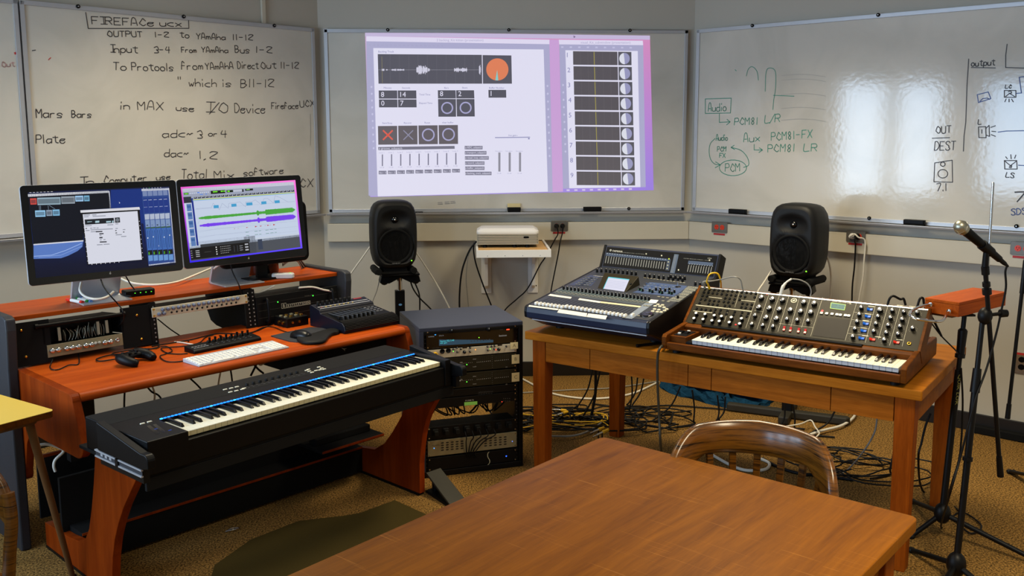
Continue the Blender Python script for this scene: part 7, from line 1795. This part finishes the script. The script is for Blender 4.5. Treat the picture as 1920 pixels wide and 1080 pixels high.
for i, L in enumerate(([(1040, 768), (1062, 770)], [(1045, 778), (1064, 772)], [(1112, 810), (1132, 802)], [(1118, 816), (1140, 806)])):
    a, b = on_z(*L[0], .06), on_z(*L[1], .06); t = thing('jack_plug', 'yellow-sleeved metal jack plug in the cable tangle under the wooden table', 'plug', tuple(a), group='yellow jack plugs in the tangle'); e = b-a
    m = MB('steel'); m.cyl((0, 0, 0), e*.55, .006, n=10); m.cyl(-e*.3, (0, 0, 0), .003, n=8); m.build('shell', t); m = MB('yellow_cable'); m.cyl(e*.55, e, .010, .008, 12); m.build('sleeve', t)
    m = MB('rubber'); m.cyl(e*.5-np.array([0, 0, .005]), (e[0]*.5, e[1]*.5, -a[2]+.001), .004, n=6); m.build('lead', t)
fl_ = lambda L, z=.008: [on_z(*p, z) for p in L]
cable('long white cable curving across the carpet behind the wooden table', fl_([(960, 700), (990, 716), (1030, 736), (1080, 746), (1130, 747), (1185, 738), (1235, 716)]), .007, 'white_cable')
cable('thin grey cable straight across the carpet behind the table', fl_([(970, 737), (1070, 731), (1150, 727), (1240, 714)]), .004, 'grey_cable')
cable('grey cable sweeping from the tangle to the table left leg', fl_([(1030, 818), (1075, 817), (1110, 805), (1140, 782), (1160, 765)], .02), .006, 'grey_cable')
cable('white cable curling on the carpet below the right speaker stand', fl_([(1600, 752), (1603, 778), (1580, 797), (1540, 808), (1500, 822), (1460, 836)], .02), .008, 'white_cable')
cable('thin white lead knotted at the right speaker stand foot', fl_([(1470, 800), (1500, 795), (1520, 788), (1528, 800), (1536, 812), (1530, 820)], .05), .004, 'white_cable')
cable('grey cable arching from under the table to the chair back', [at_y(1645, 780, 4.0), at_y(1640, 810, 4.0), at_y(1620, 845, 4.0), on_z(1590, 880, .02), on_z(1562, 895, .01), on_z(1530, 900, .01)], .004, 'grey_cable')
cable('white cable looping on the carpet behind the chair slats', fl_([(1330, 850), (1370, 872), (1400, 882), (1435, 880), (1442, 868), (1420, 858)]), .008, 'white_cable')
cable('thick cable lying on the carpet behind the chair slats', fl_([(1430, 860), (1460, 876), (1500, 888), (1545, 892), (1600, 900)]), .008)
cable('long black cable along the carpet behind the chair', fl_([(1110, 757), (1180, 765), (1250, 760), (1330, 765), (1400, 768), (1450, 745)]), .005)
for i, (x0, y0, x1, y1, yy) in enumerate(((1117, 700, 1108, 790, 4.85), (1112, 702, 1080, 770, 4.9), (1126, 705, 1090, 790, 4.8), (1184, 715, 1180, 775, 4.75), (1196, 718, 1178, 760, 4.78), (1209, 712, 1184, 765, 4.8), (1276, 738, 1226, 790, 4.7), (1298, 745, 1301, 795, 4.7), (1345, 755, 1346, 790, 4.7), (1360, 758, 1347, 790, 4.7), (1471, 765, 1465, 800, 4.6), (1486, 768, 1490, 805, 4.6), (1570, 775, 1520, 815, 4.6), (1680, 790, 1668, 890, 4.1))):
    b = on_z(x1, y1, .008); a = at_y(x0, y0-14, b[1]+.02)
    cable('black cable hanging down behind the wooden table apron to the carpet', [a, a*.6+b*.4+np.array([.01, 0, -.03]), b*.9+a*.1, b, b+np.array([.12*(-1)**i, -.05, .0])], .009 if i == 0 else .005, group='black cables hanging behind the table apron')
cable('black cable draped down behind the table right leg', [at_y(1745, 775, 3.85), at_y(1735, 800, 3.85), at_y(1728, 830, 3.85), at_y(1722, 860, 3.85), on_z(1730, 920, .01), on_z(1770, 935, .01)], .005)
# leads inside and behind the rack
for i in range(12):
    z = RKZ = .30; x0 = .06+.035*i; L = [(x0, .10+.02*(i % 3), .40), (x0+rng.uniform(-.05, .05), .07+.03*(i % 2), .34), (x0+rng.uniform(-.07, .07), .10, .28), (x0+rng.uniform(-.09, .09), .15, .335), (x0+rng.uniform(-.09, .09), .20, .40)]
    L = [(min(.50, max(.035, p[0])), p[1], p[2]) for p in L]
    cable('black lead drooping in the open gap of the equipment rack', [(FRK @ np.array([*p, 1]))[:3] for p in L], .0035, group='black leads in the rack gap')
for i in range(5):
    p = rk(385+i*40, 735-i*4); e = rk(400+i*12, 860); L = [(p[0], -.032, p[1]), (p[0]+.004, -.046, p[1]-.03), (.5*(p[0]+e[0]), -.030, .5*(p[1]+e[1])), (e[0], -.014, e[1]), (e[0]+.01, -.008, e[1]-.03)]
    cable('black power lead hanging across the perforated amplifier in the rack', [(FRK @ np.array([*q, 1]))[:3] for q in L], .003, group='power leads across the rack amplifier')
# leads on and around the studio desk
dl = lambda L, z=DZ+.004: [on_z(*p, z) for p in L]
sl_ = lambda L, z=TOP+.004: [on_z(*p, z) for p in L]
cable('white cable looped round the left monitor stand', [at_y(152, 530, 4.05), at_y(150, 545, 4.0), at_y(160, 556, 3.98), at_y(180, 561, 3.97), at_y(200, 557, 4.0), at_y(213, 547, 4.06)], .0055, 'white_cable')
cable('black cable hanging over the shelf edge from the left monitor', [at_y(189, 524, 4.0), at_y(196, 540, 3.97), at_y(210, 558, 3.95), on_z(222, 571, TOP+.004), at_y(230, 583, 3.94), at_y(232, 596, 3.96), at_y(228, 605, 4.0), at_y(222, 612, 4.05)], .003)
cable('black cable hanging over the shelf edge from the right monitor', [at_y(432, 492, 4.46), at_y(436, 510, 4.45), at_y(446, 530, 4.42), on_z(449, 538, TOP+.004), at_y(452, 550, 4.44), at_y(453, 562, 4.5)], .003)
cable('white cable lying across the shelf between the two monitors', sl_([(225, 522), (250, 531), (290, 534), (330, 529), (365, 516), (405, 499)], TOP+.02), .005, 'white_cable')
cable('second white cable behind the right monitor stand', [at_y(412, 496, 4.5), at_y(400, 505, 4.55), on_z(398, 517, TOP+.005)], .005, 'white_cable')
cable('black lead from the hub to the left monitor', [on_z(247, 556, TOP+.02), on_z(228, 552, TOP+.006), on_z(220, 545, TOP+.006), on_z(216, 538, TOP+.01)], .003)
cable('black lead plugged in the hub, arching back', [on_z(254, 545, TOP+.025), at_y(246, 535, 4.22), at_y(240, 525, 4.2), at_y(236, 518, 4.18)], .003)
for i in range(5):
    cable('cable in the bundle behind the black cylindrical computer', [at_y(530, 498-i, 4.9), at_y(545, 488-2*i, 4.95), at_y(558, 490-i*2, 4.98), on_z(566+i*2, 503-i, TOP+.004)], .004, 'black_cable' if i % 2 else 'grey_cable', 'cables behind the cylindrical computer')
Zd = Za
cable('thin black cable curling over the left of the desk under the valve amplifier', [on_z(*Zd(475, 740), DZ+.02)] + dl([Zd(450, 800), Zd(470, 830), Zd(530, 828), Zd(620, 790), Zd(708, 778), Zd(706, 690)]), .0025)
cable('black cable of the game controller looping on the desk', dl([Zd(1160, 672), Zd(1090, 690), Zd(980, 700), Zd(870, 735), Zd(900, 755), Zd(1010, 740), Zd(1080, 720), Zd(1010, 690), Zd(1080, 670), Zd(1250, 645), Zd(1400, 640), Zd(1430, 600), Zd(1380, 575), Zd(1300, 580), Zd(1200, 650), Zd(1175, 672)], DZ+.006), .003)
cable('black lead of the slim controller curving on the desk', dl([Zd(1690, 685), Zd(1600, 690), Zd(1500, 680), Zd(1450, 640), Zd(1540, 628), Zd(1650, 620), Zd(1790, 590), Zd(1850, 540), Zd(1920, 520)]), .0025)
cable('black lead of the white keyboard curling on the desk', dl([Zd(1670, 750), Zd(1560, 762), Zd(1480, 750), Zd(1440, 710), Zd(1490, 690), Zd(1550, 660), Zd(1480, 620), Zd(1300, 655), Zd(1200, 660)]), .0025)
Ze = Zb
cable('long black lead from the headphone box across the back of the desk', [on_z(*Ze(1330, 575), DZ+.025)] + dl([Ze(1230, 625), Ze(1080, 690), Ze(950, 715), Ze(740, 712), Ze(600, 740), Ze(480, 770), Ze(300, 800), Ze(120, 830)]), .0028)
cable('mouse lead running back from the black mouse', dl([Ze(1390, 705), Ze(1330, 690), Ze(1240, 655), Ze(1150, 655), Ze(1050, 700), Ze(900, 745), Ze(790, 750), Ze(740, 730)]), .0022)
cable('white lead lying flat on the desk behind the slim controller', dl([Ze(330, 790), Ze(400, 797), Ze(500, 815), Ze(600, 832)]), .003, 'white_cable')
cable('black lead slanting down behind the middle rack bay', [at_y(*Ze(175, 580), 4.4), at_y(*Ze(300, 680), 4.35), at_y(*Ze(440, 770), 4.3), on_z(*Ze(460, 785), DZ+.004)], .003)
cable('white lead resting along the top of the black power amplifier', [(FDs @ np.array([*b_(1040, 335), -.05, 1]))[:3], (FDs @ np.array([*b_(1150, 335), -.04, 1]))[:3], (FDs @ np.array([*b_(1270, 275), -.02, 1]))[:3]], .005, 'white_cable')
cable('white pen-like lead lying on the black power amplifier', [(FDs @ np.array([*b_(1470, 292), .004, 1]))[:3], (FDs @ np.array([*b_(1590, 286), .010, 1]))[:3], (FDs @ np.array([*b_(1690, 312), .014, 1]))[:3], (FDs @ np.array([*b_(1770, 325), .014, 1]))[:3]], .005, 'white_cable')
for i, (L, mt_) in enumerate((([(234, 730), (233, 752), (233, 775)], 'black_cable'), ([(285, 722), (290, 740), (288, 760)], 'white_cable'), ([(275, 724), (285, 735), (298, 742), (310, 760)], 'black_cable'), ([(355, 708), (372, 724), (390, 745)], 'black_cable'), ([(414, 695), (410, 716), (408, 740)], 'white_cable'), ([(432, 690), (435, 712), (437, 735)], 'black_cable'))):
    cable(('black' if mt_[0] == 'b' else 'white')+' lead hanging in the gap under the desk edge, above the keyboard', [on_plane(*p, (FD @ np.array([0, .36, 0, 1]))[:3], FD[:3, 1]) for p in L], .004, mt_, ('black' if mt_[0] == 'b' else 'white')+' leads hanging under the desk')
for i, (L, mt_) in enumerate((([(488, 668), (480, 685), (470, 705)], 'black_cable'), ([(505, 665), (497, 678), (488, 684), (480, 676)], 'white_cable'), ([(468, 672), (482, 690), (494, 700)], 'black_cable'))):
    cable(('black' if mt_[0] == 'b' else 'cream')+' lead crossing the gap left of the black box under the desk'+(', slanting right' if i == 2 else ''), [on_plane(*p, (FD @ np.array([0, .33, 0, 1]))[:3], FD[:3, 1]) for p in L], .005, mt_)
cable('red lead hanging left of the black box under the desk', [on_plane(*p, (FD @ np.array([0, .34, 0, 1]))[:3], FD[:3, 1]) for p in ((532, 668), (540, 678), (536, 690))], .003, 'red_cable')
cable('white cable curling under the left end panel of the desk', [on_plane(*p, (FD @ np.array([0, .46, 0, 1]))[:3], FD[:3, 1]) for p in ((62, 838), (85, 833), (108, 838), (119, 846), (104, 862), (101, 874), (104, 884))], .006, 'white_cable')

q = on_z(436, 991, .01); t = thing('metal_clip', 'small shiny metal clip on the carpet under the desk', 'clip', (q[0], q[1], 0), .5)
m = MB('steel'); m.tube([(-.03, 0, .004), (.0, .012, .006), (.03, .004, .004), (.0, -.01, .008), (-.03, 0, .004)], .003, 8); m.build('wire', t)

# ------------------------------------------------------------------ pieces of parts hang under their part
for kid, host in (('screen', 'bezel'), ('logo', 'bezel'), ('dust_cap', 'woofer'), ('wing_knob', 'boom_clutch'), ('wheel', 'shell'), ('display_frame', 'display'), ('receptacle', 'cover_plate'), ('tag', 'cover_plate'), ('screen', 'screen_pod'), ('contrast_knob', 'screen_pod'), ('meter_window', 'meter_bridge'), ('meter_printing', 'meter_bridge'), ('louvre', 'body'), ('sensor_window', 'body'), ('light', 'case'), ('sticker', 'case'), ('lights', 'case'), ('wheel_mark', 'pitch_wheel'), ('treadle', 'base'), ('touch_strips', 'case'), ('strip_light', 'case'), ('base_edge', 'base_board'), ('side_shelf_edge', 'side_shelf'), ('vents', 'front_panel'), ('lettering', 'front_panel'), ('band', 'mesh_head'), ('lower_trim', 'case')):
    stem_ = lambda o: o.name.split('.')[0]
    for o in [q for q in bpy.data.objects if q.type == 'MESH' and stem_(q) == kid and q.parent and q.parent.type == 'EMPTY']:
        h = next((q for q in o.parent.children if q.type == 'MESH' and stem_(q) == host and q.matrix_local == Matrix.Identity(4)), None)
        if h: o.parent = h
